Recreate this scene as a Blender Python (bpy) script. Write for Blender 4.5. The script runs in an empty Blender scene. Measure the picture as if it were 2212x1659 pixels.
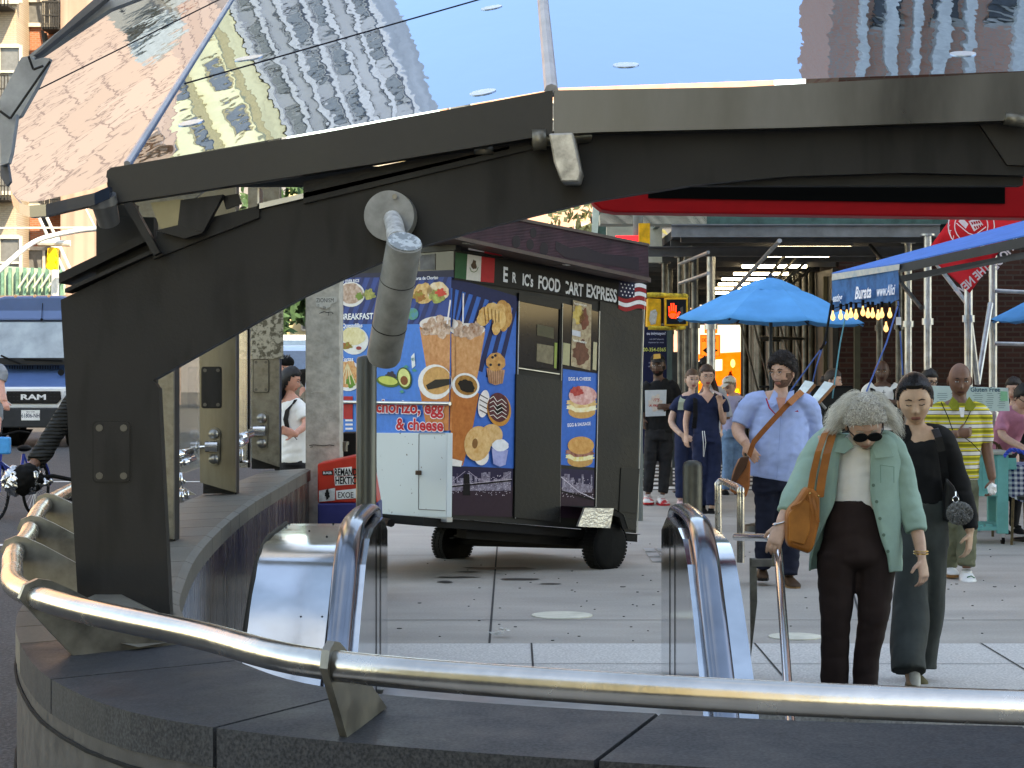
import bpy, bmesh, math, random
from mathutils import Vector, Matrix, noise
R=math.radians; random.seed(7)
SC=bpy.context.scene
V=Vector
# ---------------- camera, sky, sun, exposure ----------------
F=4608.0; HZ=780.0; CX=1106.0; EYE=1.75
cd=bpy.data.cameras.new('camera'); cam=bpy.data.objects.new('camera',cd); SC.collection.objects.link(cam)
cam.location=(0,0,EYE); cam.rotation_euler=(R(90),0,0)
cd.lens=75; cd.sensor_width=36; cd.shift_y=-(829.5-HZ)/2212; cd.clip_start=.1; cd.clip_end=900
SC.camera=cam
w=bpy.data.worlds.new('World'); SC.world=w; w.use_nodes=True
SUN_EL=50; SUN_AZ=148
nt=w.node_tree; bg=nt.nodes['Background']; sky=nt.nodes.new('ShaderNodeTexSky')
sky.sky_type='NISHITA'; sky.sun_disc=False; sky.sun_elevation=R(SUN_EL); sky.sun_rotation=R(SUN_AZ); sky.altitude=10; sky.air_density=1.0; sky.dust_density=.3; sky.ozone_density=2.5
_tc=nt.nodes.new('ShaderNodeTexCoord'); _nz=nt.nodes.new('ShaderNodeTexNoise'); _nz.inputs['Scale'].default_value=5.5; _nz.inputs['Detail'].default_value=9; _nz.inputs['Roughness'].default_value=.62
_cr=nt.nodes.new('ShaderNodeValToRGB'); _cr.color_ramp.elements[0].position=.57; _cr.color_ramp.elements[1].position=.80; _cr.color_ramp.elements[1].color=(.55,.55,.55,1)
_mx=nt.nodes.new('ShaderNodeMix'); _mx.data_type='RGBA'; _mx.inputs[7].default_value=(7.5,7.6,7.8,1)
nt.links.new(_tc.outputs['Generated'],_nz.inputs[0]); nt.links.new(_nz.outputs[0],_cr.inputs[0]); nt.links.new(_cr.outputs[0],_mx.inputs[0]); nt.links.new(sky.outputs[0],_mx.inputs[6])
nt.links.new(_mx.outputs[2],bg.inputs[0]); bg.inputs[1].default_value=.13
sd=bpy.data.lights.new('sun','SUN'); sd.energy=2.1; sd.angle=R(.53); sd.color=(1,.94,.85)
so=bpy.data.objects.new('sun',sd); SC.collection.objects.link(so)
_s=V((math.sin(R(SUN_AZ))*math.cos(R(SUN_EL)),math.cos(R(SUN_AZ))*math.cos(R(SUN_EL)),math.sin(R(SUN_EL))))
so.rotation_euler=_s.to_track_quat('Z','Y').to_euler(); so.location=(0,0,60)
SC.view_settings.view_transform='Standard'; SC.view_settings.look='None'; SC.view_settings.exposure=2.7; SC.view_settings.gamma=1
SC.view_settings.use_curve_mapping=False
SC.view_settings.use_white_balance=True; SC.view_settings.white_balance_temperature=10200; SC.view_settings.white_balance_tint=10
SC.cycles.max_bounces=8; SC.cycles.glossy_bounces=4; SC.cycles.diffuse_bounces=4; SC.cycles.transparent_max_bounces=12
SC.cycles.use_denoising=True; SC.cycles.sample_clamp_indirect=6; SC.cycles.caustics_reflective=False; SC.cycles.caustics_refractive=False

def P(px,py,Y): return V(((px-CX)/F*Y, Y, EYE-(py-HZ)/F*Y))
def S(Y): return F/Y          # picture units per metre at depth Y

# ---------------- materials ----------------
def _n(nt,t,**k):
    n=nt.nodes.new(t)
    for a,b in k.items():
        if a in n.inputs: n.inputs[a].default_value=b
        else: setattr(n,a,b)
    return n
MATS={}
def mat(name,c,r=.6,m=0,var=.12,sc=6,bump=0,bsc=60,emi=0,ec=None,spec=.22,st=(1,1,1),coat=0,rv=.0,c2=None,thr=None,det=6,alpha=1,aniso=0,sss=0):
    if name in MATS: return MATS[name]
    M=bpy.data.materials.new(name); M.use_nodes=True; nt=M.node_tree; b=nt.nodes['Principled BSDF']; L=nt.links.new
    tc=_n(nt,'ShaderNodeTexCoord'); mp=_n(nt,'ShaderNodeMapping'); mp.inputs['Scale'].default_value=st; L(tc.outputs['Object'],mp.inputs[0])
    c=tuple(c[:3])+(1,); b.inputs['Roughness'].default_value=r; b.inputs['Metallic'].default_value=m
    b.inputs['Specular IOR Level'].default_value=spec; b.inputs['Coat Weight'].default_value=coat
    nz=_n(nt,'ShaderNodeTexNoise'); nz.inputs['Scale'].default_value=sc; nz.inputs['Detail'].default_value=det; nz.inputs['Roughness'].default_value=.6; L(mp.outputs[0],nz.inputs[0])
    cr=_n(nt,'ShaderNodeValToRGB'); L(nz.outputs[0],cr.inputs[0])
    lo=tuple(x*(1-var*1.6) for x in c[:3])+(1,); hi=tuple(min(1,x*(1+var*1.6)) for x in c[:3])+(1,)
    if c2: hi=tuple(c2)+(1,); lo=c
    e=cr.color_ramp.elements; e[0].position=.3; e[1].position=.7
    if thr: e[0].position=thr-.03; e[1].position=thr+.03
    e[0].color=lo; e[1].color=hi
    L(cr.outputs[0],b.inputs['Base Color'])
    if rv:
        mr=_n(nt,'ShaderNodeMapRange'); mr.inputs[1].default_value=.3; mr.inputs[2].default_value=.7; mr.inputs[3].default_value=max(0,r-rv); mr.inputs[4].default_value=min(1,r+rv); L(nz.outputs[0],mr.inputs[0]); L(mr.outputs[0],b.inputs['Roughness'])
    if bump:
        n2=_n(nt,'ShaderNodeTexNoise'); n2.inputs['Scale'].default_value=bsc; n2.inputs['Detail'].default_value=4; L(mp.outputs[0],n2.inputs[0])
        bp=_n(nt,'ShaderNodeBump'); bp.inputs['Strength'].default_value=bump; bp.inputs['Distance'].default_value=.01; L(n2.outputs[0],bp.inputs['Height']); L(bp.outputs[0],b.inputs['Normal'])
    if emi: b.inputs['Emission Color'].default_value=tuple(ec or c[:3])+(1,); b.inputs['Emission Strength'].default_value=emi
    if alpha<1: b.inputs['Alpha'].default_value=alpha
    if sss: b.inputs['Subsurface Weight'].default_value=sss; b.inputs['Subsurface Radius'].default_value=(.02,.008,.005); b.inputs['Subsurface Scale'].default_value=.3
    MATS[name]=M; return M
def nodes(M): nt=M.node_tree; return nt,nt.nodes['Principled BSDF'],nt.links.new
def tex_in(nt,st=(1,1,1),rot=(0,0,0),loc=(0,0,0)):
    tc=_n(nt,'ShaderNodeTexCoord'); mp=_n(nt,'ShaderNodeMapping'); mp.inputs['Scale'].default_value=st; mp.inputs['Rotation'].default_value=rot; mp.inputs['Location'].default_value=loc
    nt.links.new(tc.outputs['Object'],mp.inputs[0]); return mp.outputs[0]
def brickmat(name,c1,c2,mo,scale=1,bw=.22,rh=.075,rot=(R(90),0,0),r=.85,ms=.012,bump=.4):
    M=mat(name,c1,r); nt,b,L=nodes(M)
    br=_n(nt,'ShaderNodeTexBrick'); L(tex_in(nt,rot=rot),br.inputs[0])
    br.inputs['Color1'].default_value=tuple(c1)+(1,); br.inputs['Color2'].default_value=tuple(c2)+(1,); br.inputs['Mortar'].default_value=tuple(mo)+(1,)
    br.inputs['Scale'].default_value=scale; br.inputs['Brick Width'].default_value=bw; br.inputs['Row Height'].default_value=rh; br.inputs['Mortar Size'].default_value=ms
    L(br.outputs[0],b.inputs['Base Color'])
    bp=_n(nt,'ShaderNodeBump'); bp.inputs['Strength'].default_value=bump; bp.inputs['Distance'].default_value=.01; bp.invert=True; L(br.outputs['Fac'],bp.inputs['Height']); L(bp.outputs[0],b.inputs['Normal'])
    return M
def speckle(M,cdark,clight,scale=120,lo=.35,hi=.75,mixf=.6,st=(1,1,1)):
    nt,b,L=nodes(M); n=_n(nt,'ShaderNodeTexNoise'); n.inputs['Scale'].default_value=scale; n.inputs['Detail'].default_value=2; L(tex_in(nt,st=st),n.inputs[0])
    cr=_n(nt,'ShaderNodeValToRGB'); e=cr.color_ramp.elements; e[0].position=lo; e[1].position=hi; e[0].color=tuple(cdark)+(1,); e[1].color=tuple(clight)+(1,)
    L(n.outputs[0],cr.inputs[0]); mx=_n(nt,'ShaderNodeMix'); mx.data_type='RGBA'; mx.inputs[0].default_value=mixf
    old=b.inputs['Base Color'].links[0].from_socket; L(old,mx.inputs[6]); L(cr.outputs[0],mx.inputs[7]); L(mx.outputs[2],b.inputs['Base Color']); return M
def streaks(M,dark,light,st,thr=(.45,.6),mixf=1,scale=1):
    return speckle(M,dark,light,scale,thr[0],thr[1],mixf,st)

# ---------------- objects ----------------
COL=SC.collection
def setp(o,label=None,cat=None,group=None,kind=None):
    if label: o['label']=label
    if cat: o['category']=cat
    if group: o['group']=group
    if kind: o['kind']=kind
    return o
def thing(name,label,cat,loc=(0,0,0),group=None):
    o=bpy.data.objects.new(name,None); COL.objects.link(o); o.location=V(loc); o.empty_display_size=.1
    return setp(o,label,cat,group)
def wloc(o):
    l=V(o.location)
    while o.parent: o=o.parent; l+=o.location
    return l
def mk(name,verts,faces,mt,parent=None,smooth=False,midx=None,loc=None,ang=None):
    me=bpy.data.meshes.new(name); off=wloc(parent) if parent else (V(loc) if loc is not None else V((0,0,0)))
    me.from_pydata([tuple(V(v)-off) for v in verts],[],faces)
    for m in (mt if isinstance(mt,(list,tuple)) else [mt]): me.materials.append(m)
    if midx: me.polygons.foreach_set('material_index',midx)
    if smooth: me.polygons.foreach_set('use_smooth',[True]*len(me.polygons))
    me.update()
    if smooth and ang: me.set_sharp_from_angle(angle=R(ang))
    o=bpy.data.objects.new(name,me); COL.objects.link(o)
    if parent: o.parent=parent
    elif loc is not None: o.location=loc
    return o
class G:
    def __init__(s): s.v=[]; s.f=[]; s.m=[]; s.cur=0
    def add(s,v,f):
        b=len(s.v); s.v+=[V(x) for x in v]; s.f+=[tuple(i+b for i in q) for q in f]; s.m+=[s.cur]*len(f); return s
    def box(s,c,d,rot=None,taper=1):
        hx,hy,hz=d[0]/2,d[1]/2,d[2]/2
        vs=[V((x*hx*(taper if z>0 else 1),y*hy*(taper if z>0 else 1),z*hz)) for z in(-1,1) for x,y in((-1,-1),(1,-1),(1,1),(-1,1))]
        if rot is not None: vs=[rot@v for v in vs]
        return s.add([v+V(c) for v in vs],[(3,2,1,0),(4,5,6,7),(0,1,5,4),(1,2,6,5),(2,3,7,6),(3,0,4,7)])
    def b2(s,a,b): # box from corner to corner
        a=V(a);b=V(b); return s.box((a+b)/2,[abs(x) for x in (b-a)])
    def hexa(s,q,e): # quad (4 pts) extruded by vector e
        q=[V(x) for x in q]; e=V(e); return s.add(q+[x+e for x in q],[(3,2,1,0),(4,5,6,7),(0,1,5,4),(1,2,6,5),(2,3,7,6),(3,0,4,7)])
    def prism(s,poly,e):
        n=len(poly); q=[V(x) for x in poly]; e=V(e)
        return s.add(q+[x+e for x in q],[tuple(range(n-1,-1,-1)),tuple(range(n,2*n))]+[(i,(i+1)%n,n+(i+1)%n,n+i) for i in range(n)])
    def poly(s,p): return s.add(p,[tuple(range(len(p)))])
    def tube(s,pts,r,n=10,caps=True,flat=1,up=None):
        pts=[V(p) for p in pts]; k=len(pts); rs=r if isinstance(r,(list,tuple)) else [r]*k
        vs=[];prev=None
        for i,p in enumerate(pts):
            t=(pts[min(i+1,k-1)]-pts[max(i-1,0)])
            if t.length<1e-9: t=V((0,0,1))
            t.normalize()
            if prev is None:
                u=V(up) if up else (V((0,0,1)) if abs(t.z)<.9 else V((0,1,0)))
            else: u=prev
            u=(u-t*u.dot(t))
            if u.length<1e-6: u=t.orthogonal()
            u.normalize(); prev=u; w=t.cross(u)
            a=rs[i]; ra,rb=(a if isinstance(a,(tuple,list)) else (a,a*flat))
            for j in range(n):
                q=2*math.pi*j/n; vs.append(p+u*(math.cos(q)*ra)+w*(math.sin(q)*rb))
        fs=[(i*n+j,i*n+(j+1)%n,(i+1)*n+(j+1)%n,(i+1)*n+j) for i in range(k-1) for j in range(n)]
        if caps: fs+=[tuple(range(n-1,-1,-1)),tuple((k-1)*n+j for j in range(n))]
        return s.add(vs,fs)
    def cyl(s,a,b,r,n=16,r2=None): return s.tube([a,b],[r,r if r2 is None else r2],n)
    def lathe(s,o,ax,prof,n=20):
        o=V(o);ax=V(ax).normalized(); return s.tube([o+ax*h for h,_ in prof],[max(r,1e-4) for _,r in prof],n)
    def disc(s,c,nrm,r,n=20,t=.002,up=None,r2=None):
        c=V(c);nrm=V(nrm).normalized(); return s.tube([c,c+nrm*t],[(r,r2 or r)]*2,n,up=up)
    def ball(s,c,r,n=12,m=8,sc=(1,1,1),rot=None):
        c=V(c);vs=[];
        for i in range(1,m):
            a=math.pi*i/m
            for j in range(n):
                q=2*math.pi*j/n; v=V((math.sin(a)*math.cos(q)*r*sc[0],math.sin(a)*math.sin(q)*r*sc[1],math.cos(a)*r*sc[2])); vs.append(c+(rot@v if rot else v))
        t=V((0,0,r*sc[2]));t=rot@t if rot else t; vs+=[c+t,c-t]; T=len(vs)-2;B=T+1
        fs=[(i*n+j,(i+1)*n+j,(i+1)*n+(j+1)%n,i*n+(j+1)%n) for i in range(m-2) for j in range(n)]
        fs+=[(T,j,(j+1)%n) for j in range(n)]+[(B,(m-2)*n+(j+1)%n,(m-2)*n+j) for j in range(n)]
        return s.add(vs,fs)
    def ribbon(s,pts,wv,th=.004): # strap: pts centre line, wv = width vector(s)
        pts=[V(p) for p in pts]; k=len(pts); ws=wv if isinstance(wv,list) else [V(wv)]*k; vs=[]
        for i,p in enumerate(pts):
            t=(pts[min(i+1,k-1)]-pts[max(i-1,0)]).normalized(); w=V(ws[i]); nn=t.cross(w).normalized()*th/2
            vs+=[p-w/2-nn,p+w/2-nn,p+w/2+nn,p-w/2+nn]
        fs=[(i*4+j,i*4+(j+1)%4,i*4+4+(j+1)%4,i*4+4+j) for i in range(k-1) for j in range(4)]+[(3,2,1,0),tuple((k-1)*4+j for j in range(4))]
        return s.add(vs,fs)
    def o(s,name,mt,parent=None,smooth=False,label=None,cat=None,group=None,kind=None,loc=None,ang=40,bev=0):
        ob=mk(name,s.v,s.f,mt,parent,smooth,s.m if isinstance(mt,(list,tuple)) else None,loc,ang)
        bm=bmesh.new(); bm.from_mesh(ob.data); bmesh.ops.recalc_face_normals(bm,faces=bm.faces)
        bm.to_mesh(ob.data); bm.free()
        if bev:
            md=ob.modifiers.new('bevel','BEVEL'); md.width=bev; md.segments=2; md.limit_method='ANGLE'; md.angle_limit=R(35)
        return setp(ob,label,cat,group,kind)
def crv(pts,n=8):
    """smooth Catmull-Rom through points (any dimension)"""
    out=[];k=len(pts)
    for i in range(k-1):
        p0=pts[max(i-1,0)];p1=pts[i];p2=pts[i+1];p3=pts[min(i+2,k-1)]
        for j in range(n):
            t=j/n; out.append(tuple(.5*((2*b)+(-a+c)*t+(2*a-5*b+4*c-d)*t*t+(-a+3*b-3*c+d)*t**3) for a,b,c,d in zip(p0,p1,p2,p3)))
    out.append(tuple(pts[-1])); return out
def fr(o,x,y):
    """frame: origin, x unit, y unit -> 4x4; z is the normal"""
    x=V(x);y=V(y);z=x.cross(y).normalized(); m=Matrix.Identity(4)
    for i,c in enumerate((x,y,z,V(o))):
        for k in range(3): m[k][i]=c[k]
    return m
_f={}
def text_geo(txt,size,M,bold=.0,ext=.002,sx=1,al='LEFT',shear=0,mirror=False,sp=1):
    cu=bpy.data.curves.new('t','FONT'); cu.body=txt; cu.size=size; cu.align_x=al; cu.offset=bold*size; cu.shear=shear; cu.resolution_u=3; cu.space_character=sp
    ob=bpy.data.objects.new('t',cu); COL.objects.link(ob); dg=bpy.context.evaluated_depsgraph_get(); me=bpy.data.meshes.new_from_object(ob.evaluated_get(dg))
    vs=[M@V(((-1 if mirror else 1)*v.co.x*sx,v.co.y,ext)) for v in me.vertices]; fs=[tuple(p.vertices) for p in me.polygons]
    bpy.data.objects.remove(ob); bpy.data.curves.remove(cu); bpy.data.meshes.remove(me)
    return vs,fs
def text(txt,size,M,mt,parent,name='lettering',**k):
    g=G(); vs,fs=text_geo(txt,size,M,**k)
    g.add(vs,fs); return mk(name,g.v,g.f,mt,parent)
def copytree(o,parent=None):
    c=o.copy(); COL.objects.link(c); c.parent=parent
    for ch in list(o.children): copytree(ch,c)
    return c
# shared materials
STEEL=mat('brushed_steel',(.62,.60,.57),.27,1,.08,3,bump=.05,bsc=4,st=(1,1,40),rv=.07)
TUBE=mat('satin_steel_tube',(.46,.44,.41),.24,1,.12,8,bump=.04,bsc=90,rv=.07)
MIRR=mat('mirror_steel',(.50,.53,.57),.12,1,.12,3,bump=.14,bsc=2.0,rv=.05)
DARKM=mat('dark_weathered_steel',(.0155,.0148,.0145),.55,.0,.16,3.5,bump=.05,bsc=120,rv=.1)
streaks(DARKM,(.006,.0057,.0055),(.022,.021,.0205),(2.2,2.2,.5),(.32,.5),.45,6); nodes(DARKM)[1].inputs['Specular IOR Level'].default_value=.2
OLDM=mat('stained_steel',(.16,.148,.122),.45,.7,.3,14,bump=.12,bsc=90,rv=.12)
BLACK=mat('black_rubber',(.007,.007,.007),.75,0,.2,20,spec=.1)
BLKP=mat('black_paint',(.009,.009,.010),.4,spec=.15)
WHITE=mat('white_paint',(.75,.75,.73),.5)
GALV=mat('galvanised_pipe',(.42,.43,.44),.38,.8,.2,9,rv=.1)
# ================= GROUND =================
CONC=mat('pavement_concrete',(.37,.335,.293),.75,var=.16,sc=.7,st=(1,2.5,1),bump=.15,bsc=90,rv=.12)
speckle(CONC,(.24,.23,.22),(.42,.4,.38),55,.3,.7,.35)
ASPH=mat('asphalt',(.042,.042,.044),.85,var=.2,sc=1.5,bump=1.0,bsc=55)
speckle(ASPH,(.035,.035,.036),(.14,.14,.14),48,.45,.75,.6)
GRAN=mat('light_granite',(.56,.54,.51),.6,var=.05,sc=3,bump=.05,bsc=120)
speckle(GRAN,(.32,.31,.3),(.68,.66,.63),70,.35,.65,.65)
KERB=mat('kerb_stone',(.3,.29,.28),.8,var=.12,sc=3,bump=.2)
JOINT=mat('dark_joint',(.05,.05,.05),.9)
PAINTW=mat('road_paint',(.62,.62,.6),.7,var=.15,sc=9)
g=G(); g.b2((-400,-60,-1.2),(-1.985,600,-.12)); g.b2((-1.985,28.9,-1.2),(400,37,-.12)); g.b2((-1.985,37,-1.2),(6,600,-.125)); g.b2((6,100,-1.2),(400,600,-.12)); g.b2((-1.985,-60,-1.3),(400,28.9,-1.21))
g.o('road',ASPH,kind='structure')
g=G()
g.b2((-1.85,-60,-.2),(40,4.6,0)); g.b2((-1.85,13.2,-.2),(40,28.75,0)); g.b2((5,4.6,-.2),(40,13.2,0)); g.b2((-1.85,4.6,-.2),(-1.42,13.2,0)); g.b2((6.1,37,-.2),(60,100,0))
g.o('pavement',CONC,kind='structure')
g=G(); g.b2((-1.42,11.35,-.2),(5,13.2,.003)); g.o('granite_strip',GRAN,kind='structure')
g=G(); g.b2((-1.985,-60,-.2),(-1.85,28.9,.004)); g.b2((-1.85,28.75,-.2),(60,28.9,.004)); g.b2((5.95,37,-.2),(6.1,100,.004)); g.o('kerb',KERB,kind='structure')
g=G()
for a,b,c,d in ((-1.42,5,13.19,13.2),):
    pass
def line(x0,y0,x1,y1,w=.012,z=.004):
    d=V((x1-x0,y1-y0,0)).normalized(); n=V((-d.y,d.x,0))*w/2; a=V((x0,y0,z)); b=V((x1,y1,z)); g.poly([a-n,b-n,b+n,a+n])
line(-.14,13.2,-.14,28.7,.014); line(2.2,13.2,4.2,28.7,.014); line(5.6,13.2,9.5,28.7,.014)
for y in (14.4,19.2,24): line(-1.85,y,14,y,.012)
for x in (.12,1.5,2.9,4.3): line(x-.4*0,11.35,x,13.2,.012,.007)
line(-1.42,12.3,5,12.3,.01,.007)
g.o('pavement_joint',JOINT,kind='structure')
g=G()
for i in range(9): g.b2((1.3,27.5+1.1*i+1.5,-.12),(6.3,27.98+1.1*i+1.5,-.114))
for i in range(6): g.b2((-12,29.4+.01*i,-.119),(-12.4,29.5,-.1185)) if i==0 else None
g.b2((-12,33,-.12),(-4,33.12,-.115)); g.b2((-14,21.6,-.12),(-4.3,21.75,-.115)); g.b2((-7.0,44,-.12),(-6.9,60,-.115)); g.b2((-3.9,24,-.12),(-2.6,24.14,-.115))
g.o('road_marking',PAINTW,kind='structure')
# light round covers and stains set in the pavement
LB=mat('light_cover_disc',(.62,.6,.5),.5)
for i,(px,py,rx,lb) in enumerate(((1214,1330,.21,'pale round disc in the paving between the two escalator handrails'),(1718,1376,.17,'pale grey round disc in the paving behind the stair handrail'))):
    Y=EYE*F/(py-HZ); g=G(); c=P(px,py,Y); c.z=.001; g.disc(c,(0,0,1),rx,28,.006); g.o('ground_disc',LB,kind=None,label=lb,cat='disc',group='pale discs in the paving')
g=G()
rng=random.Random(3)
for i in range(260):
    x=rng.uniform(-.9,6.5); y=rng.uniform(13.3,24)
    g.disc((x,y,.001),(0,0,1),rng.uniform(.005,.011) if i>46 else rng.uniform(.008,.022),7,.004)
for (px,py,a,b) in ((985,1248,.28,.03),(960,1258,.1,.05),(1120,1252,.22,.05),(1075,1228,.5,.06),(1010,1236,.16,.03),(1190,1262,.15,.02)):
    Y=EYE*F/(py-HZ); c=P(px,py,Y); pts=[]
    for k in range(14):
        q=2*math.pi*k/14; rr=.7+.45*rng.random(); pts.append(V((c.x+.7*a*rr*math.cos(q),c.y+b*1.8*rr*math.sin(q),.005)))
    g.poly(pts)
g.o('pavement_stain',mat('damp_stain',(.06,.058,.055),.5),kind='stuff')
g=G()
for i in range(5):
    c=P(1072+i*4,1376+rng.uniform(-3,3),13.5); c.z=.02+.01*i; g.poly([c+V((rng.uniform(-.06,.06),rng.uniform(-.06,.06),rng.uniform(-.012,.02))) for k in range(4)])
g.o('paper_scrap',WHITE,label='crumpled white scrap of paper on the paving joint',cat='litter')
g=G(); c=P(1425,1200,19.2); c.z=.004
for k in range(2):
    for j in range(3): g.box(c+V((k*.12-.06,j*.5-.5,.002)),(.1,.35,.006))
g.o('drain_grate',GALV,label='small metal grate plates let into the paving right of the cart',cat='grate')

# ================= BUILDINGS =================
WGL=mat('window_glass',(.13,.14,.15),.25,0,spec=.6)
FRM=mat('window_frame_pale',(.5,.48,.44),.6)
def facade(name,label,x0,x1,y,h,mt,depth=14,nx=6,nz=8,ww=1.1,wh=1.8,z0=4,dz=3.4,frame=FRM,corn=True,fe=None,group=None,pil=None,band=None,yaw=0):
    t=thing(name,label,'building',(x0 if yaw==0 else x0,y,0),group)
    g=G(); g.b2((x0,y,-.3),(x1,y+depth,h)); g.o('wall',mt,t)
    if corn:
        g=G(); g.b2((x0-.35,y-.45,h-.9),(x1+.35,y-.003,h-.3)); g.b2((x0-.2,y-.3,h-1.3),(x1+.2,y-.003,h-.9)); g.o('cornice',frame,t)
    if nx:
        s=(x1-x0)/nx; proto=None
        for i in range(nx):
            for k in range(nz):
                c=V((x0+s*(i+.5),y,z0+dz*k+wh/2))
                if c.z>h-2: continue
                if proto is None:
                    g=G(); g.cur=0
                    for a,b,cc,d in ((-ww/2-.1,-ww/2,-wh/2-.1,wh/2+.1),(ww/2,ww/2+.1,-wh/2-.1,wh/2+.1),(-ww/2,ww/2,wh/2,wh/2+.14),(-ww/2,ww/2,-wh/2-.14,-wh/2),(-ww/2,ww/2,-.04,.04)):
                        g.b2(c+V((a,-.12,cc)),c+V((b,-.003,d)))
                    g.cur=1; g.b2(c+V((-ww/2,-.03,-wh/2)),c+V((ww/2,-.002,wh/2)))
                    proto=g.o('window',[frame,WGL],t); p0=c
                else:
                    o=proto.copy(); COL.objects.link(o); o.parent=t; o.location=V(proto.location)+c-p0
    if pil:
        g=G()
        for i in range(pil[0]+1):
            x=x0+(x1-x0)*i/pil[0]; g.b2((x-pil[1]/2,y-.3,4),(x+pil[1]/2,y-.004,h-1.3))
        g.o('pilaster',pil[2],t,kind='stuff' if False else None)
    if fe:
        IR=mat('black_iron',(.03,.03,.03),.6)
        for k in range(fe[2]):
            g=G(); z=z0-.4+dz*k; a,b=fe[0],fe[1]
            g.b2((a,y-1.2,z),(b,y-.01,z+.08))
            for x in [a+(b-a)*i/10 for i in range(11)]: g.b2((x-.02,y-1.2,z),(x+.02,y-1.16,z+1))
            g.b2((a,y-1.22,z+.96),(b,y-1.14,z+1.02)); g.b2((a,y-1.22,z+.48),(b,y-1.15,z+.52))
            for s in(0,.5): g.hexa([(a+.4+s*.0,y-.9+s,z+.08),(a+.5,y-.9+s,z+.08),(b-.6,y-.9+s,z+dz),(b-.7,y-.9+s,z+dz)],(0,.05,0))
            g.o('fire_escape',IR,t)
    return t
BR_O=brickmat('orange_brick',(.36,.11,.06),(.42,.15,.085),(.3,.2,.16))
BR_W=brickmat('pale_brick',(.38,.31,.25),(.42,.36,.29),(.3,.26,.22))
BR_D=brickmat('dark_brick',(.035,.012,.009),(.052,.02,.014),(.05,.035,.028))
BR_R=brickmat('red_brick',(.72,.34,.24),(.76,.40,.30),(.5,.44,.38))
CREAM=mat('cream_render',(.62,.56,.36),.8,sc=.3)
GREYT=mat('grey_tower_stone',(.24,.25,.28),.6,sc=.2)
NET=mat('scaffold_netting',(.36,.25,.21),.8,var=.1,sc=.6)
streaks(NET,(.24,.16,.13),(.42,.31,.26),(3,3,.1),(.4,.6),.5)
TEAL=mat('green_hoarding',(.10,.22,.17),.6,var=.25,sc=5)
PALE=brickmat('pale_terracotta',(.80,.50,.36),(.72,.44,.31),(.42,.25,.19),bw=2.6,rh=.95,ms=.05,bump=0)
Yb=76
def X(px,Y): return (px-CX)/F*Y
facade('brick_building','pale brick apartment building with a black fire escape at the left edge',-19.2,X(36,Yb),Yb,27,BR_W,nx=2,nz=11,ww=1.0,wh=1.7,z0=4.4,fe=(X(-40,Yb),X(34,Yb),6))
facade('brick_building','orange brick apartment building with an iron fire escape behind the traffic signal',X(37,Yb),X(117,Yb),Yb+2,27,BR_O,nx=2,nz=11,ww=.8,wh=1.6,z0=4.2,dz=3.3,fe=(X(80,Yb),X(116,Yb),6))
facade('netted_building','building wrapped in pinkish scaffold netting left of the steel arch',X(118,Yb),X(250,Yb),Yb+1,28,NET,nx=0,corn=False)
t=facade('brick_building','tall terracotta brick building mirrored in the left canopy pane',-60,-19.6,Yb+4,40,PALE,nx=0,nz=9,ww=.9,wh=1.2,frame=mat('peach_trim',(.42,.26,.18),.7))
facade('tower','cream tower mirrored in the canopy glass',-46,-23.8,122,88,CREAM,nx=9,nz=24,ww=1.1,wh=1.9,z0=8,frame=mat('tan_trim',(.35,.28,.16),.7),pil=(7,.5,mat('tan_trim2',(.33,.27,.15),.7)))
facade('tower','grey stone tower mirrored beside the cream one',-23.5,-15,128,105,GREYT,nx=4,nz=20,ww=1.2,wh=2,z0=40,frame=mat('grey_trim',(.2,.21,.23),.6),pil=(6,.35,mat('grey_trim2',(.33,.34,.38),.6)))
facade('apartment_building','pink sunlit apartment block rising behind the tree over the cart roof',-4,14.5,118,30,mat('pink_render',(.62,.35,.27),.8,sc=1),nx=8,nz=8)
facade('low_building','pale low building closing the avenue behind the trees',-26,-5,150,16,CREAM,nx=8,nz=4)
# dark brick corner building behind the pavement shed
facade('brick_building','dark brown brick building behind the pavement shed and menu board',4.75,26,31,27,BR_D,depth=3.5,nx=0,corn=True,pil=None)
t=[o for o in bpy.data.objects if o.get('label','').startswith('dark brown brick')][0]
g=G(); g.b2((4.735,30.96,9.5),(26,34.49,26.2)); g.o('upper_wall',BR_R,t)  # brick paled here: the sunlight it lacks is put into its colour
g=G()
for i,x in enumerate((5.15,5.55,6.0,6.35,6.8,7.6)): g.b2((x,30.7,9.6),(x+(.12,.2,.14,.22,.15,.2)[i],30.955,25.5))
g.o('pilaster',mat('pilaster_stone',(.75,.74,.70),.7),t)
for x in (5.4,6.3,7.2,8.3,9.5):
    for z in (9,13,17,21):
        g=G(); g.cur=1; g.b2((x,30.9,z),(x+.42,30.955,z+2.2)); g.cur=0; g.b2((x-.06,30.85,z-.12),(x+.48,30.955,z)); g.b2((x-.06,30.85,z+2.2),(x+.48,30.955,z+2.32)); g.o('window',[FRM,WGL],t)
# unseen tower put behind the viewer and sized to keep the sun off the square
facade('shade_tower','grey office tower across the street behind the viewer',3,70,-42,100,GREYT,depth=27,nx=0,corn=False)
t=[o for o in bpy.data.objects if o.get('label','').startswith('grey office')][0]
g=G()
for k in range(26): g.b2((3.2,-15.0,4+3.6*k),(69.8,-14.9,5.9+3.6*k))
g.o('window_band',WGL,t)
facade('brick_building','cream block across the street behind the viewer, left',-60,-16,-34,26,CREAM,depth=20,nx=0,corn=False)

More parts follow.
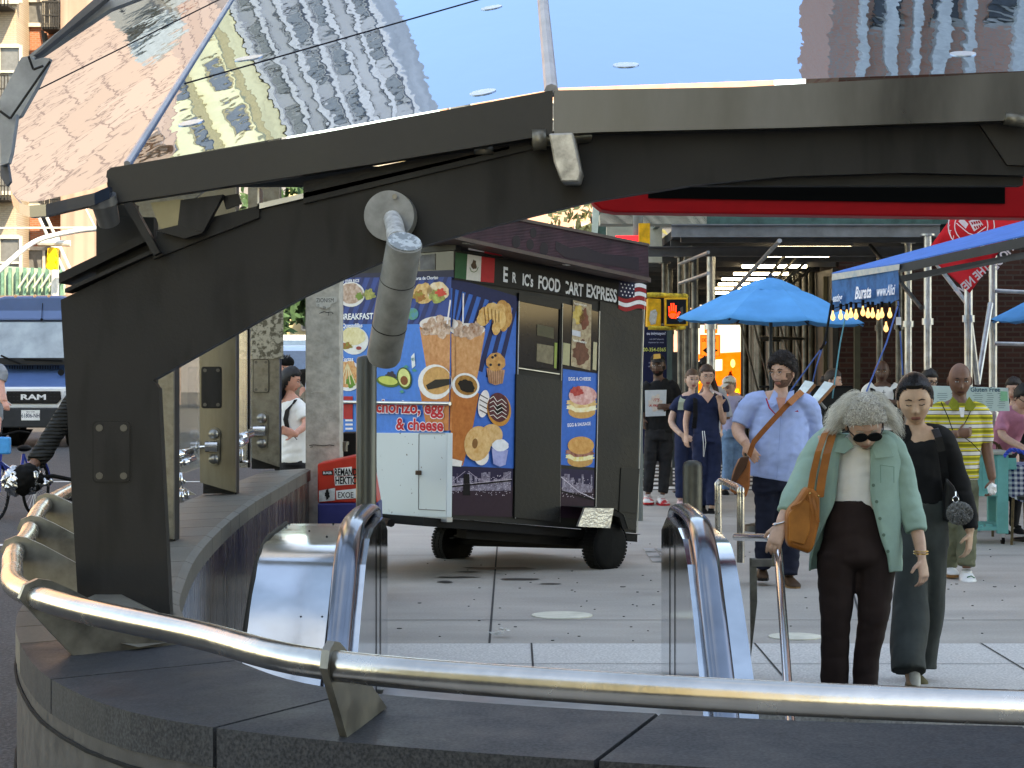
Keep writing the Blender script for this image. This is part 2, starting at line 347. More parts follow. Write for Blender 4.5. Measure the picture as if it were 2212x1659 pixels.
# ================= TREES =================
LEAF=mat('leaf',(.055,.10,.03),.5,var=.5,sc=1.5,c2=(.10,.17,.05)); BARK=mat('bark',(.08,.06,.045),.9,bump=.5)
LEAFD=mat('leaf_dark',(.018,.045,.02),.6,c2=(.04,.09,.035))
def tree(label,x,y,h,cr,n,seed,lf=LEAF,sz=.35,zc=.62,group='street trees'):
    rg=random.Random(seed); t=thing('street_tree',label,'tree',(x,y,0),group); g=G(); g.tube([(x,y,-.1),(x+.1,y,h*.3),(x,y+.1,h*.6)],[.2,.15,.08],8)
    lobes=[]
    for i in range(13):
        q=rg.uniform(0,6.28); rr=cr*rg.uniform(.3,.85); c=V((x+math.cos(q)*rr,y+math.sin(q)*rr,h*zc+rg.uniform(-.35,.38)*h*.7)); lobes.append((c,cr*rg.uniform(.28,.48)))
        g.tube(crv([(x,y,h*.25+i*.02*h),tuple(V((x,y,h*.4)).lerp(c,.5)+V((0,0,.2))),tuple(c)],4),[.07-.0075*k*.8 for k in range(9)],5)
    g.o('trunk',BARK,t,True); g=G()
    for i in range(n):
        c,r=rg.choice(lobes); d=V((rg.gauss(0,1),rg.gauss(0,1),rg.gauss(0,1))).normalized()*r*rg.uniform(.35,1)**.5; p=c+d
        u=V((rg.gauss(0,1),rg.gauss(0,1),rg.gauss(0,1))).normalized()*sz*rg.uniform(.5,1); v=u.orthogonal().normalized()*u.length*.6
        g.poly([p-u,p-v*.8,p+u,p+v*.8])
    g.o('crown',lf,t); return t
tree('dark green street tree beyond the steel ribs, left of the concrete pillar',-9.2,84,8.5,3.6,5200,5,LEAFD,.34,.66)
tree('second dark street tree farther along the avenue beyond the concrete pillar',-6.6,92,9.5,3.6,3600,6,LEAFD,.36,.6)
tree('thin olive street tree above the roof of the food cart',2.2,52,6.6,2.1,1500,9,mat('leaf_olive',(.14,.14,.05),.6,c2=(.3,.29,.12)),.16,.68)

# ================= STATION ENTRANCE: PARAPET =================
CAP=mat('parapet_cap_granite',(.034,.036,.040),.5,spec=.08,var=.1,sc=5,bump=.05,bsc=150,rv=.1)
speckle(CAP,(.014,.016,.02),(.08,.084,.092),130,.35,.7,.5)
CAP2=mat('parapet_cap_pale',(.115,.105,.09),.6,var=.15,sc=3,bump=.05,bsc=150); speckle(CAP2,(.08,.073,.062),(.15,.14,.12),110,.35,.7,.4)  # paler, warmer stone colour for the cap stones farther back
WELL=mat('well_wall_panel',(.06,.04,.028),.25,0,.3,3,st=(6,6,.4),spec=.5,rv=.08)
streaks(WELL,(.03,.02,.014),(.26,.21,.17),(14,14,.35),(.5,.72),.6)
inner=[(3.6,4.45),(1.127,4.70),(.342,4.87),(-.356,5.19),(-.67,5.62),(-.896,6.23),(-1.08,6.95),(-1.19,7.74),(-1.32,9.0),(-1.42,10.6),(-1.475,12.1),(-1.49,13.4),(-1.50,15.06),(-1.50,15.9)]
IC=crv(inner,6)
def nrm(i,pts=IC):
    a=V(pts[max(i-1,0)]);b=V(pts[min(i+1,len(pts)-1)]); d=(b-a).normalized(); return V((d.y,-d.x,0)).to_3d() if False else V((d.y*1,-d.x,0))*1
def off(i,w):
    n=nrm(i); 
    a=V((IC[i][0],IC[i][1],0)); 
    return a+n*-1*w if (n.y>0 or n.x>0) else a+n*w
OW=.52
tp=thing('parapet_wall','dark granite parapet wall curving around the escalator well','wall',(-1,6,0))
tiles=[0,6,12,18,25,31,34,37,40,43,46,49,51,53,55,57,59,61,63,65,67,69,71,73,75,78]
last=len(IC)-1
def taper(i): return OW*(1 if IC[i][1]<9 else max(.62,1-(IC[i][1]-9)*.05))
for a,b in zip(tiles[:-1],tiles[1:]):
    b=min(b,last); g=G(); vs=[];
    if a>=b: continue
    for i in range(a,b+1):
        e=.006 if i in(a,b) else 0
        p=off(i,0); q=off(i,taper(i)); 
        if i==a: dlt=(off(i+1,0)-p).normalized()*.006
        elif i==b: dlt=(off(i-1,0)-p).normalized()*.006
        else: dlt=V((0,0,0))
        p=p+dlt;q=q+dlt; lip=p+(q-p).normalized()*.03
        vs+=[p+V((0,0,.86)),p+V((0,0,.938)),lip+V((0,0,.95)),q+V((0,0,.93)),q+V((0,0,.84))]
    k=5; n=b-a+1
    fs=[(i*k+j,i*k+(j+1)%k,(i+1)*k+(j+1)%k,(i+1)*k+j) for i in range(n-1) for j in range(k)]+[tuple(range(k)),tuple((n-1)*k+j for j in range(k-1,-1,-1))]
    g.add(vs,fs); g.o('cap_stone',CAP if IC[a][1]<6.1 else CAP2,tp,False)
g=G(); vs=[]
for i in range(last+1):
    p=off(i,.012); q=off(i,taper(i)-.02); vs+=[p+V((0,0,-2.6)),p+V((0,0,.862)),q+V((0,0,.842)),q+V((0,0,-.25))]
g.add(vs,[(i*4+j,i*4+(j+1)%4,i*4+4+(j+1)%4,i*4+4+j) for i in range(last) for j in (0,1,2)]+[(last*4+j for j in range(4))] if False else [(i*4+j,i*4+(j+1)%4,i*4+4+(j+1)%4,i*4+4+j) for i in range(last) for j in (0,1,2)]+[tuple(last*4+j for j in range(4))])
g.cur=0; g.o('wall_body',WELL,tp,True,ang=50)
# grooves on the outer face: two thin proud bands
g=G()
for z in (.80,.50):
    pts=[off(i,taper(i)+.0)+V((0,0,z)) for i in range(0,last+1,2)]; g.tube(pts,.006,6)
g.o('band',mat('band_dark',(.02,.02,.02),.9,spec=.05),tp)
g=G(); vs=[]
for i in range(last+1):
    q=off(i,taper(i)-.015); q2=off(i,taper(i)-.004); vs+=[q2+V((0,0,.8395)),q2+V((0,0,-.2))]
g.add(vs,[(i*2,i*2+1,i*2+3,i*2+2) for i in range(last)]); g.o('outer_facing',mat('outer_granite',(.045,.045,.048),.45,var=.2,sc=12,bump=.05,bsc=160,rv=.1),tp,True)
# well floor: dark steps going down
g=G()
for i in range(12): g.b2((-1.45,11.3-.3*i-.3,-.0-.19*(i+1)-.2),(5,11.3-.3*i,-.0-.19*(i+1)+.19-.19))
g.b2((-1.6,4.5,-2.7),(5,8,-2.6)); g.b2((5,4.6,-2.7),(5.1,11.4,-.21)); g.b2((-1.6,4.45,-2.7),(5,4.5,.0))
g.o('stairs_down',mat('stair_stone',(.12,.12,.12),.7),None,kind='structure')
# tubular rail
rail=[(2.6,3.86,1.1),(1.6,3.93,1.1),(.96,4.0,1.1),(.28,4.2,1.1),(-.387,4.56,1.1),(-.755,5.08,1.1),(-1.16,5.62,1.1),(-1.42,6.12,1.1),(-1.56,6.66,1.1),(-1.68,7.2,1.1),(-1.79,7.88,1.1),(-1.95,8.7,1.1),(-2.11,9.66,1.1),(-2.24,11.0,1.1),(-2.3,12.4,1.1),(-2.3,13.6,1.1)]
tr=thing('guard_rail','thick stainless steel tube rail curving around the parapet on triangular brackets','railing',(-1,5,1.1))
g=G(); rc=crv(rail,6); g.tube(rc,.0335,20); g.o('rail_tube',TUBE,tr,True)
def gusset(j,frac=0):
    p=V(rc[j]); d=(V(rc[min(j+1,len(rc)-1)])-V(rc[j-1])).normalized(); n=V((-d.y,d.x,0)); 
    if n.x*(0-p.x)+n.y*(9-p.y)<0: n=-n
    g=G(); th=d*.012; c=p; ring=[]
    for k in range(9):
        q=R(200)-R(k*26); ring.append(c+n*(-math.cos(q)*-.05 if False else .052*math.cos(q))+V((0,0,.052*math.sin(q))))
    base=[c+n*.40+V((0,0,-.155)) , c+n*.1+V((0,0,-.168))]
    if j<30: n=V((.22,.97,0)).normalized() if j==24 else n; base=[c+n*.40+V((0,0,-.152)), c+n*.09+V((0,0,-.17))]
    pr=[c+n*-.052, c+n*-.037+V((0,0,.037)), c+V((0,0,.052)), c+n*.037+V((0,0,.045)),c+n*.09+V((0,0,.02))]+base
    pr=[x-th for x in pr]; g.prism(pr,th*2); g.o('rail_bracket',mat('bracket_plate',(.17,.162,.14),.42,.75,.25,10,rv=.1),tr)
for j in (24,36+3,55,63,72,79,86): gusset(min(j,len(rc)-2))

# ================= CANOPY RIBS =================
def ext(pts,Y,th): # polygon given in picture units on plane Y, thickness th backwards
    return [P(a,b,Y) for a,b in pts],V((0,th,0))
tc=thing('canopy_rib','nearest dark steel portal rib of the canopy, bent from post to beam','canopy rib',tuple(P(250,1330,6.65)),'steel ribs of the canopy')
outl=[(131,648),(334,548),(470,486),(560,455),(760,395),(900,355),(1060,320),(1195,292),(1300,287),(1700,276),(2212,262),(3300,262),(3340,300),(3330,1150),(3190,1150),(3180,560),(3050,450),(2800,400),(2212,379),(1950,373),(1700,381),(1500,399),(1285,433),(1150,466),(1030,497),(915,531),(830,563),(745,600),(655,641),(560,692),(480,737),(400,782),(330,821),(343,838),(368,1338),(262,1286),(200,1284),(168,1296)]
g=G(); p,e=ext(outl,6.62,.05); g.prism(p,e); g.o('front_plate',DARKM,tc)
outb=[(x*.998+3,y+2) for x,y in outl]
g=G(); p,e=ext(outb,6.76,.045); g.prism(p,e); g.o('rear_plate',DARKM,tc)
g=G()
for a,b in ((( -1.09,1.0),(-1.09,1.7)),): g.b2((-1.30,6.67,.95),(-1.12,6.755,2.2))
g.b2((-.9,6.68,2.3),(1.6,6.75,2.36)); g.o('web',mat('web_dark',(.03,.03,.03),.7),tc)
# top flange strips
g=G()
def strip(a,b,dy,Y0,Y1,t=.02):
    A=P(*a,Y0);B=P(*b,Y0);g.hexa([A,B,B+V((0,Y1-Y0,0)),A+V((0,Y1-Y0,0))],(0,0,t))
strip((127,612),(318,520),0,6.60,6.9,.03); strip((140,632),(334,545),0,6.58,6.70,.012)
g.o('flange',DARKM,tc)
g=G(); g.hexa([P(556,452,6.60),P(1100,322,6.60),P(1100,316,6.60),P(556,440,6.60)],(0,.16,0)); g.hexa([P(556,452,6.6),P(560,452,6.6),P(560,405,6.6),P(556,405,6.6)],(0,.1,0)); g.o('edge_strip',mat('edge_steel',(.32,.31,.29),.4,.8),tc)
g=G(); g.prism([P(*q,6.60) for q in ((655,392),(1192,284),(1192,312),(655,440))],(0,.015,0)); g.o('infill_plate',DARKM,tc)
g=G(); g.b2(P(3190,1150,6.63),P(3330,1270,6.78)) if False else g.b2((P(3180,0,6.6).x,6.5,0),(P(3345,0,6.6).x,6.95,P(0,1140,6.6).z)); g.o('right_plinth',CAP2,tc)
# foot plate
g=G(); a=[P(168,1300,6.58),P(205,1284,6.62),P(262,1284,6.62),P(372,1342,6.5)]; bz=[P(150,1312,6.3),P(185,1372,6.0),P(300,1398,5.95),P(420,1378,6.1)]
g.add([*a,*bz,*[x+V((0,.35,-.05)) for x in a]],[(0,1,5,4),(1,2,6,5),(2,3,7,6),(0,1,9,8),(1,2,10,9),(2,3,11,10)]); g.o('foot',mat('foot_steel',(.25,.24,.21),.45,.6),tc)
SCRW=mat('screw_dull',(.09,.085,.075),.5,.6)
def access(g2,px0,py0,px1,py1,Y,par,m=DARKM,m2=OLDM):
    A=P(px0,py1,Y);B=P(px1,py0,Y);w=B.x-A.x;h=B.z-A.z; cx=(A.x+B.x)/2;cz=(A.z+B.z)/2;r=min(w,h)*.12
    def rr(w,h,y,t):
        pts=[]
        for sx,sz,q0 in((1,1,0),(-1,1,90),(-1,-1,180),(1,-1,270)):
            for k in range(4): q=R(q0+30*k); pts.append(V((cx+sx*(w/2-r)+r*math.cos(q),y,cz+sz*(h/2-r)+r*math.sin(q))))
        return pts,V((0,-t,0))
    g=G(); g.prism(*rr(w,h,Y-.0005,.001)); g.o('plate_gap',BLKP,par)
    g=G(); g.prism(*rr(w-.008,h-.008,Y-.0005,.004)); o=g.o('access_plate',m,par)
    g=G()
    for sx in(-1,1):
        for sz in(-1,1): g.disc((cx+sx*(w/2-.022),Y-.004,cz+sz*(h/2-.022)),(0,-1,0),.011,12,.003)
    g.o('screw',SCRW,o)
access(None,200,909,283,1043,6.618,tc)
# beams carrying the glass
tb=thing('canopy_beam','long dark steel edge beam under the canopy glass, bent at the middle joint','beam',tuple(P(1195,240,6.55)))
BM=mat('beam_steel',(.028,.026,.024),.45,.15,.25,2.2,bump=.03,rv=.1)
g=G(); g.prism([P(*q,6.5) for q in ((243,440),(236,425),(229,385),(231,369),(240,362),(700,286),(1194,195),(1194,290),(800,355))],(0,.07,0)); g.o('beam_plate',BM,tb)
g=G(); g.prism([P(*q,6.5) for q in ((1197,195),(1600,188),(2212,155),(3380,100),(3380,212),(2212,259),(1700,276),(1300,285),(1197,290))],(0,.07,0)); g.o('beam_plate',mat('beam_steel_light',(.085,.082,.077),.36,.8,.35,2.2,st=(1,1,.3),rv=.14),tb)
g=G(); g.b2(P(1150,300,6.4)+V((0,0,-.015)),P(1270,300,6.9)+V((0,0,.015))) if False else g.cyl(P(1150,303,6.52),P(1272,293,6.6),.022,14); g.cyl(P(1150,303,6.5),P(1180,301,6.5),.032,14)
g.o('bolt',OLDM,tb,True)
g=G(); q=[P(1185,288,6.42),P(1238,286,6.42),P(1256,372,6.42),P(1250,393,6.42),P(1212,393,6.42),P(1196,350,6.42)]; g.prism(q,(.012,.14,0)); g.o('bracket',mat('bracket_steel',(.33,.31,.28),.45,.7,.3,20),tb,bev=.006)
g=G(); g.prism([P(*q,6.6) for q in ((2108,256),(2300,250),(2300,360),(2176,356))],(0,.02,0)); g.o('bracket',BM,tb); g=G(); g.cyl(P(2170,255,6.5),P(2212,262,6.5),.02); g.cyl(P(1045,318,6.6),P(1045,334,6.6),.03); g.o('bolt',OLDM,tb,True)
# left bracket cluster
g=G(); g.prism([P(*q,6.55) for q in ((325,438),(395,430),(430,500),(395,512),(345,492))],(0,.03,0)); g.o('bracket',mat('bracket_tan',(.2,.175,.11),.5,.6),tb)
g=G(); g.hexa([P(390,432,6.54),P(482,420,6.54),P(438,502,6.54),P(384,487,6.54)],(0,.05,0)); g.o('bracket',DARKM,tb)
g=G(); g.hexa([P(335,498,6.53),P(384,486,6.53),P(438,503,6.53),P(398,515,6.53)],(0,.03,0)); g.hexa([P(480,424,6.6),P(515,418,6.6),P(522,440,6.6),P(488,452,6.6)],(0,.02,0)); g.o('bracket',BLKP,tb)
g=G(); g.hexa([P(266,440,6.5),P(285,436,6.5),P(345,545,6.5),P(332,552,6.5)],(0,.05,0)); g.o('strut',DARKM,tb)
g=G(); g.hexa([P(340,498,6.6),P(560,444,6.6),P(560,470,6.6),P(330,560,6.6)],(0,.04,0)); g.o('gusset',DARKM,tb)
g=G(); g.cyl(P(222,428,6.45),P(236,482,6.5),.040,18,.033); g.cyl(P(219,424,6.45),P(223,442,6.46),.045,18); g.o('drain_pipe',mat('pipe_grey',(.2,.2,.2),.4,.7),tb,True)
g=G(); g.cyl(P(243,470,6.9),P(243,660,6.9),.02); g.b2(P(248,660,6.9),P(300,445,6.95)); g.cyl(P(275,480,6.8),P(275,600,6.8),.035); g.o('rear_post',DARKM,tb)
# spot light on the rib
tl=thing('spot_light','grey cylinder spotlight fixed to the steel rib by a round plate','light fixture',tuple(P(848,470,6.6)))
LG=mat('light_grey_paint',(.22,.225,.22),.45,sc=20,var=.15)
g=G(); c=P(848,470,6.6); g.cyl(c,c+V((-.006,-.09,.0)),.077,36); g.o('mount_plate',LG,tl,True)
g=G(); g.cyl(P(853,425,6.5),P(853,425,6.5)+V((0,-.006,0)),.008,10); g.o('screw',OLDM,tl)
g=G(); c1=P(852,486,6.42); g.tube([c+V((.004,-.09,-.01)),c1,P(858,520,6.3)],[.027,.028,.03],16); g.o('arm',mat('worn_grey',(.4,.41,.41),.6,var=.3,sc=30),tl,True)
a=P(874,524,6.22);b=P(829,770,6.45); d=b-a
g=G(); g.tube([a,a+d*.005,a+d*.42,b-d*.0,b+d*.03,b+d*.035],[.05,.0525,.0525,.0515,.046,.03],36); g.o('lamp_body',LG,tl,True)
g=G(); g.disc(a-d.normalized()*.001,-d,.049,30,.004); g.o('lamp_cap',mat('speckled_lid',(.42,.47,.5),.6,c2=(.2,.23,.25),sc=45,thr=.5),tl)
g=G()
for f in(.32,.72): g.tube([a+d*f,a+d*(f+.006)],[.0532]*2,36)
g.tube([a+d*.38+V((.012,-.051,0)),a+d*.62+V((.012,-.051,0))],.0012,6); g.o('seam',BLKP,tl)

# rear ribs
def rib(px0,px1,pyb,Y,label,top,lean=0,m=OLDM):
    t=thing('canopy_rib',label,'canopy rib',tuple(P(px1,pyb,Y)),'steel ribs of the canopy')
    a=P(px0,pyb-22,Y);b=P(px1,pyb,Y)
    g=G(); w=b.x-a.x
    g.prism([a,b,V((b.x+.0,Y,top-.5)),V((b.x+.5,Y,top-.1)),V((b.x+1.5,Y,top+.35)),V((b.x+3.2,Y,top+.5)),V((b.x+3.2,Y,top+.75)),V((b.x+1.2,Y,top+.65)),V((a.x-.02,Y,top))],(0,.04,0)); g.o('rib_plate',m,t)
    g=G(); g.b2((b.x-.01,Y+.045,.94),(b.x+.0,Y+.13,top)); g.b2((a.x,Y+.13,.94),(b.x,Y+.17,top)); g.o('rear_plate',DARKM,t)
    return t,a,b
t2,_,_=rib(250,375,1165,9.5,'second steel rib, mostly hidden right behind the nearest one',2.9)
t3,_,_=rib(432,509,1064,12.9,'third steel rib with a rounded access plate and a glass clamp',3.8,m=mat('stained_steel_b',(.14,.128,.10),.42,.75,.2,10,st=(1,1,.2),rv=.1))
access(None,435,792,479,882,12.898,t3)
t4,_,_=rib(539,603,1009,15.9,'fourth steel rib, pitted and speckled, beside the concrete pillar',4.4)
g=G(); a=P(536,1005,15.895); b=P(616,600,15.895); MP=mat('pitted_steel',(.30,.28,.22),.55,.4,.2,20); speckle(MP,(.06,.055,.04),(.38,.36,.3),38,.42,.55,.8)
g.b2(P(540,775,15.894),P(612,560,15.888)); g.o('pitted_skin',MP,t4)
access(None,547,776,581,848,15.886,t4,m=OLDM)
t5=thing('canopy_rib','fifth slim steel rib panel with a window-like plate between the third and fourth ribs','canopy rib',tuple(P(525,1000,14.5)),'steel ribs of the canopy')
g=G(); g.b2(P(514,1010,14.5),P(536,600,14.55)); g.o('rib_plate',mat('reflect_side',(.3,.3,.3),.15,.9,.1,8),t5); g=G(); g.b2(P(535,1010,14.45),P(541,600,14.5)); g.o('edge',BLKP,t5)
# glass clamps
CH=mat('polished_fitting',(.6,.6,.6),.15,1)
SCRB=mat('button_steel',(.25,.245,.23),.35,.85)
def clamp(px,py,Y,par,s=1,dxl=-50):
    g=G(); c=P(px,py,Y); k=s/S(Y); 
    g.prism([c+V((math.cos(R(q))*13*k,0,(28 if q<180 else -28)*k+math.sin(R(q))*13*k)) for q in range(0,360,30)],(0,-.012,0)); o=g.o('clamp_plate',OLDM,par)
    g=G(); 
    for dz in(27,-27): g.cyl(c+V((0,-.012,dz*k)),c+V((0,-.05,dz*k)),10*k,16)
    g.o('clamp_button',SCRB,o,True)
    g=G(); g.cyl(c+V((8*k,-.04,0)),c+V((-18*k,-.05,0)),12*k,16); g.cyl(c+V((-18*k,-.05,0)),c+V((-34*k,-.05,-2*k)),3*k,8); g.cyl(c+V((-36*k,-.05,-2*k)),c+V((-34*k,-.05,-2*k)),14*k,16); g.o('clamp_arm',CH,o,True)
clamp(463,964,12.88,t3); clamp(566,930,15.88,t4)
# glass side panes
GL=mat('side_glass',(.35,.38,.38),.03,0,var=.0); nt_,b_,L_=nodes(GL); b_.inputs['Alpha'].default_value=.45; b_.inputs['Specular IOR Level'].default_value=1; b_.inputs['Base Color'].links and None
tg=thing('side_glazing','upright glass pane between the first and third steel ribs','glass',tuple(P(400,1100,10)),'upright glass panes')
g=G(); g.hexa([P(372,1030,10.4),P(427,1010,12.4),P(427,600,12.4),P(372,600,10.4)],(.012,0,0)); g.o('pane',GL,tg)
g=G(); g.cyl(P(375,985,10.3),P(410,975,10.5),.022); g.cyl(P(395,1000,10.3),P(418,990,10.5),.016); g.b2(P(380,1060,10.3),P(402,1055,10.4)); g.b2(P(385,1055,10.3),P(396,1020,10.34)); g.cyl(P(392,1062,10.3),P(392,1085,10.3),.012); g.cyl(P(404,1060,10.4),P(404,1078,10.4),.012); g.o('floor_bracket',CH,tg,True)
tg=thing('side_glazing','upright glass pane between the third and fourth steel ribs','glass',tuple(P(525,1000,14)),'upright glass panes')
g=G(); g.hexa([P(511,1010,13.3),P(540,1000,15.0),P(540,580,15.0),P(511,580,13.3)],(.012,0,0)); g.o('pane',GL,tg)
g=G(); g.cyl(P(514,948,13.4),P(541,936,13.6),.028); g.cyl(P(512,960,13.2),P(530,952,13.4),.024); g.b2(P(512,1000,13.5),P(538,994,13.6)); g.b2(P(516,1000,13.5),P(526,970,13.54)); g.o('floor_bracket',CH,tg,True)

# ================= CANOPY GLASS =================
GM=mat('canopy_glass',(.29,.36,.50),.015,1,var=0)
nt_,b_,L_=nodes(GM); 
n1=_n(nt_,'ShaderNodeTexNoise'); n1.inputs['Scale'].default_value=5; n1.inputs['Detail'].default_value=3; L_(tex_in(nt_,st=(1,.35,.35),rot=(0,0,.5)),n1.inputs[0])
bp=_n(nt_,'ShaderNodeBump'); bp.inputs['Strength'].default_value=.075; bp.inputs['Distance'].default_value=.02; L_(n1.outputs[0],bp.inputs['Height']); L_(bp.outputs[0],b_.inputs['Normal'])
out=[n for n in nt_.nodes if n.type=='OUTPUT_MATERIAL'][0]; tr_=_n(nt_,'ShaderNodeBsdfTransparent'); tr_.inputs[0].default_value=(.80,.84,.84,1); lw=_n(nt_,'ShaderNodeLayerWeight'); mr=_n(nt_,'ShaderNodeMapRange'); mr.inputs[1].default_value=.35; mr.inputs[2].default_value=.70; mr.inputs[3].default_value=.07; mr.inputs[4].default_value=1.0; L_(lw.outputs['Facing'],mr.inputs[0]); mx=_n(nt_,'ShaderNodeMixShader'); L_(mr.outputs[0],mx.inputs[0]); L_(tr_.outputs[0],mx.inputs[1]); gl_=_n(nt_,'ShaderNodeBsdfGlossy'); gl_.inputs['Color'].default_value=(.31,.43,.60,1); gl_.inputs['Roughness'].default_value=.012; L_(bp.outputs[0],gl_.inputs['Normal']); L_(gl_.outputs[0],mx.inputs[2]); L_(mx.outputs[0],out.inputs[0])
EDGE=mat('glass_edge',(.01,.02,.04),.2)
def ray(px,py): return V(((px-CX)/F,1,-(py-HZ)/F))
def onplane(px,py,a,n):
    d=ray(px,py); o=V((0,0,EYE)); return o+d*((a-o).dot(n)/d.dot(n))
TH=math.tan(R(18))
B0=P(1205,190,6.56);B1=P(2300,150,6.56);gd=V((0,1,TH))
nB=(B1-B0).cross(gd).normalized(); A0=P(1178,196,6.56);A1=P(275,357,6.56); nA=(A0-A1).cross(gd).normalized()
sm=onplane(500,0,A1,nA); c3=P(30,420,6.9); nC=(sm-A1).cross(c3-A1).normalized()
if nC.z<0: nC=-nC
tcg=thing('glass_canopy','tilted glass canopy roof mirroring the sky and buildings','canopy',tuple(P(1190,200,6.6)))
def pane(pts,n,name='glass_panel',t=.02):
    g=G(); g.poly(pts); return g.o(name,[GM],tcg)
L6=B0+gd*9; pane([B0,P(3400,110,6.56),P(3400,110,6.56)+gd*9,L6],nB)
up=(sm-A1); pane([A1,P(1178,196,6.56),P(1178,196,6.56)+gd*9,A1+up*4.2],nA)
cpoly=[(275,357),(232,372),(232,394),(200,408),(140,422),(95,433),(60,436),(38,430),(24,412),(19,390),(18,340),(28,225),(40,190),(75,125),(140,75),(235,0)]
cp=[onplane(a,b,A1,nC) for a,b in cpoly]
far=onplane(330,-60,A1,nC); pane([cp[0]]+cp[1:]+[far,A1+up*1.5],nC,t=.012)
g=G(); 
ed=[p for p in cp[2:11]]; 
for a,b in zip(ed[:-1],ed[1:]): g.hexa([a-nC*.013,b-nC*.013,b-nC*.013+V((0,.004,-.036)),a-nC*.013+V((0,.004,-.036))],(0,.05,0))
g.o('glass_edge',EDGE,tcg)
MU=mat('mullion_steel',(.36,.36,.38),.45,.6)
g=G(); g.tube([P(1191,196,6.54),P(1191,196,6.54)+gd*9],.022,8); g.o('mullion',MU,tcg)
g=G(); g.tube([A1+nA*.004,A1+up*3],.011,6); g.o('mullion',MU,tcg)
def joint(a,b,A,n,r=.0022):
    g.tube([onplane(*a,A,n)+n*(.001 if n.z>0 else -.001),onplane(*b,A,n)+n*(.001 if n.z>0 else -.001)],r,5)
g=G(); joint((398,181),(1060,-8),A1,nA); joint((47,211),(480,-4),A1,nC); joint((185,48),(275,-2),A1,nC); joint((1490+300,-90),(1500,-100),B0,nB); g.o('glass_joint',mat('joint_black',(.015,.015,.02),.6),tcg)
DS=mat('fixing_disc',(.55,.6,.66),.35,.7)
for (px,py,A,n) in ((545,125,A1,nA),(500,155-28,A1,nA) if False else (530,127,A1,nA),(412,266,A1,nA),(1062,17,A1,nA),(1043,200,A1,nA),(1352,141,B0,nB),(2080,117,B0,nB),(448,152+112-5,A1,nA) if False else (1750,60-90,B0,nB)):
    if py<0: continue
    c=onplane(px,py,A,n); g=G(); g.disc(c,n if n.z>0 else -n,.042,26,.003); g.o('fixing_disc',DS,tcg)
for (px,py) in ((452,313),(395,397),(280,551)): pass
for q in ((226,155),(310,196) ,(280,276)): pass
for (px,py) in ((448,312),(392,398)): pass
# grey frame along the far left edge of the canopy
FG=mat('weathered_frame',(.30,.31,.32),.6,.2,.25,6)
tf=thing('canopy_gutter','grey folded metal gutter along the far left rim of the canopy','gutter',tuple(P(20,300,7.2)))
def slab(poly,Y,t,m): 
    g=G(); g.prism([P(a,b,Y-.85) for a,b in poly],(0,t,0)); return g.o('gutter_segment',m,tf)
DK=mat('gutter_dark',(.12,.12,.13),.6)
slab([(208,0),(222,0-8),(310,-8),(236,20),(90,118),(72,127),(66,122),(62,120)],7.62,.05,FG)
slab([(160,36),(208,-6),(232,-6),(88,112),(78,118),(72,120)],7.56,.05,DK)
slab([(46,124),(66,120),(74,130),(92,124),(108,126),(80,186),(44,250),(22,262),(0,236),(0,212)],7.52,.04,FG)
slab([(0,240),(22,256),(36,246),(24,330),(18,352),(0,358)],7.46,.04,FG)
slab([(0,358),(16,352),(22,392),(14,402),(0,380)],7.5,.03,DK)
for seg in (((62,122),(72,150)),((72,150),(94,142)),((0,240),(22,256)),((22,256),(108,132))):
    g=G(); g.tube([P(*seg[0],6.58),P(*seg[1],6.58)],.004,6); g.o('seam',BLKP,tf)

# ================= LED SIGN =================
ts=thing('led_sign','long red framed dot-matrix sign hanging under the canopy','sign',tuple(P(1700,440,12)))
RED=mat('deep_red_paint',(.42,.002,.006),.5,spec=.2,var=.05)
g=G(); g.prism([P(*q,12) for q in ((1283,440),(1277,430),(1277,360),(1290,340),(3050,340),(3050,470),(2212,471),(1330,459),(1300,453))],(0,.22,0)); g.o('sign_case',RED,ts,bev=.01)
LEDM=mat('dot_matrix',(.008,.007,.006),.9,spec=.05); nt_,b_,L_=nodes(LEDM)
vo=_n(nt_,'ShaderNodeTexVoronoi'); vo.inputs['Scale'].default_value=50; vo.inputs['Randomness'].default_value=0; L_(tex_in(nt_),vo.inputs[0]); cr=_n(nt_,'ShaderNodeValToRGB'); e=cr.color_ramp.elements; e[0].position=.2;e[1].position=.26;e[0].color=(.02,.012,.01,1);e[1].color=(.003,.003,.003,1); L_(vo.outputs[0],cr.inputs[0]); L_(cr.outputs[0],b_.inputs['Base Color'])
g=G(); g.prism([P(*q,11.99) for q in ((1400,428),(1400,350),(2171,350),(2171,440))],(0,.005,0)); g.o('display',LEDM,ts)

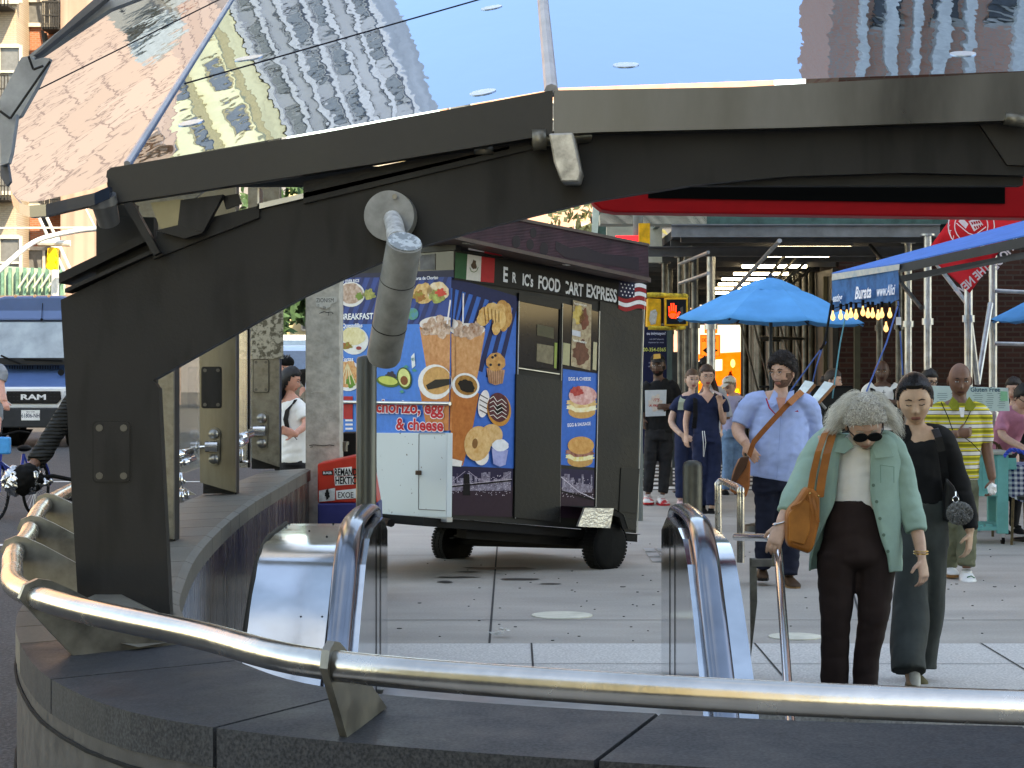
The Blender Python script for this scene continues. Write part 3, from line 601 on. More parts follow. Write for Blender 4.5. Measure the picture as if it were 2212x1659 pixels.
# ================= ESCALATOR =================
def sgn(px,Y): return (px-CX)/F*Y
te=thing('escalator','polished steel escalator descending towards the viewer between two rounded handrails','escalator',(.1,11.9,0))
def side(xh,xin,xdeck,sg):
    # profile in (Y,z) along the handrail: far newel -> flat -> slope down
    prof=[(11.95,.55),(12.02,.72),(11.97,.86),(11.8,.93),(11.4,.95),(10.8,.95),(10.5,.92),(10.2,.82),(9.9,.63),(9.2,.14),(7.6,-1.0)]
    g=G(); g.tube([(xh,y,z) for y,z in crv(prof,6)],[(.030,.060)]*(6*(len(prof)-1)+1),20,up=(0,0,1)); g.o('handrail',mat('steel_handrail',(.20,.22,.26),.16,.95,.08,5,rv=.05),te,True)
    # balustrade under it
    bp=[(12.0,.0),(12.0,.80),(11.6,.90),(10.8,.905),(10.5,.875),(10.22,.775),(9.92,.585),(7.6,-1.05),(7.6,-2.0),(9.4,-.6),(10.8,0)]
    g=G(); g.prism([(xin,y,z) for y,z in bp],(xh-xin-.0 if False else (xh-xin)*1.0,0,0)); g.o('balustrade',MIRR,te)
    g=G(); g.prism([(xin-sg*.004,y,z) for y,z in ((11.35,.02),(11.35,.88),(11.34,.88),(11.34,.02))],(sg*.003,0,0)); g.prism([(xin-sg*.004,y,z) for y,z in ((11.0,.02),(11.0,.885),(10.992,.885),(10.992,.02))],(sg*.003,0,0)); g.o('panel_joint',BLKP,te)
    # outer deck
    d0=xh+sg*.03*0
    dk=[(11.95,.84),(10.95,.84),(10.6,.80),(10.35,.70),(10.0,.50),(9.2,-.04),(7.6,-1.12)]
    dk=crv(dk,4); vs=[];
    for y,z in dk: vs+=[(d0,y,z),(xdeck,y,z),(xdeck,y,z-.6),(d0,y,z-.6)]
    g=G(); g.add(vs,[(i*4+j,i*4+(j+1)%4,i*4+4+(j+1)%4,i*4+4+j) for i in range(len(dk)-1) for j in range(4)]+[(0,1,2,3)]); g.o('outer_deck',MIRR,te,True,ang=30)
    return dk
MIRB=MIRR
side(-.79,-.70,-1.25,-1); side(.93,.84,1.10,1)
g=G()
def deckz(y,prof=[(11.95,.84),(10.95,.84),(10.6,.80),(10.35,.70),(10.0,.50),(9.2,-.04),(7.6,-1.12)]):
    for (a,b),(c,d) in zip(prof[:-1],prof[1:]):
        if c<=y<=a: return b+(d-b)*(a-y)/(a-c)
    return 0
for (px,py) in ((672,1206),(717,1206),(672,1211),(717,1211),(650,1331),(696,1331),(625,1130),(720,1128),(618,1140),(668,1148),(706,1160)):
    y=11.9
    while y>7 and HZ+(EYE-deckz(y))*F/y<py: y-=.01
    g.ball((sgn(px,y),y,deckz(y)+.002),.006,8,6)
g.o('rivet',BLKP,te)
SW=mat('seam_silicone',(.05,.045,.035),.8,bump=.5); g=G(); g.tube([(-1.26,11.9,.845),(-1.255,10.95,.845),(-1.255,10.6,.80),(-1.255,10.35,.70),(-1.25,10.0,.50),(-1.25,9.2,-.04)],.012,8); g.o('sealant',SW,te)
g=G(); g.b2((-.68,9.6,-.4),(.86,11.9,.006)); g.o('landing_plate',mat('ribbed_plate',(.4,.4,.4),.35,.8),te)
# ================= PRINTED GRAPHICS HELPER =================
def rgb(h):
    f=lambda x:((x/255+.055)/1.055)**2.4 if x>10 else x/255/12.92
    return tuple(f(int(h[i:i+2],16)) for i in(0,2,4))
def pm(h,c2=None,r=.45,sc=25,emi=0):
    return mat('print_'+h+(c2 or ''),rgb(h),r,c2=rgb(c2) if c2 else None,var=.06,sc=sc,emi=emi,spec=.12)
class Art:
    def __init__(s,a,n,x=None,y=None,eps=.0012): s.a=V(a);s.n=V(n).normalized();s.g=G();s.ms=[];s.lv=0;s.x=x;s.y=y;s.eps=eps
    def m(s,m):
        if m not in s.ms: s.ms.append(m)
        s.g.cur=s.ms.index(m)
    def pt(s,px,py,l=0): return onplane(px,py,s.a+s.n*s.eps*l,s.n)
    def p(s,pts,h,l=1,c2=None):
        s.m(pm(h,c2) if isinstance(h,str) else h); s.g.poly([s.pt(x,y,l) for x,y in pts]); return s
    def e(s,cx,cy,rx,ry,h,l=1,rot=0,c2=None,n=22,wob=0,a0=0,a1=360,seed=1):
        rg=random.Random(seed); pts=[]
        for k in range(n):
            q=R(a0+(a1-a0)*k/(n if a1-a0==360 else n-1)); w=1+wob*(rg.random()-.5); x=rx*w*math.cos(q);y=ry*w*math.sin(q); c,d=math.cos(R(rot)),math.sin(R(rot)); pts.append((cx+x*c-y*d,cy+x*d+y*c))
        return s.p(pts,h,l,c2)
    def ln(s,pts,w,h,l=2):
        s.m(pm(h) if isinstance(h,str) else h)
        for (x0,y0),(x1,y1) in zip(pts[:-1],pts[1:]):
            d=math.hypot(x1-x0,y1-y0) or 1; nx,ny=-(y1-y0)/d*w/2,(x1-x0)/d*w/2
            s.g.poly([s.pt(*q,l) for q in ((x0-nx,y0-ny),(x1-nx,y1-ny),(x1+nx,y1+ny),(x0+nx,y0+ny))])
        return s
    def t(s,txt,px,py,hpx,h,l=3,bold=.02,sx=1,al='LEFT',mirror=False,rot=0,sp=1,shear=0):
        """hpx: cap height in picture units"""
        o=s.pt(px,py,l); sz=hpx/S(o.y)/.70; x=s.x;y=s.y
        if rot: x,y=x*math.cos(R(rot))+y*math.sin(R(rot)),y*math.cos(R(rot))-x*math.sin(R(rot))
        s.m(pm(h) if isinstance(h,str) else h); vs,fs=text_geo(txt,sz,fr(o,x,y),bold=bold,ext=0,sx=sx,al=al,mirror=mirror,sp=sp,shear=shear); s.g.add(vs,fs); return s
    def done(s,name,par,**k):
        o=mk(name,s.g.v,s.g.f,s.ms,par,False,s.g.m); return setp(o,**k)
# ================= FOOD CART =================
C0=P(968,1120,16.9); Uv=(P(1374,1152,18.5)-C0); Wv=P(984,540,16.9)-C0; Vv=V((-1.15,1.25,0)); UL=Uv.length
def T(u,v,w): return C0+Uv*u/2.26+Vv*v/1.7+Wv*w/2.127
nT=Wv.cross(Uv).normalized(); nT=nT if nT.y<0 else -nT
nM=Vv.cross(Wv).normalized(); nM=nM if nM.y<0 else -nM
uh=Uv.normalized(); wh=Wv.normalized(); vh=Vv.normalized()
cart=thing('food_cart','food cart trailer covered in coffee and bagel pictures, standing on two wheels','food cart',(-.1,17.9,0))
CB=mat('quilted_dark_steel',(.017,.016,.014),.5,.0,.2,2,rv=.1)
nt_,b_,L_=nodes(CB); wv=_n(nt_,'ShaderNodeTexChecker'); wv.inputs['Scale'].default_value=22; L_(tex_in(nt_,rot=(R(45),0,R(45)),st=(1,1,1)),wv.inputs[0]); bp=_n(nt_,'ShaderNodeBump'); bp.inputs['Strength'].default_value=.8; bp.inputs['Distance'].default_value=.02; L_(wv.outputs[1],bp.inputs['Height']); L_(bp.outputs[0],b_.inputs['Normal'])
CBF=mat('cart_dark_steel',(.014,.0135,.012),.55,.0,.2,2,rv=.1)
def tb8(u0,u1,v0,v1,w0,w1): # affine box
    c=[T(u,v,w) for w in(w0,w1) for u,v in((u0,v0),(u1,v0),(u1,v1),(u0,v1))]; return c,[(3,2,1,0),(4,5,6,7),(0,1,5,4),(1,2,6,5),(2,3,7,6),(3,0,4,7)]
g=G(); g.add(*tb8(0,2.26,0,1.7,0,2.13)); g.o('body',CBF,cart)
AR=lambda: Art(C0+nT*.002,nT,uh,wh)
# --- text side poster
BL='2468bd'; BD='1d3f7d'; DN='1a2550'
a=AR(); a.p([(975,600),(1116,640),(1110,1012),(968,1006)],BL)
for k in range(9): a.p([(978+k*17,602+k*5),(986+k*17,604+k*5),(max(975,940+k*17),720+k*14),(max(975,930+k*17),716+k*14)],DN if k%1==0 else BD,2)
a.p([(975,598),(1116,640),(1116,668),(975,622)],DN,3)
# iced coffee right half
a.p([(982,712),(1048,716),(1034,800),(1024,850),(982,850)],'c98650',4,'e0a878').e(1010,712,38,14,'e6dcd4',5).p([(980,706),(1046,706),(1040,724),(1020,730),(980,726)],'a06a48',6,'d8c0b0')
for i,(x,y) in enumerate(((990,700),(1005,712),(1022,706),(1033,698),(996,722),(1016,724))): a.e(x,y,9,9,'8a5230',7,c2='e8cdb8',wob=.4,seed=i,n=9)
a.ln([(1001,634),(1000,700)],3,'e8e4e4',8)
a.p([(975,720),(985,724),(985,840),(975,840)],'c98650',4,'e0a878')
# hot coffee cup
a.e(1006,833,30,27,'e9e6e2',12,rot=20); a.e(1007,832,25,21,'8a5a28',13,rot=22,c2='c08a48').e(1008,834,19,13,'150d0a',14,rot=26,wob=.2)
a.p([(978,830),(1035,850),(1022,920),(1000,1006),(971,1004),(975,900)],'b0602c',11,'c87840').p([(974,990),(999,996),(996,1008),(971,1006)],'e6e0da',12)
# croissant
for i,(x,y,rx,ry,rt) in enumerate(((1043,690,13,14,-10),(1050,678,16,16,10),(1063,671,17,17,0),(1076,675,16,20,20),(1080,692,13,20,10),(1072,708,9,16,5))): a.e(x,y,rx,ry,'c98a40' if i%2 else 'dca458',8+i*.3,rot=rt,c2='efc98c',wob=.1)
for i,(x,y,rx,ry,rt) in enumerate(((1085,662,12,14,0),(1095,672,10,18,0),(1098,690,8,18,10),(1090,705,7,12,20))): a.e(x,y,rx,ry,'b87834',5+i*.3,rot=rt,c2='e0b070')
for i in range(5): a.ln([(1046+i*8,663+i*2),(1050+i*7,700-i)],1.2,'8a5420',11)
# muffin
a.p([(1051,795),(1091,799),(1086,828),(1070,832),(1056,826)],'b07a58',8,'d0a080').e(1071,782,21,20,'b87840',9,c2='dca868',wob=.1)
for x,y in ((1064,772),(1078,788),(1070,768),(1060,788)): a.e(x,y,3,3,'201c28',10)
for i in range(7): a.ln([(1055+i*5,800),(1058+i*4.3,829)],.9,'7c5038',10)
# donuts
a.e(1045,872,12,30,'e8e0dc',9,rot=8)
for i in range(4): a.ln([(1036,852+i*11),(1054,862+i*11)],2,'3a2020',10)
a.e(1078,885,26,36,'c07a34',10,rot=-8,c2='d89848').e(1077,880,23,32,'4a2226',11,rot=-8,c2='6b3338').e(1078,884,8,11,'1a0c0c',12)
for i in range(5): a.ln([(1058,862+i*9),(1066,856+i*10),(1074,868+i*9),(1084,862+i*9),(1094,872+i*8)],1.3,'e6dcd4',13)
# bagel + cream cup
a.e(1062,940,24,24,'cf9a5c',12,c2='e8c08c').e(1040,985,16,20,'efe6dc',12.5).e(1032,958,29,38,'d49a5a',13,rot=8,c2='ecc48c').e(1026,958,6,11,'8a5c34',14,rot=5)
a.p([(1062,968),(1098,972),(1092,1004),(1080,1008),(1066,1002)],'8f96c8',14,'b0b4dc').e(1081,962,18,13,'e8e8ea',15,wob=.1)
o=a.done('side_poster',cart)
def skyline(a,x0,x1,y0t,y1,seed):
    a.p([(x0,y0t),(x1,y0t+4),(x1-2,y1+5),(x0-3,y1)],'2a2440',3); a.p([(x0,y0t+40),(x1,y0t+44),(x1-2,y1+5),(x0-3,y1)],'33222e',4); rg=random.Random(seed)
    x=x0+3
    while x<x1-6:
        w=rg.uniform(3,7);h=rg.uniform(14,42); a.p([(x,y0t+52),(x+w,y0t+52),(x+w,y0t+52-h),(x,y0t+52-h)],'4b3f52',5,'a8a0b0'); x+=w*.9
    for i in range(int((x1-x0)*1.1)): 
        x=rg.uniform(x0+2,x1-4);y=y0t+rg.uniform(18,62); a.p([(x,y),(x+1.3,y),(x+1.3,y+1.3),(x,y+1.3)],'d8ccd8',6)
a=AR(); skyline(a,971,1108,1008,1112,3)
a.ln([(970,1052),(1106,1038)],3,'0d0a10',7).ln([(970,1049),(1106,1035)],.9,'d8c8d0',8).p([(1002,1024),(1014,1024),(1016,1070),(1000,1070)],'0d0a10',8).ln([(972,1044),(985,1034),(1005,1018)],1,'b8a8b8',8).ln([(1012,1018),(1035,1036),(1060,1040),(1085,1034),(1104,1020)],1,'b8a8b8',8)
a.done('skyline_print',cart)
# --- second strip
a=AR(); a.p([(1216,796),(1292,802),(1284,1010),(1211,1004)],BL)
def burger(a,cx,cy,k,egg):
    a.e(cx,cy+22*k,30*k,15*k,'c08a50',3,c2='d8a868'); a.e(cx,cy+12*k,33*k,11*k,'e8cf5a' if not egg else 'f0d890',4,wob=.25,c2='f4f0d8'); a.e(cx,cy+1*k,33*k,12*k,'7a3a2a' if not egg else 'e8d0a0',5,wob=.3,c2='c08878' if not egg else 'd09a50')
    a.e(cx+2*k,cy-14*k,31*k,21*k,'c88848' if not egg else 'c8807c',6,c2='e0ac6c' if not egg else 'ecc8c0')
burger(a,1257,868,.98,True); a.e(1246,845,14,10,'a82c2c',7,c2='c85a50',wob=.4); burger(a,1253,975,.92,False)
a.t('EGG & CHEESE',1228,822,7,'e8ecf4',4,sx=1.10,rot=6).t('EGG & SAUSAGE',1226,922,7,'e8ecf4',4,sx=1.02,rot=8)
skyline(a,1211,1284,1012,1118,5); a.ln([(1212,1030),(1250,1062),(1284,1078)],1.4,'d8ccd8',8).ln([(1210,1060),(1284,1080)],3,'0d0a10',8)
a.done('strip_poster',cart)
# --- quilted panels, windows
def panel(pts,m,name,o=.006,lab=None):
    g=G(); q=[onplane(x,y,C0+nT*.0,nT) for x,y in pts]; g.prism(q,nT*o); return g.o(name,m,cart)
panel([(1112,808),(1210,822),(1206,1128),(1108,1117)],CB,'door_panel',.02); panel([(1294,650),(1386,672),(1372,1146),(1284,1134)],CB,'door_panel',.012)
panel([(1338,1010),(1378,1012),(1372,1110),(1334,1104)],CBF,'patch_plate',.02)
panel([(1118,632),(1208,652),(1207,668),(1117,650)],BLKP,'window_frame',.02)
CW=mat('cart_window',(.012,.012,.013),.06,spec=.35)
panel([(1120,648),(1207,668),(1204,800),(1118,790)],CW,'window',.008); panel([(1214,655),(1292,674),(1289,806),(1212,796)],CW,'window',.008)
AL=mat('aluminium_trim',(.45,.45,.44),.35,.85)
for (x0,y0,x1,y1,w) in ((1119,640,1111,1120,3),(1208,655,1205,800,5),(1213,655,1207,1128,2),(1293,672,1284,1132,3),(1390,640,1374,1150,3),(1118,795,1206,808,3)):
    g=G(); p=onplane(x0,y0,C0,nT);q=onplane(x1,y1,C0,nT); g.tube([p+nT*.012,q+nT*.012],w/2/S(17.4),6); g.o('trim',AL if w!=5 else BLKP,cart)
a=AR(); a.a=a.a+nT*.008
a.p([(1160,742),(1196,748),(1195,788),(1159,780)],'6b6250',1,'8a8068').p([(1160,700),(1196,708),(1196,732),(1160,724)],'55513f',1).p([(1198,740),(1204,741),(1202,796),(1197,795)],'8a9a50',1)
a.p([(1217,740),(1232,743),(1230,790),(1215,787)],'a8a480',1).p([(1282,738),(1290,740),(1288,800),(1280,798)],'b8b090',1)
a.p([(1238,648),(1278,658),(1275,800),(1233,790)],'8a7058',2,'c8b898').e(1250,680,12,20,'c8a040',3,c2='e0c880',wob=.4).e(1262,690,10,22,'6a3c2c',3,wob=.4,c2='8a5040').e(1255,762,17,26,'5a382c',3,wob=.4,c2='7c5040').p([(1236,712),(1254,716),(1254,728),(1236,724)],'c8ccd4',4)
a.t('Pernil-roasted pork',1240,657,4.5,'f0f0e8',5,sx=0.79).t('Pernil-roasted p',1238,737,5,'f0f0e8',5,sx=0.92)
a.done('window_poster',cart)
# --- name band
a=AR(); a.a=a.a+nT*.012
a.p([(984,542),(1398,612),(1392,664),(980,604)],'07070a',1)
a.p([(984,545),(1010,549),(1007,604),(982,600)],'10502f',2).p([(1010,549),(1040,554),(1038,608),(1007,604)],'d8d4cc',2,'c8c4bc').p([(1040,554),(1069,558),(1067,611),(1038,608)],'b01c24',2)
a.e(1024,572,6,10,'4a3420',3,wob=.5,n=14).ln([(1015,578),(1018,586),(1024,588),(1030,585),(1033,577)],1.6,'5c7048',3)
a.p([(1046,538),(1084,545),(1084,553),(1046,547)],'b01c24',2).p([(1012,534),(1046,539),(1046,545),(1012,540)],'d8d4cc',2)
a.t('E',1086,607,31,'dfe1e4',3,sx=0.69,bold=.03).t('R',1106,609,21,'dfe1e4',3,sx=0.67,bold=.03).t("IC's",1128,615,24,'dfe1e4',3,sx=0.65,bold=.03).t('FOOD',1162,622,27,'dfe1e4',3,sx=0.64,bold=.03).t('CART',1216,632,26,'dfe1e4',3,sx=0.67,bold=.03).t('EXPRESS',1266,640,27,'dfe1e4',3,sx=0.69,bold=.03)
a.p([(1211,596),(1222,598),(1222,634),(1211,632)],'07070a',4)
a.p([(1337,606),(1372,612),(1370,646),(1336,640)],'1a1d3a',2)
for i in range(4):
    for j in range(4): a.e(1342+j*8+(i%2)*3,613+i*8+j*1.2,1.6,2,'e8e8ec',3,n=5)
for i in range(6):
    c='e6e4e4' if i%2==0 else 'a02028'; y=613+i*9.2
    x0=1336 if y>640 else 1371
    pts=[(x,y+(x-1337)*.06+4.2*math.sin((x-1337)/9.5)) for x in range(x0,1397,5)]
    a.p(pts+[(x,yy+8.5) for x,yy in reversed(pts)],c,2.5 if i>2 else 2)
a.done('name_band',cart)
# roof sign box and gutter
RB=mat('maroon_roof_box',(.045,.016,.024),.6,.0,.35,5); 
nt_,b_,L_=nodes(RB); wv=_n(nt_,'ShaderNodeTexWave'); wv.bands_direction='Z'; wv.inputs['Scale'].default_value=26; L_(tex_in(nt_),wv.inputs[0]); bp=_n(nt_,'ShaderNodeBump'); bp.inputs['Strength'].default_value=.3; bp.inputs['Distance'].default_value=.008; L_(wv.outputs[1],bp.inputs['Height']); L_(bp.outputs[0],b_.inputs['Normal'])
def tp_(pts,d,th,m,name,par=cart):
    g=G(); q=[onplane(x,y,C0+nT*d,nT) for x,y in pts]; g.prism(q,-nT*th); return g.o(name,m,par)
tp_([(972,512),(1402,606),(1400,530),(1100,470),(972,444)],.28,.6,RB,'roof_box')
tp_([(972,440),(1402,526),(1403,532),(972,447)],.295,.62,mat('roof_edge',(.09,.06,.05),.5),'roof_edge'); tp_([(972,506),(1404,600),(1405,608),(972,514)],.295,.62,mat('roof_edge',(.09,.06,.05),.5),'roof_edge')
tp_([(1008,522),(1140,543),(1250,566),(1250,570),(1140,547),(1008,526)],.24,.05,mat('chipped_trim',(.45,.43,.38),.6,c2=(.12,.1,.08),sc=20,thr=.5),'chipped_trim')
tp_([(1225,558),(1406,600),(1406,610),(1226,573)],.24,.24,mat('fold_awning',(.11,.08,.075),.5,var=.3),'folded_awning')
tp_([(1222,558),(1232,560),(1232,574),(1222,572)],.25,.04,WHITE,'end_cap')
a=Art(C0+nT*.2812,nT,uh,wh)
for (x,y,rx,ry) in ((1115,522,9,14),(1145,528,8,12),(1175,538,9,15),(1110-2,512,0.1,.1),(1152,503,7,11)): a.e(x,y,rx,ry,'221a22',1)
a.p([(1200,520),(1232,536),(1262,532),(1300,548),(1380,556),(1380,585),(1220,556),(1200,540)],'2a2028',1)
a.done('faded_print',cart)
# --- menu side
def AM(): return Art(C0+nM*.002,nM,-vh,wh)
a=AM(); a.p([(690,594),(980,586),(970,940),(690,934)],'2f7fd2'); 
a.p([(690,594),(980,586),(978,700),(690,700)],'27478c',2)
for k in range(14): a.p([(700+k*20,598),(708+k*20,598),(672+k*20,700),(662+k*20,700)] if k>1 else [(740,598),(745,598),(744,604),(740,604)],'1c2f66',3)
a.p([(690,594),(980,583),(980,598),(690,600)],'191f40',4)
a.e(758,636,30,27,'e4e0dc',5).e(758,634,26,22,'9a7058',6,c2='d8c0b0',wob=.1).e(776,640,8,8,'6f8c3a',7,wob=.4).e(797,636,14,11,'4a5c28',5,wob=.5,c2='c8c070')
a.t('EN OVER RICE',776,609,6,'eef0f4',7,al='RIGHT',sx=1.21).t('Torta de Chorizo',893,605,7,'eef0f4',7,sx=1.14)
a.e(915,634,24,22,'c8904c',5,c2='e8c890',wob=.2).e(905,640,14,12,'8f9a3c',6,wob=.5,c2='b05030').e(946,630,24,21,'e0b878',5,c2='f0e0c8',wob=.1).e(944,640,17,15,'7c5a34',6,wob=.3,c2='b8d070').e(952,632,12,8,'d84838',7,wob=.6)
a.t('BREAKFAST',806,689,13,'eef3fa',7,al='RIGHT',sx=1.18,bold=.025).t('Quesadillas',783,707,9,'f2f4f8',7,al='RIGHT',sx=1.21,bold=.02).t('Tortas',763,780,9,'f2f4f8',7,al='RIGHT',sx=1.21,bold=.02)
a.e(765,736,31,30,'e8e8e4',5).e(763,726,27,20,'d8c88c',6,c2='efe4bc',wob=.1).e(748,747,13,7,'b03428',7,wob=.5,c2='6f9c3a').e(775,752,10,7,'e4e4e4',7).e(775,752,6,4,'a03a38',8)
a.e(752,812,31,33,'e8e8e8',5).e(752,808,26,28,'c86a30',6,c2='f0c890',wob=.3).e(758,824,10,14,'5c8c30',7,wob=.4)
for i in range(4): a.ln([(750,785),(735+i*11,830)],2.4,'e8d4a8',8)
a.e(891,678,13,13,'3a84b8',6,c2='4c9a50')
a.e(838,824,25,12,'4c6b24',5,rot=10).e(838,822,21,9,'c8d068',6,rot=10).e(844,812,12,9,'302838',4,wob=.4).e(873,817,16,24,'3f5c20',6,rot=-10).e(873,816,13,20,'dce090',7,rot=-10).e(873,822,8,10,'8a4a24',8,rot=-10)
for x,y in ((877,792),(895,800),(868,846),(892,776)): a.e(x,y,5,3,'3a9a8a',5,wob=.6)
a.p([(888,770),(895,762),(897,790),(890,796)],'e4ecec',5)
# iced coffee left half
a.p([(906,706),(977,700),(976,850),(930,850)],'c07a48',8,'dca070').e(948,700,42,17,'e6dcd4',9).p([(912,700),(977,690),(977,722),(930,724)],'b07a58',10,'e0d0c4')
for i,(x,y) in enumerate(((922,706),(940,714),(960,706),(932,694),(950,690),(968,700),(918,716),(955,724))): a.e(x,y,10,9,'96582c',11,c2='ecd4c0',wob=.4,seed=i,n=9)
a.ln([(973,648),(966,700)],3.4,'ece4e4',12)
a.e(940,825,37,38,'ebe8e4',13,rot=-12); a.p([(906,838),(978,838),(976,930),(922,930)],'c06a34',12,'d48a54').e(944,822,31,30,'c08a50',14,rot=-12,c2='dca868').p([(920,832),(940,820),(974,818),(974,830),(945,838),(924,842)],'120c0a',15)
a.p([(742,856),(762,856),(762,905),(742,905)],'b81c28',5)
for i in range(3): a.p([(746,906+i*9),(762,906+i*9),(762,910+i*9),(746,910+i*9)],'e8e4e4',6)
a.t('chorizo, egg',957,894,27,'c81c2c',18,al='RIGHT',sx=1.22,bold=.03).t('& cheese',957,931,25,'c81c2c',18,al='RIGHT',sx=1.22,bold=.03)
a.t('chorizo, egg',957,894,27,'ece4ea',17,al='RIGHT',sx=1.22,bold=.075).t('& cheese',957,931,25,'ece4ea',17,al='RIGHT',sx=1.22,bold=.075)
a.done('menu_poster',cart)
def ml(pts,d,th,m,name,par=cart,bev=0):
    g=G(); q=[onplane(x,y,C0+nM*d,nM) for x,y in pts]; g.prism(q,-nM*th); return g.o(name,m,par,bev=bev)
g=G(); p=onplane(700,868,C0+nM*.05,nM);q=onplane(972,872,C0+nM*.05,nM); g.tube([p,q],.016,10); g.o('hand_bar',AL,cart,True)
ml([(868,540),(980,520),(980,586),(868,590)],.004,.01,mat('smoked_window',(.03,.03,.035),.15),'upper_window'); ml([(905,534),(984,518),(984,540),(905,546)],.03,.06,CBF,'eave')
ml([(907,552),(940,548),(940,583),(907,583)],.008,.01,mat('grey_curtain',(.12,.12,.12),.8,var=.4),'curtain')
CWB=mat('worn_white_enamel',(.58,.65,.66),.45,var=.06,sc=4); speckle(CWB,(.58,.65,.66),(.12,.1,.09),26,.70,.74,.9)
cab=ml([(812,935),(966,935),(964,1118),(815,1112)],.06,.06,CWB,'cabinet',bev=.006)
g=G()
for l in (((905,937),(904,1100)),((904,1100),(962,1103)),((905,937),(962,937))): g.tube([onplane(*l[0],C0+nM*.061,nM),onplane(*l[1],C0+nM*.061,nM)],.0035,6)
g.o('door_gap',mat('gap_grey',(.2,.2,.2),.7),cab)
g=G(); g.box(onplane(904,1021,C0+nM*.07,nM),(.05,.03,.035)); g.o('latch',mat('rusty_latch',(.15,.1,.07),.6,.5),cab,bev=.004)
ml([(850,1112),(965,1118),(965,1128),(850,1120)],.06,.06,mat('galv_edge',(.35,.35,.34),.5,.6),'cabinet_rail')
# chassis
CHM=mat('chassis_black',(.012,.011,.01),.9)
g=G(); g.add(*tb8(-.25,2.3,.02,1.66,-.075,-.005)); g.add(*tb8(-.9,-.2,.5,.62,-.1,-.02)); g.add(*tb8(.3,2.1,.1,.22,-.15,-.07)); g.o('chassis',CHM,cart)
hubR=P(1306,1178,18.0); hubL=P(978,1170,19.0); ax=(hubR-hubL).normalized()
g=G(); g.tube([hubL,hubR],.035,10); g.o('axle',CHM,cart)
for h in (hubR,hubL):
    for s in (.22,):
        g=G(); c=h+(ax*-s if h is hubR else ax*s); 
        for k in range(4): g.box(c+V((0,0,.05+.018*k)),(.05,.5-.1*k,.012),Matrix.Rotation(R(-45),3,'Z'))
        g.tube([c+V((0,0,.03)),c+V((0,0,.22))],.02,8); g.o('leaf_spring',CHM,cart)
def wheel(c,axd,r,w,par,name='wheel',rimc=None,tread=True):
    axd=V(axd).normalized(); g=G(); prof=[(-w/2,r*.62),(-w/2-.005,r*.8),(-w/2+.012,r*.95),(-w/2+.03,r),(w/2-.03,r),(w/2-.012,r*.95),(w/2+.005,r*.8),(w/2,r*.62)]
    g.lathe(c,axd,prof,40); t=g.o('tyre' if name=='wheel' else name,BLACK,par,True,ang=50)
    if tread:
        g=G(); u=axd.orthogonal().normalized(); vv=axd.cross(u)
        for k in range(44):
            q=2*math.pi*k/44; d=u*math.cos(q)+vv*math.sin(q); 
            for s in(-.3,0,.3): 
                m=Matrix.Identity(3); cc=c+d*(r)+axd*w*s; e=axd*w*.12; f=(u*-math.sin(q)+vv*math.cos(q))*r*.05; g.prism([cc-e-f,cc+e-f,cc+e+f,cc-e+f],d*.006)
        g.o('tread',BLACK,t)
    g=G(); g.lathe(c,axd,[(-w/2+.01,r*.1),(-w/2+.02,r*.6),(w/2-.02,r*.6),(w/2+.002,r*.58),(w/2-.03,r*.5),(w/2-.045,r*.2),(w/2-.01,r*.17),(w/2-.01,.001)],24); g.o('rim',rimc or mat('rusty_rim',(.16,.14,.12),.5,.6,.4,20),t,True,ang=40)
    return t
wheel(hubR,nT,.208,.16,cart); wheel(hubL,nT,.19,.17,cart)
DP=mat('diamond_plate',(.45,.44,.42),.35,.85,.2,8,bump=.8,bsc=45)
def tq(pts,d,th,m,name): return tp_(pts,d,th,m,name)
tq([(1264,1097),(1326,1098),(1318,1141),(1248,1137)],.28,.02,DP,'fender_plate'); 
g=G(); f0=[onplane(x,y,C0+nT*.28,nT) for x,y in ((1264,1097),(1326,1098),(1347,1112),(1356,1140))]; g.add(f0+[p-nT*.27 for p in f0],[(0,1,5,4),(1,2,6,5),(2,3,7,6)]); g.o('fender',CHM,cart)
g=G(); g.prism([onplane(x,y,C0+nT*.275,nT) for x,y in ((1326,1100),(1347,1112),(1357,1143),(1346,1143),(1338,1118),(1322,1112))],-nT*.02); g.o('fender_side',CHM,cart)
g=G(); p=onplane(845,1130,C0+nM*.9,nM); g.tube([p,T(-.3,.6,-.05)],.03,8); g.o('hitch',CHM,cart)
g=G(); c=P(754,975,16.4); g.b2(P(738,1040,16.5),P(776,932,16.9)); g.o('battery_box',CHM,cart)
g=G(); c=P(744,975,16.3); g.cyl(c,c+V((0,0,.05)),.025,12); g.cyl(c+V((0,0,.05)),c+V((0,0,.075)),.035,12); g.o('gas_valve',OLDM,cart,True)
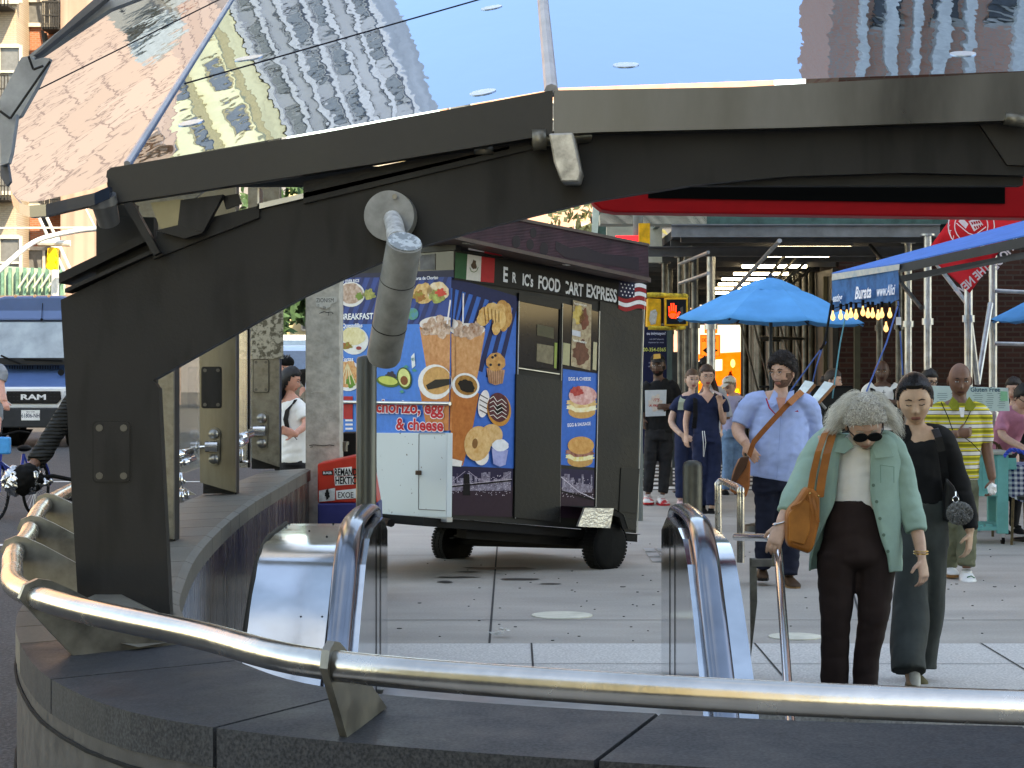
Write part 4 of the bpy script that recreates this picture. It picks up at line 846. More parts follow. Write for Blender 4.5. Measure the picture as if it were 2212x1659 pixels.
# ================= STREET THINGS NEAR THE CART =================
t=thing('concrete_pillar','square weathered concrete pillar with scrawled graffiti left of the food cart','pillar',tuple(P(700,1240,16.2)))
CP=mat('raw_concrete',(.46,.44,.38),.85,var=.25,sc=9,bump=.2,bsc=70); speckle(CP,(.30,.285,.25),(.58,.56,.5),22,.3,.7,.5)
g=G(); A=P(660,780,16.0);B=P(734,780,16.0); g.hexa([V((A.x,16,0)),V((B.x,16,0)),V((B.x,16,2.9)),V((A.x,16,2.9))],(.0,.34,0)); g.o('shaft',CP,t,bev=.008)
a=Art(V((0,15.995,0)),(0,-1,0),V((1,0,0)),V((0,0,1))); a.p([(682,641),(698,642),(727,640),(728,652),(716,656),(712,664),(704,668),(692,664),(683,662)],'b8b8b0',.5,'c8c8c0')
a.t('ZIONISM',683,653,9,'23232a',1,sx=.75,bold=-.002).t('IS',686,662,5,'23232a',1,sx=.8,bold=-.002).t('TR',697,668,6,'23232a',1,sx=.7,bold=-.002).ln([(690,677),(700,673),(706,675),(716,674),(720,678)],1.3,'2c2c2c',1).ln([(710,675),(709,682)],1,'2c2c2c',1)
a.ln([(668,962),(678,961),(690,962),(700,963),(712,961),(722,963)],1.6,'3a382f',1).ln([(670,966),(676,965)],1.2,'3a382f',1)
a.ln([(672,848),(684,845),(700,846),(712,848)],1.4,'c0beb4',1).ln([(680,760),(700,757)],1,'c0beb4',1); a.done('graffiti',t)
t=thing('steel_pole','thick round dark steel post with a domed top in front of the food cart','post',tuple(P(790,1000,12.95)))
g=G(); x=(792-CX)/F*12.9; r=22/S(12.9); g.tube([(x-.006,12.9,0),(x,12.9,EYE+.01),(x,12.9,EYE+.025),(x,12.9,EYE+.035)],[r,r,r*.85,r*.3],28); g.o('post_shaft',mat('post_steel',(.075,.072,.06),.38,.7,.15,5,st=(1,1,.3)),t,True,ang=60)
t=thing('bollard','short round steel bollard with a domed top beside the stair handrails','bollard',tuple(P(1496,1240,16)))
x=(1496-CX)/F*16; g=G(); g.tube([(x,16,0),(x,16,.96),(x,16,.99),(x,16,1.005)],[.073,.073,.062,.03],26); g.o('post_shaft',mat('bollard_steel',(.07,.067,.055),.45,.75,.2,9),t,True,ang=60)
t=thing('newspaper_box','red and blue plastic street box covered in stickers behind the round post','street box',tuple(P(750,1250,15.6)))
RP=mat('red_plastic',(.55,.035,.02),.35,var=.1); BP=mat('blue_plastic',(.03,.035,.15),.4)
def q3(pts,Y,th,m,name,par,bev=0): g=G(); g.prism([P(a,b,Y) for a,b in pts],(0,th,0)); return g.o(name,m,par,bev=bev)
q3([(686,1002),(770,984),(800,990),(816,1086),(686,1086)],15.6,.4,RP,'box_body',t,.01); q3([(686,1088),(818,1086),(822,1240),(686,1240)],15.58,.4,BP,'box_base',t,.01)
a=Art(V((0,15.597,0)),(0,-1,0),V((1,0,0)),V((0,0,1)))
a.p([(689,1060),(724,1054),(724,1081),(689,1084)],'d8d8d4',1,'a0a0a0').e(707,1068,5,11,'202020',2,wob=.5)
a.p([(726,1060),(772,1055),(772,1076),(727,1079)],'e4e4e0',1).t('EXOE',729,1075,12,'1c1c1c',2,sx=.8,bold=.01)
a.p([(721,1012),(760,1008),(762,1026),(722,1030)],'e8e6e2',.8).t('REMAND',722,1027,15,'181818',2,sx=.56,bold=.03).p([(722,1031),(764,1027),(765,1046),(724,1049)],'e8e6e2',.8).t('HEKTIC',724,1045,15,'181818',2,sx=.62,bold=.03).p([(696,1018),(719,1016),(719,1026),(697,1027)],'1c1c1c',1).t('BUKER',698,1024,5,'e8e8e8',2,sx=.85)
a.t('mc',696,1112,16,'d8dce8',2,bold=.05); a.done('sticker',t)
# stair handrails (right)
t=thing('stair_handrail','low looped stainless handrail standing between bollard and stairs','handrail',tuple(P(1575,1240,13)))
def pt(*q): return P(*q)
g=G(); g.tube(crv([(*P(1553,1200,14.6),),(*P(1551,1062,14.6),),(*P(1552,1044,14.6),),(*P(1562,1040,14.5),),(*P(1586,1050,13.4),),(*P(1598,1058,13.0),),(*P(1600,1075,12.95),),(*P(1600,1215,12.95),)],6),.024,16); g.o('rail_tube',TUBE,t,True)
t=thing('stair_handrail','long stainless stair handrail the grey haired woman holds','handrail',tuple(P(1700,1480,10.7)))
g=G(); g.tube(crv([tuple(P(1590,1160,12.0)),tuple(P(1625,1161,11.6)),tuple(P(1660,1162,11.1)),tuple(P(1673,1167,11.0)),tuple(P(1680,1190,10.6)),tuple(P(1690,1320,9.9)),tuple(P(1703,1500,9.2)),tuple(P(1712,1600,8.8))],6),.021,16); g.o('rail_tube',mat('bright_tube',(.6,.61,.63),.15,.95,.05),t,True)
g=G(); g.hexa([P(1622,1208,11.4),P(1674,1208,11.1),P(1674,1224,11.1),P(1622,1224,11.4)],(0,.03,0)); g.hexa([P(1620,1206,11.4),P(1634,1206,11.4),P(1636,1300,11.4),P(1622,1420,11.4)],(0,.03,0)); g.hexa([P(1668,1160,11.05),P(1674,1160,11.05),P(1674,1222,11.05),P(1668,1222,11.05)],(0,.01,0)); g.o('rail_bracket',mat('bracket_plate',(.30,.285,.25)),t)
# ================= PAVEMENT SHED =================
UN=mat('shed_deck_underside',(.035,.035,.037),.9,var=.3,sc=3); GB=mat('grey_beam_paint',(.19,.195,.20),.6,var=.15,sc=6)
GP=mat('green_shed_board',(.05,.11,.10),.7,var=.3,sc=6); BPO=mat('dull_pipe',(.10,.10,.095),.42,.75,.3,9)
sh=thing('pavement_shed','long pavement shed of steel pipes with a dark deck and strip lights, receding into shade','scaffold',(3.9,24,0))
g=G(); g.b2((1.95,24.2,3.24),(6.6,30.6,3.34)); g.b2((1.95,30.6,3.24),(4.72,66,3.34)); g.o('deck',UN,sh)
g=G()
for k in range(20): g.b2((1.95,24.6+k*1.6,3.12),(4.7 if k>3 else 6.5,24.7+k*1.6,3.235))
g.o('joists',mat('joist_grey',(.07,.07,.072),.7),sh)
g=G(); g.b2((1.0,24.1,3.30),(9.5,24.16,4.6)); g.o('parapet_board',GP,sh); g=G(); g.b2((1.78,24.18,3.42),(1.84,34,4.6)); g.o('parapet_board',mat('green_shed_side',(.16,.2,.17),.7,var=.3),sh)
g=G(); 
for x in (1.84,3.9,6.0): g.b2((x,24.05,3.4),(x+.03,24.095,4.6))
g.o('parapet_seam',BLKP,sh)
def ibeam(x0,x1,y,z,h=.14,m=GB):
    g=G(); g.b2((x0,y-.05,z+h-.012),(x1,y+.05,z+h)); g.b2((x0,y-.05,z),(x1,y+.05,z+.012)); g.b2((x0,y-.006,z+.012),(x1,y+.006,z+h-.012)); return g.o('steel_beam',m,sh)
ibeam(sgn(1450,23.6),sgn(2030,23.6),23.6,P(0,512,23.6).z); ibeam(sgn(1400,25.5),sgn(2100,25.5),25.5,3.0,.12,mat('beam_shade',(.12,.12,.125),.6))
g=G(); g.b2((1.2,27,3.0),(1.9,27.2,3.5)); g.b2((1.0,24.1,3.3),(2.2,24.6,3.42)); g.o('corner_board',mat('pale_board',(.45,.44,.36),.8),sh)
legs=[]
def leg(x,y,z1=3.15,r=.043,m=None,brk=True):
    g=G(); g.cyl((x,y,0 if y<28.7 or y>37 and x>6 else -.12),(x,y,z1),r,14); g.cyl((x,y,z1-.02),(x,y,z1),r*2,12); g.b2((x-.1,y-.1,.001 if y<28.7 else -.119),(x+.1,y+.1,.02 if y<28.7 else -.1))
    if brk: 
        for z in (1.15,2.15): g.cyl((x,y,z),(x,y,z+.07),r*1.5,12)
    return g.o('leg',m or (GALV if y<26 else BPO),sh,True,ang=50)
leg(sgn(1536,27),27,3.3,.055,GALV)
for (px,Y) in ((1501,26),(1484,27.2),(1470,28.4),(1436,30.2),(1447,32)): leg(sgn(px,Y),Y)
for (px,Y) in ((2092,21.9),(2145,22.4),(2004,23.5),(1962,25),(1942,27),(1900,28)): leg(sgn(px,Y),Y,3.15)
rg=random.Random(11)
for i in range(52):
    px=1580+i*5.2+rg.uniform(-2,2); Y=30.4+rg.random()*1.5+ (i%3)*2.6+ (60-i)*.18
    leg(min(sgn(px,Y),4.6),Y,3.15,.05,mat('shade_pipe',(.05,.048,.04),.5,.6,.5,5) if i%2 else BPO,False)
def pipe(a,b,r=.024,name='brace',m=BPO): g=G(); g.cyl(a,b,r,10); g.o(name,m,sh,True)
pipe(P(1684,520,23.5),P(1560,655,27),.026,m=GALV); pipe(P(1880,530,25),P(1990,665,23.5)); pipe(P(2006,548,23.4),P(2088,655,21.9),m=GALV); pipe(P(2092,665,21.9),P(2112,830,22),.03,m=GALV); pipe(P(2140,655,22.3),P(2112,830,22),.03,m=GALV)
pipe(P(2148,628,22.3),P(2230,632,22.3),.022,m=GALV); pipe(P(2148,742,22.3),P(2230,744,22.3),.022,m=GALV)
for (y0,y1) in ((570,545),(612,590)): pipe(P(1468,y0,27),P(1530,y1,23.7),.02,m=GALV)
for Y in (31.5,34.5): 
    for z in (1.1,2.1): pipe((2.2,Y-4+4,z) if 0 else (sgn(1640,Y),Y,z),(4.6,Y+2,z),.022)
for i in range(9): pipe(P(1600+i*28,700,34),P(1640+i*28,855,34),.018)
for i in range(6): pipe(P(1700+i*22,545+i*9,26+i*2.2),P(1590+i*6,690,26+i*2.2),.02,m=BPO)
LIT=mat('strip_light',(1,.97,.85),.5,emi=4.5,ec=(1,.95,.8))
for (x0,x1,y) in ((1679,1838,534),(1655,1790,550),(1603,1742,574),(1585,1702,590),(1560,1664,602),(1552,1640,613),(1545,1600,622),(1538,1592,632)):
    Y=1.38*F/(HZ-y); g=G(); g.b2((sgn(x0,Y),Y-.03,3.10),(sgn(x1,Y),Y+.03,3.14)); o=g.o('light_tube',LIT,sh); g=G(); g.b2((sgn(x0,Y)-.02,Y-.05,3.141),(sgn(x1,Y)+.02,Y+.06,3.19)); g.o('light_housing',GB,o)
# dark storefront wall inside the shed and ground floor frontage of the brick building
t=thing('shopfront','dark recessed shopfront with pale posts under the pavement shed','shopfront',(4.7,40,0))
g=G(); g.b2((4.66,31,0),(4.74,60,3.1)); g.b2((2.7,62,0),(4.7,62.2,3.1)); g.o('front_wall',mat('dark_front',(.03,.03,.028),.6),t)
g=G()
for i in range(14): g.b2((4.6,31.5+i*2,.1),(4.655,31.62+i*2,3.0))
g.b2((4.9,30.5,1.0),(4.98,30.6,2.9)); g.b2((5.6,30.5,1.0),(5.68,30.6,2.9)); g.b2((4.9,30.5,2.55),(5.75,30.6,2.62)); g.o('frontage_post',mat('olive_post',(.06,.058,.04),.7),t)
# glowing advert screen, orange light and signs at the far end of the tunnel
t=thing('advert_screen','bright orange and yellow advert panel glowing behind the detour sign','screen',(sgn(1545,36),36,0))
SCR=mat('screen_orange',rgb('f08030'),.4,emi=.28,ec=rgb('ff6a18'),c2=rgb('ffc060'),sc=4); SCW=mat('screen_white',(.7,.7,.65),.5,emi=.25,ec=(1,.98,.9))
g=G(); g.b2(P(1492,870,36),P(1602,700,36.15)); g.b2((sgn(1545,36)-.1,36.02,-.12),(sgn(1545,36)+.1,36.12,1)); g.o('screen_case',mat('case_grey',(.1,.1,.1),.5),t)
a=Art(V((0,35.99,0)),(0,-1,0),V((1,0,0)),V((0,0,1))); a.p([(1494,702),(1600,702),(1600,760),(1494,766)],SCW,1).p([(1494,766),(1600,760),(1600,866),(1494,868)],SCR,1.2)
a.p([(1503,780),(1560,776),(1560,800),(1500,806)],pm('d8c8b8',emi=.6),2).t('CITY CENTER',1502,805,6,pm('ffe040',emi=.5),3,sx=.8).t('F',1500,835,18,pm('ffe040',emi=.5),3,bold=.04).t('E',1560,850,14,pm('ffe040',emi=.5),3,bold=.04).t('ER',1585,848,8,pm('ffe040',emi=.5),3).e(1583,785,5,9,pm('ffd080',emi=.5),3).e(1578,812,5,10,pm('a83018'),3,wob=.5).t('EEEEEEE',1502,850,5,pm('ffe040',emi=.5),3,sx=.7)
a.done('screen_face',t)
t=thing('detour_sign','orange rectangular detour sign with a black arrow on a pole under the shed','road sign',tuple(P(1532,1010,31)))
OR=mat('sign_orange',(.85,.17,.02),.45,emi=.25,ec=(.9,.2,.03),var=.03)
q3([(1512,723),(1556,723),(1556,771),(1512,771)],31,.02,OR,'sign_plate',t,.0); q3([(1522,699),(1550,699),(1550,720),(1522,720)],31,.02,OR,'sign_plate',t)
a=Art(V((0,30.995,0)),(0,-1,0),V((1,0,0)),V((0,0,1))); a.t('DETOUR',1516,738,7,'1a1008',1,sx=.78,bold=.02).t('14 SB',1526,713,8,'1a1008',1,sx=.7).ln([(1524,757),(1550,757)],4,'1a1008',1).p([(1518,757),(1527,750),(1527,764)],'1a1008',1).ln([(1514,725),(1554,725),(1554,769),(1514,769),(1514,725)],1,'1a1008',1); a.done('lettering',t)
g=G(); g.cyl((sgn(1534,31),31.05,-.12),(sgn(1534,31),31.05,2.4),.025); g.o('pole',GALV,t,True)
# blue poster panel
t=thing('poster_panel','dark blue street poster panel with pale text behind the man in black','poster',(sgn(1412,29),29.2,-.12))
q3([(1388,700),(1441,702),(1441,980),(1388,980)],29.2,.2,mat('poster_blue',(.008,.012,.045),.3),'panel',t); q3([(1441,704),(1452,706),(1452,985),(1441,985)],29.15,.3,mat('teal_frame',(.05,.08,.08),.5),'frame',t)
q3([(1388,640),(1470,640),(1470,700),(1388,698)],29.5,.2,BLKP,'top_panel',t); q3([(1452,760),(1500,760),(1500,1010),(1452,1010)],29.5,.3,mat('panel_slate',(.07,.085,.095),.4),'side_panel',t)
a=Art(V((0,29.19,0)),(0,-1,0),V((1,0,0)),V((0,0,1))); a.t('Bezwen ed',1435,711,5,'aab4d8',1,al='RIGHT',sx=.9).t('ou imigrasyon?',1438,723,6,'c4cce8',1,al='RIGHT',sx=.8).t('rele 24/7 disponib',1434,734,3,'8890a8',1,al='RIGHT').t('depatman lan gratis',1434,741,3,'8890a8',1,al='RIGHT').t('800-354-0365',1439,759,8,'c8d070',1,al='RIGHT',sx=.85,bold=.01).t('nan lang',1420,785,4,'8890a8',1,al='RIGHT').t('ou a',1410,793,4,'8890a8',1,al='RIGHT')
a.done('lettering',t)
# ================= PEDESTRIAN SIGNAL =================
YS=23; YW=mat('signal_yellow',(.75,.36,.02),.45,var=.2,sc=12)
t=thing('pedestrian_signal','yellow pedestrian signal head showing a red raised hand beside the cart','traffic signal',tuple(P(1420,700,YS)))
q3([(1436,643),(1486,643),(1486,704),(1436,704)],YS,.14,YW,'signal_case',t,.01); q3([(1399,644),(1428,646),(1428,706),(1397,706)],YS+.02,.25,YW,'side_head',t,.012)
q3([(1440,647),(1482,647),(1482,700),(1440,700)],YS-.006,.006,BLKP,'signal_face',t)
g=G(); g.tube([P(1398,638,YS),P(1410,637,YS),P(1476,640,YS+.3)],.028,10); g.tube([P(1400,708,YS),P(1440,709,YS),P(1478,708,YS+.3)],.022,10); g.tube([P(1476,640,YS+.3),P(1482,640,YS+.4)],.03,8); g.o('mount_arm',mat('dirty_yellow',(.45,.3,.03),.7,var=.4,sc=20),t,True)
HR=mat('signal_red',(.9,.03,.02),.5,emi=.45,ec=(1,.05,.02))
a=Art(V((0,YS-.0075,0)),(0,-1,0),V((1,0,0)),V((0,0,1)))
a.e(1453,680,8.5,8,HR,1).ln([(1447,678),(1445,662)],3.2,HR,1).ln([(1451,676),(1450,655)],3.2,HR,1).ln([(1455,676),(1455,655)],3.2,HR,1).ln([(1459,677),(1460,660)],3.2,HR,1).p([(1457,686),(1461,680),(1466,673),(1470,674),(1465,684),(1459,689)],HR,1)
a.p([(1469,665),(1475,662),(1477,690),(1471,692)],'5a5048',1); a.done('hand_symbol',t)
a=Art(V((0,YS+.019,0)),(0,-1,0),V((1,0,0)),V((0,0,1))); a.p([(1405,672),(1416,668),(1420,676),(1416,700),(1406,702),(1402,690)],'c8c4bc',1,'8a8070'); a.done('torn_sticker',t)
t=thing('street_pole','grey signal pole behind the right end of the cart','pole',(sgn(1400,YS+.4),YS+.4,0)); g=G(); x=sgn(1378,YS+.4); g.cyl((x,YS+.4,0),(x,YS+.4,3.4),.055,16); g.o('pole_shaft',mat('pole_grey_green',(.16,.18,.17),.6),t,True)
g=G(); g.b2((x+.0,YS+.2,3.02),(x+.12,YS+.3,3.25)); g.o('yellow_box',YW,t); g=G(); g.b2((x-.25,YS+.3,3.02),(x-.0,YS+.32,3.12)); g.o('red_plate',mat('glow_red',(.8,.02,.02),.4,emi=.5,ec=(1,.02,.04)),t)
# green clad corner structure left of the shed
t=thing('kiosk_corner','green and white boarded corner seen over the cart roof','hoarding',(sgn(1310,34),34,0))
q3([(1295,380),(1345,380),(1345,500),(1280,520)],34,.5,mat('teal_board',(.07,.13,.11),.7,var=.3),'board',t); q3([(1282,380),(1300,380),(1290,520),(1278,520)],33.9,.1,mat('white_green',(.55,.62,.55),.7),'edge_board',t); q3([(1330,470),(1348,440),(1348,500),(1315,522)],33.8,.1,mat('pale_board2',(.42,.42,.36),.8),'brace_board',t)
g=G()
for i in range(8): A=P(1338,480+i*7,33.7);B=P(1385,470+i*6,33.7); g.hexa([A,B,B+V((0,0,.02)),A+V((0,0,.02))],(0,.2,0))
g.b2(P(1338,560,33.8),P(1390,380,34.4)); g.o('slat_stack',mat('slat_dark',(.05,.045,.04),.8),t); 
g=G(); g.b2((sgn(1300,34.1),34.1,-.12),(sgn(1390,34.1),34.5,1.75+.0)); g.b2((sgn(1290,34.1),34.1,1.7),(sgn(1390,34.1),34.5,3.4)); g.o('back_wall',mat('teal_board',(.07,.13,.11)),t)

# ================= UMBRELLAS, AWNING, FLAG =================
UB=mat('blue_canvas',(.04,.29,.60),.75,var=.08,sc=3,bump=.15,bsc=15); UBn=mat('blue_canvas_rib',(.01,.02,.04),.5)
nt_,b_,L_=nodes(UB); b_.inputs['Transmission Weight'].default_value=0
def umbrella(cx,Y,rim_y,top_y,R_,label,tilt=0,rotz=.2):
    c=P(cx,rim_y,Y); zt=P(cx,top_y,Y).z; t=thing('parasol',label,'umbrella',(c.x,Y,0),'blue cafe parasols')
    def pt_(k,f,n=8):
        q=2*math.pi*k/n+rotz; rr=R_*f; x=c.x+rr*math.cos(q); y=Y+rr*math.sin(q); h=(zt-c.z); z=zt-h*(f**1.45); return V((x,y,z-tilt*(x-c.x)))
    vs=[];m=8;n=8;sub=6
    for j in range(m+1):
        f=.1+.9*j/m
        for k in range(n*sub):
            a=k//sub; b=(k%sub)/sub; p=pt_(a,f).lerp(pt_(a+1,f),b); p.z-= .09*f*b*(1-b)*1.2; p+= V((0,0,.006*math.sin(k*3.1+j))) ; vs.append(p)
    N=n*sub; g=G(); g.add(vs,[(j*N+k,j*N+(k+1)%N,(j+1)*N+(k+1)%N,(j+1)*N+k) for j in range(m) for k in range(N)]); o=g.o('canopy',UB,t,True,ang=20)
    md=o.modifiers.new('thick','SOLIDIFY'); md.thickness=.006
    g=G(); vs=[]
    for j,(f,dz) in enumerate(((.02,.05),(.12,.045),(.3,.02),(.34,-.012))):
        for k in range(N): a=k//sub;b=(k%sub)/sub; p=pt_(a,f).lerp(pt_(a+1,f),b); p.z+=dz+(.012*math.sin(b*6.28*1.0+1) if j==3 else 0); vs.append(p)
    g.add(vs,[(j*N+k,j*N+(k+1)%N,(j+1)*N+(k+1)%N,(j+1)*N+k) for j in range(3) for k in range(N)]+[tuple(range(N))]); o=g.o('vent_cap',UB,t,True,ang=30)
    g=G()
    for k in range(n): p=pt_(k,1);q=pt_(k,.04); g.tube([p+V((0,0,-.015)),q+V((0,0,-.03))],.010,6)
    g.o('ribs',UBn,t); g=G(); g.cyl((c.x,Y,.0),(c.x,Y,zt),.019,10); g.o('pole',mat('parasol_pole',(.03,.04,.05),.4),t,True)
    g=G(); g.lathe((c.x,Y,zt+.04),(0,0,1),[(0,.03),(.03,.028),(.05,.015),(.055,.001)],12); g.o('finial',UBn,t,True)
    g=G(); g.lathe((c.x,Y,0),(0,0,1),[(.001,.001),(.002,.28),(.06,.27),(.1,.06),(.3,.035)],20); g.o('foot',BLKP,t,True,ang=30)
    return t
umbrella(1665,22,694,610,1.02,'large blue parasol in front of the shed lights',.03,.25)
umbrella(2290,21,690,630,.70,'blue parasol cut off by the right edge of the picture',0,.1)
t=thing('awning','blue shop awning with a lettered front valance and string bulbs','awning',tuple(P(1940,575,19)))
A=P(1797,592,20.4);B=P(1941,571,18.8);Cc=P(2330,448,16.8);Dd=P(2200,395,21)
g=G(); g.hexa([A,B,P(2330,485,17.2),P(2330,447,20.5)],(0,0,.012)); g.o('canvas_top',mat('awning_blue',(.03,.16,.50),.7,var=.08),t)
g=G(); g.hexa([B+V((0,-.01,0)),P(2330,486,17.18),P(2330,510,17.18),P(1941,590,18.79)],(0,.03,0)); g.hexa([P(1942,596,18.8),P(2330,522,17.2),P(2330,536,17.2),P(1945,610,18.8)],(0,.03,0)); g.o('side_arm',mat('awning_arm',(.03,.03,.033),.5),t)
g=G(); g.hexa([A+V((0,-.02,0)),B+V((0,-.02,0)),P(1941,583,18.8),P(1797,606,20.4)],(0,-.03,0)); g.o('front_bar',mat('pale_bar',(.5,.5,.45),.5,c2=(.25,.35,.4),sc=14),t)
VAL=mat('valance_blue',(.012,.11,.28),.75,var=.25,sc=8); g=G(); n=26; vs=[]
for i in range(n+1):
    f=i/n
    for j in range(4):
        h=j/3; p=P(1797+(1941-1797)*f,606-23*f+(68 if f<.9 else 66)*h*(1+.03*math.sin(f*30)),20.4-1.6*f); p.y+=.02*math.sin(f*42)*h; vs.append(p)
g.add(vs,[(i*4+j,i*4+j+1,i*4+5+j,i*4+4+j) for i in range(n) for j in range(3)]); o=g.o('valance',VAL,t,True)
xv=(B-A).normalized(); nv=xv.cross(V((0,0,1))).normalized(); nv=nv if nv.y<0 else -nv
a=Art(P(1941,600,18.8)+nv*.03,nv,xv,V((0,0,1))); a.t('eating',1798,652,16,'d8e2ee',1,sx=1.0,shear=.4,bold=.02).t('Burata',1846,646,26,'d8e2ee',1,sx=.95,shear=.3,bold=.025).t('www.Alici',1893,640,22,'d8e2ee',1,sx=.78,shear=.3,bold=.02); a.done('lettering',t)
BW=mat('bulb_glow',(.55,.38,.22),.15,emi=.35,ec=(1,.55,.22))
def bulb(x,y,Y,k):
    b=thing('string_bulb','glowing string light bulb hanging under the blue awning','light bulb',tuple(P(x,y,Y)),'string bulbs under the awning')
    g=G(); c=P(x,y,Y); g.lathe(c,(0,0,-1),[(-.03,.007),(.0,.010),(.018,.019),(.038,.022),(.055,.015),(.064,.002)],12); g.o('globe',BW,b,True); g=G(); g.cyl(c+V((0,0,.03)),c+V((0,0,.085)),.014,10); g.o('socket',BLACK,b)
for i,(x,y) in enumerate(((1799,678),(1816,676),(1829,676),(1838,672),(1849,675),(1864,668),(1875,672),(1885,672),(1897,676),(1905,672),(1922,672),(1914,702))): bulb(x,y,19.6-.06*i,i)
g=G(); g.tube(crv([tuple(P(x,y,19.7-.09*i)) for i,(x,y) in enumerate(((1795,668),(1815,662),(1840,655),(1865,655),(1890,660),(1925,650),(1942,648)))],4),.005,5); g.o('bulb_wire',BLACK,t)
RPE=mat('blue_rope',(.05,.12,.35),.8); RPT=mat('teal_rope',(.06,.22,.25),.8)
for (q,m,lb) in ((((1785,738,20),(1775,752,20),(1700,855,20.5)),RPE,'dark blue rope running down left from the awning corner'),(((1776,752,20),(1764,790,20),(1750,850,20.3)),RPE,'blue rope hanging beside the first from the awning corner'),(((1825,690,20),(1815,740,19.5),(1798,860,19)),RPT,'teal rope slanting down behind the grey haired woman'),(((1940,660,18.8),(1915,740,18.6),(1870,850,18.4)),RPE,'long blue rope slanting down from the right awning corner'),(((1940,650,18.8),(1946,740,18.8),(1950,810,18.8)),RPE,'blue cord hanging straight from the right awning corner')):
    g=G(); g.tube([P(*p) for p in q],.007,6); g.o('rope',m,None,label=lb,cat='rope',loc=tuple(P(*q[0])),group='awning ropes')
g=G(); g.tube(crv([tuple(P(1797,650,20.3)),tuple(P(1782,735,20)),tuple(P(1772,755,20))],4),.012,6); g.tube(crv([tuple(P(1940,660,18.8)),tuple(P(1938,690,18.8)),tuple(P(1945,715,18.8))],4),.012,6); g.o('hook_cord',BLACK,t)
g=G(); g.b2(P(1936,702,18.75),P(1946,685,18.76)); g.o('tag',WHITE,t)
# red diamond flag
t=thing('flag','red diamond shaped university banner with white seal, seen from behind','flag',tuple(P(2100,632,21.0)))
FR=mat('flag_red',(.62,.012,.02),.7,var=.08,sc=3,bump=.15,bsc=10)
g=G(); fp=[(1998,547),(2040,492),(2060,465),(2230,440),(2212,478),(2160,560),(2095,633)]; N=16; vs=[]
def fyp(px,py): return 21+.05*math.sin(px/22)+.03*math.sin(py/17)
bm=[]; import itertools
rows=[]
for j in range(15):
    y=440+ (633-440)*j/14
    xl=2095+ (1998-2095)*max(0,(633-y))/(633-547) if y>547 else 1998+(2070-1998)*(547-y)/(547-450)
    xr=2095+(2240-2095)*(633-y)/(633-430)
    rows.append([P(xl+(xr-xl)*i/12,y,fyp(xl+(xr-xl)*i/12,y)) for i in range(13)])
vs=[p for r in rows for p in r]; g.add(vs,[(j*13+i,j*13+i+1,j*13+14+i,j*13+13+i) for j in range(14) for i in range(12)]); o=g.o('cloth',FR,t,True); md=o.modifiers.new('thick','SOLIDIFY'); md.thickness=.004
FW=mat('flag_white',(.75,.62,.62),.7)
a=Art(V((0,20.90,0)),(0,-1,0),V((1,0,0)),V((0,0,1)))
def circ(a,cx,cy,r,w,c): a.ln([(cx+r*math.cos(R(q)),cy+r*math.sin(R(q))) for q in range(0,361,15)],w,c,1)
circ(a,2098,488,50,2.5,FW); circ(a,2098,488,36,2,FW)
a.t('UNIVERSITY',2052,500,8,FW,1,rot=-70,mirror=True,sx=.8) if 0 else None
for i,ch in enumerate('UNIVERSITY'):
    q=R(35+i*15.5); a.t(ch,2098+46*math.cos(q)-0,488+46*math.sin(q),7,FW,1,mirror=True,rot=0,sx=.9)
a.p([(2070,478),(2078,470),(2092,484),(2086,494)],FW,1).p([(2092,478),(2112,470),(2124,486),(2104,500)],FW,1)
for i in range(4):
    for j in range(2): a.p([(2097+i*5+j*6,478+i*-1+j*9+2),(2100+i*5+j*6,477-i+j*9+2),(2103+i*5+j*6,482-i+j*9+2),(2100+i*5+j*6,484-i+j*9+2)],'b0141c',2)
a.ln([(2066,482),(2092,504),(2106,508),(2130,490)],2,FW,1)
a.t('THE NEW',2140,580,18,FW,1,rot=42,mirror=True,bold=.03,sx=.8,al='LEFT'); a.t('SCHOOL',2206,520,18,FW,1,rot=50,mirror=True,bold=.03,sx=.8)
a.done('emblem',t)
g=G(); g.cyl(P(2060,400,21.1),P(2240,425,21.1),.02,8); g.o('flag_pole',GALV,t)
# ================= CAFE FURNITURE =================
TQ=mat('turquoise_paint',(.12,.44,.42),.55,var=.08,sc=6)
YC=20.4; zz=lambda y,Y:P(0,y,Y).z; xx=lambda p,Y:sgn(p,Y)
t=thing('host_stand','turquoise wooden host stand on castors with slatted shelf','cabinet',(xx(2110,YC),YC,0))
x0,x1=xx(2020,YC),xx(2176,YC)
def bx(name,a,b,m,par,bev=.004): g=G(); g.b2(a,b); return g.o(name,m,par,bev=bev)
bx('top',(x0-.03,YC-.03,zz(982,YC)),(x1+.04,YC+.48,zz(975,YC)),mat('stand_top',(.35,.38,.33),.4),t)
bx('cabinet_body',(x0,YC,zz(1072,YC)),(x1,YC+.42,zz(983,YC)),TQ,t)
for (a,b) in ((x0-.005,x0+.07),(x1-.10,x1+.008)):
    for y in (YC-.012,YC+.38): bx('leg',(a,y,.10),(b,y+.06,zz(983,YC)),TQ,t)
for i,a in enumerate((2035,2065,2095,2122)): bx('inset_panel',(xx(a,YC),YC-.008,zz(1060,YC)),(xx(a+22,YC),YC-.001,zz(998,YC)),mat('turquoise_inset',(.10,.40,.38),.55),t)
g=G()
for i in range(7): g.b2((x0+.05+.087*i,YC+.01,.17),(x0+.12+.087*i,YC+.40,.19))
g.o('slatted_shelf',TQ,t); bx('rail',(x0,YC-.01,.13),(x1,YC+.03,.168),TQ,t)
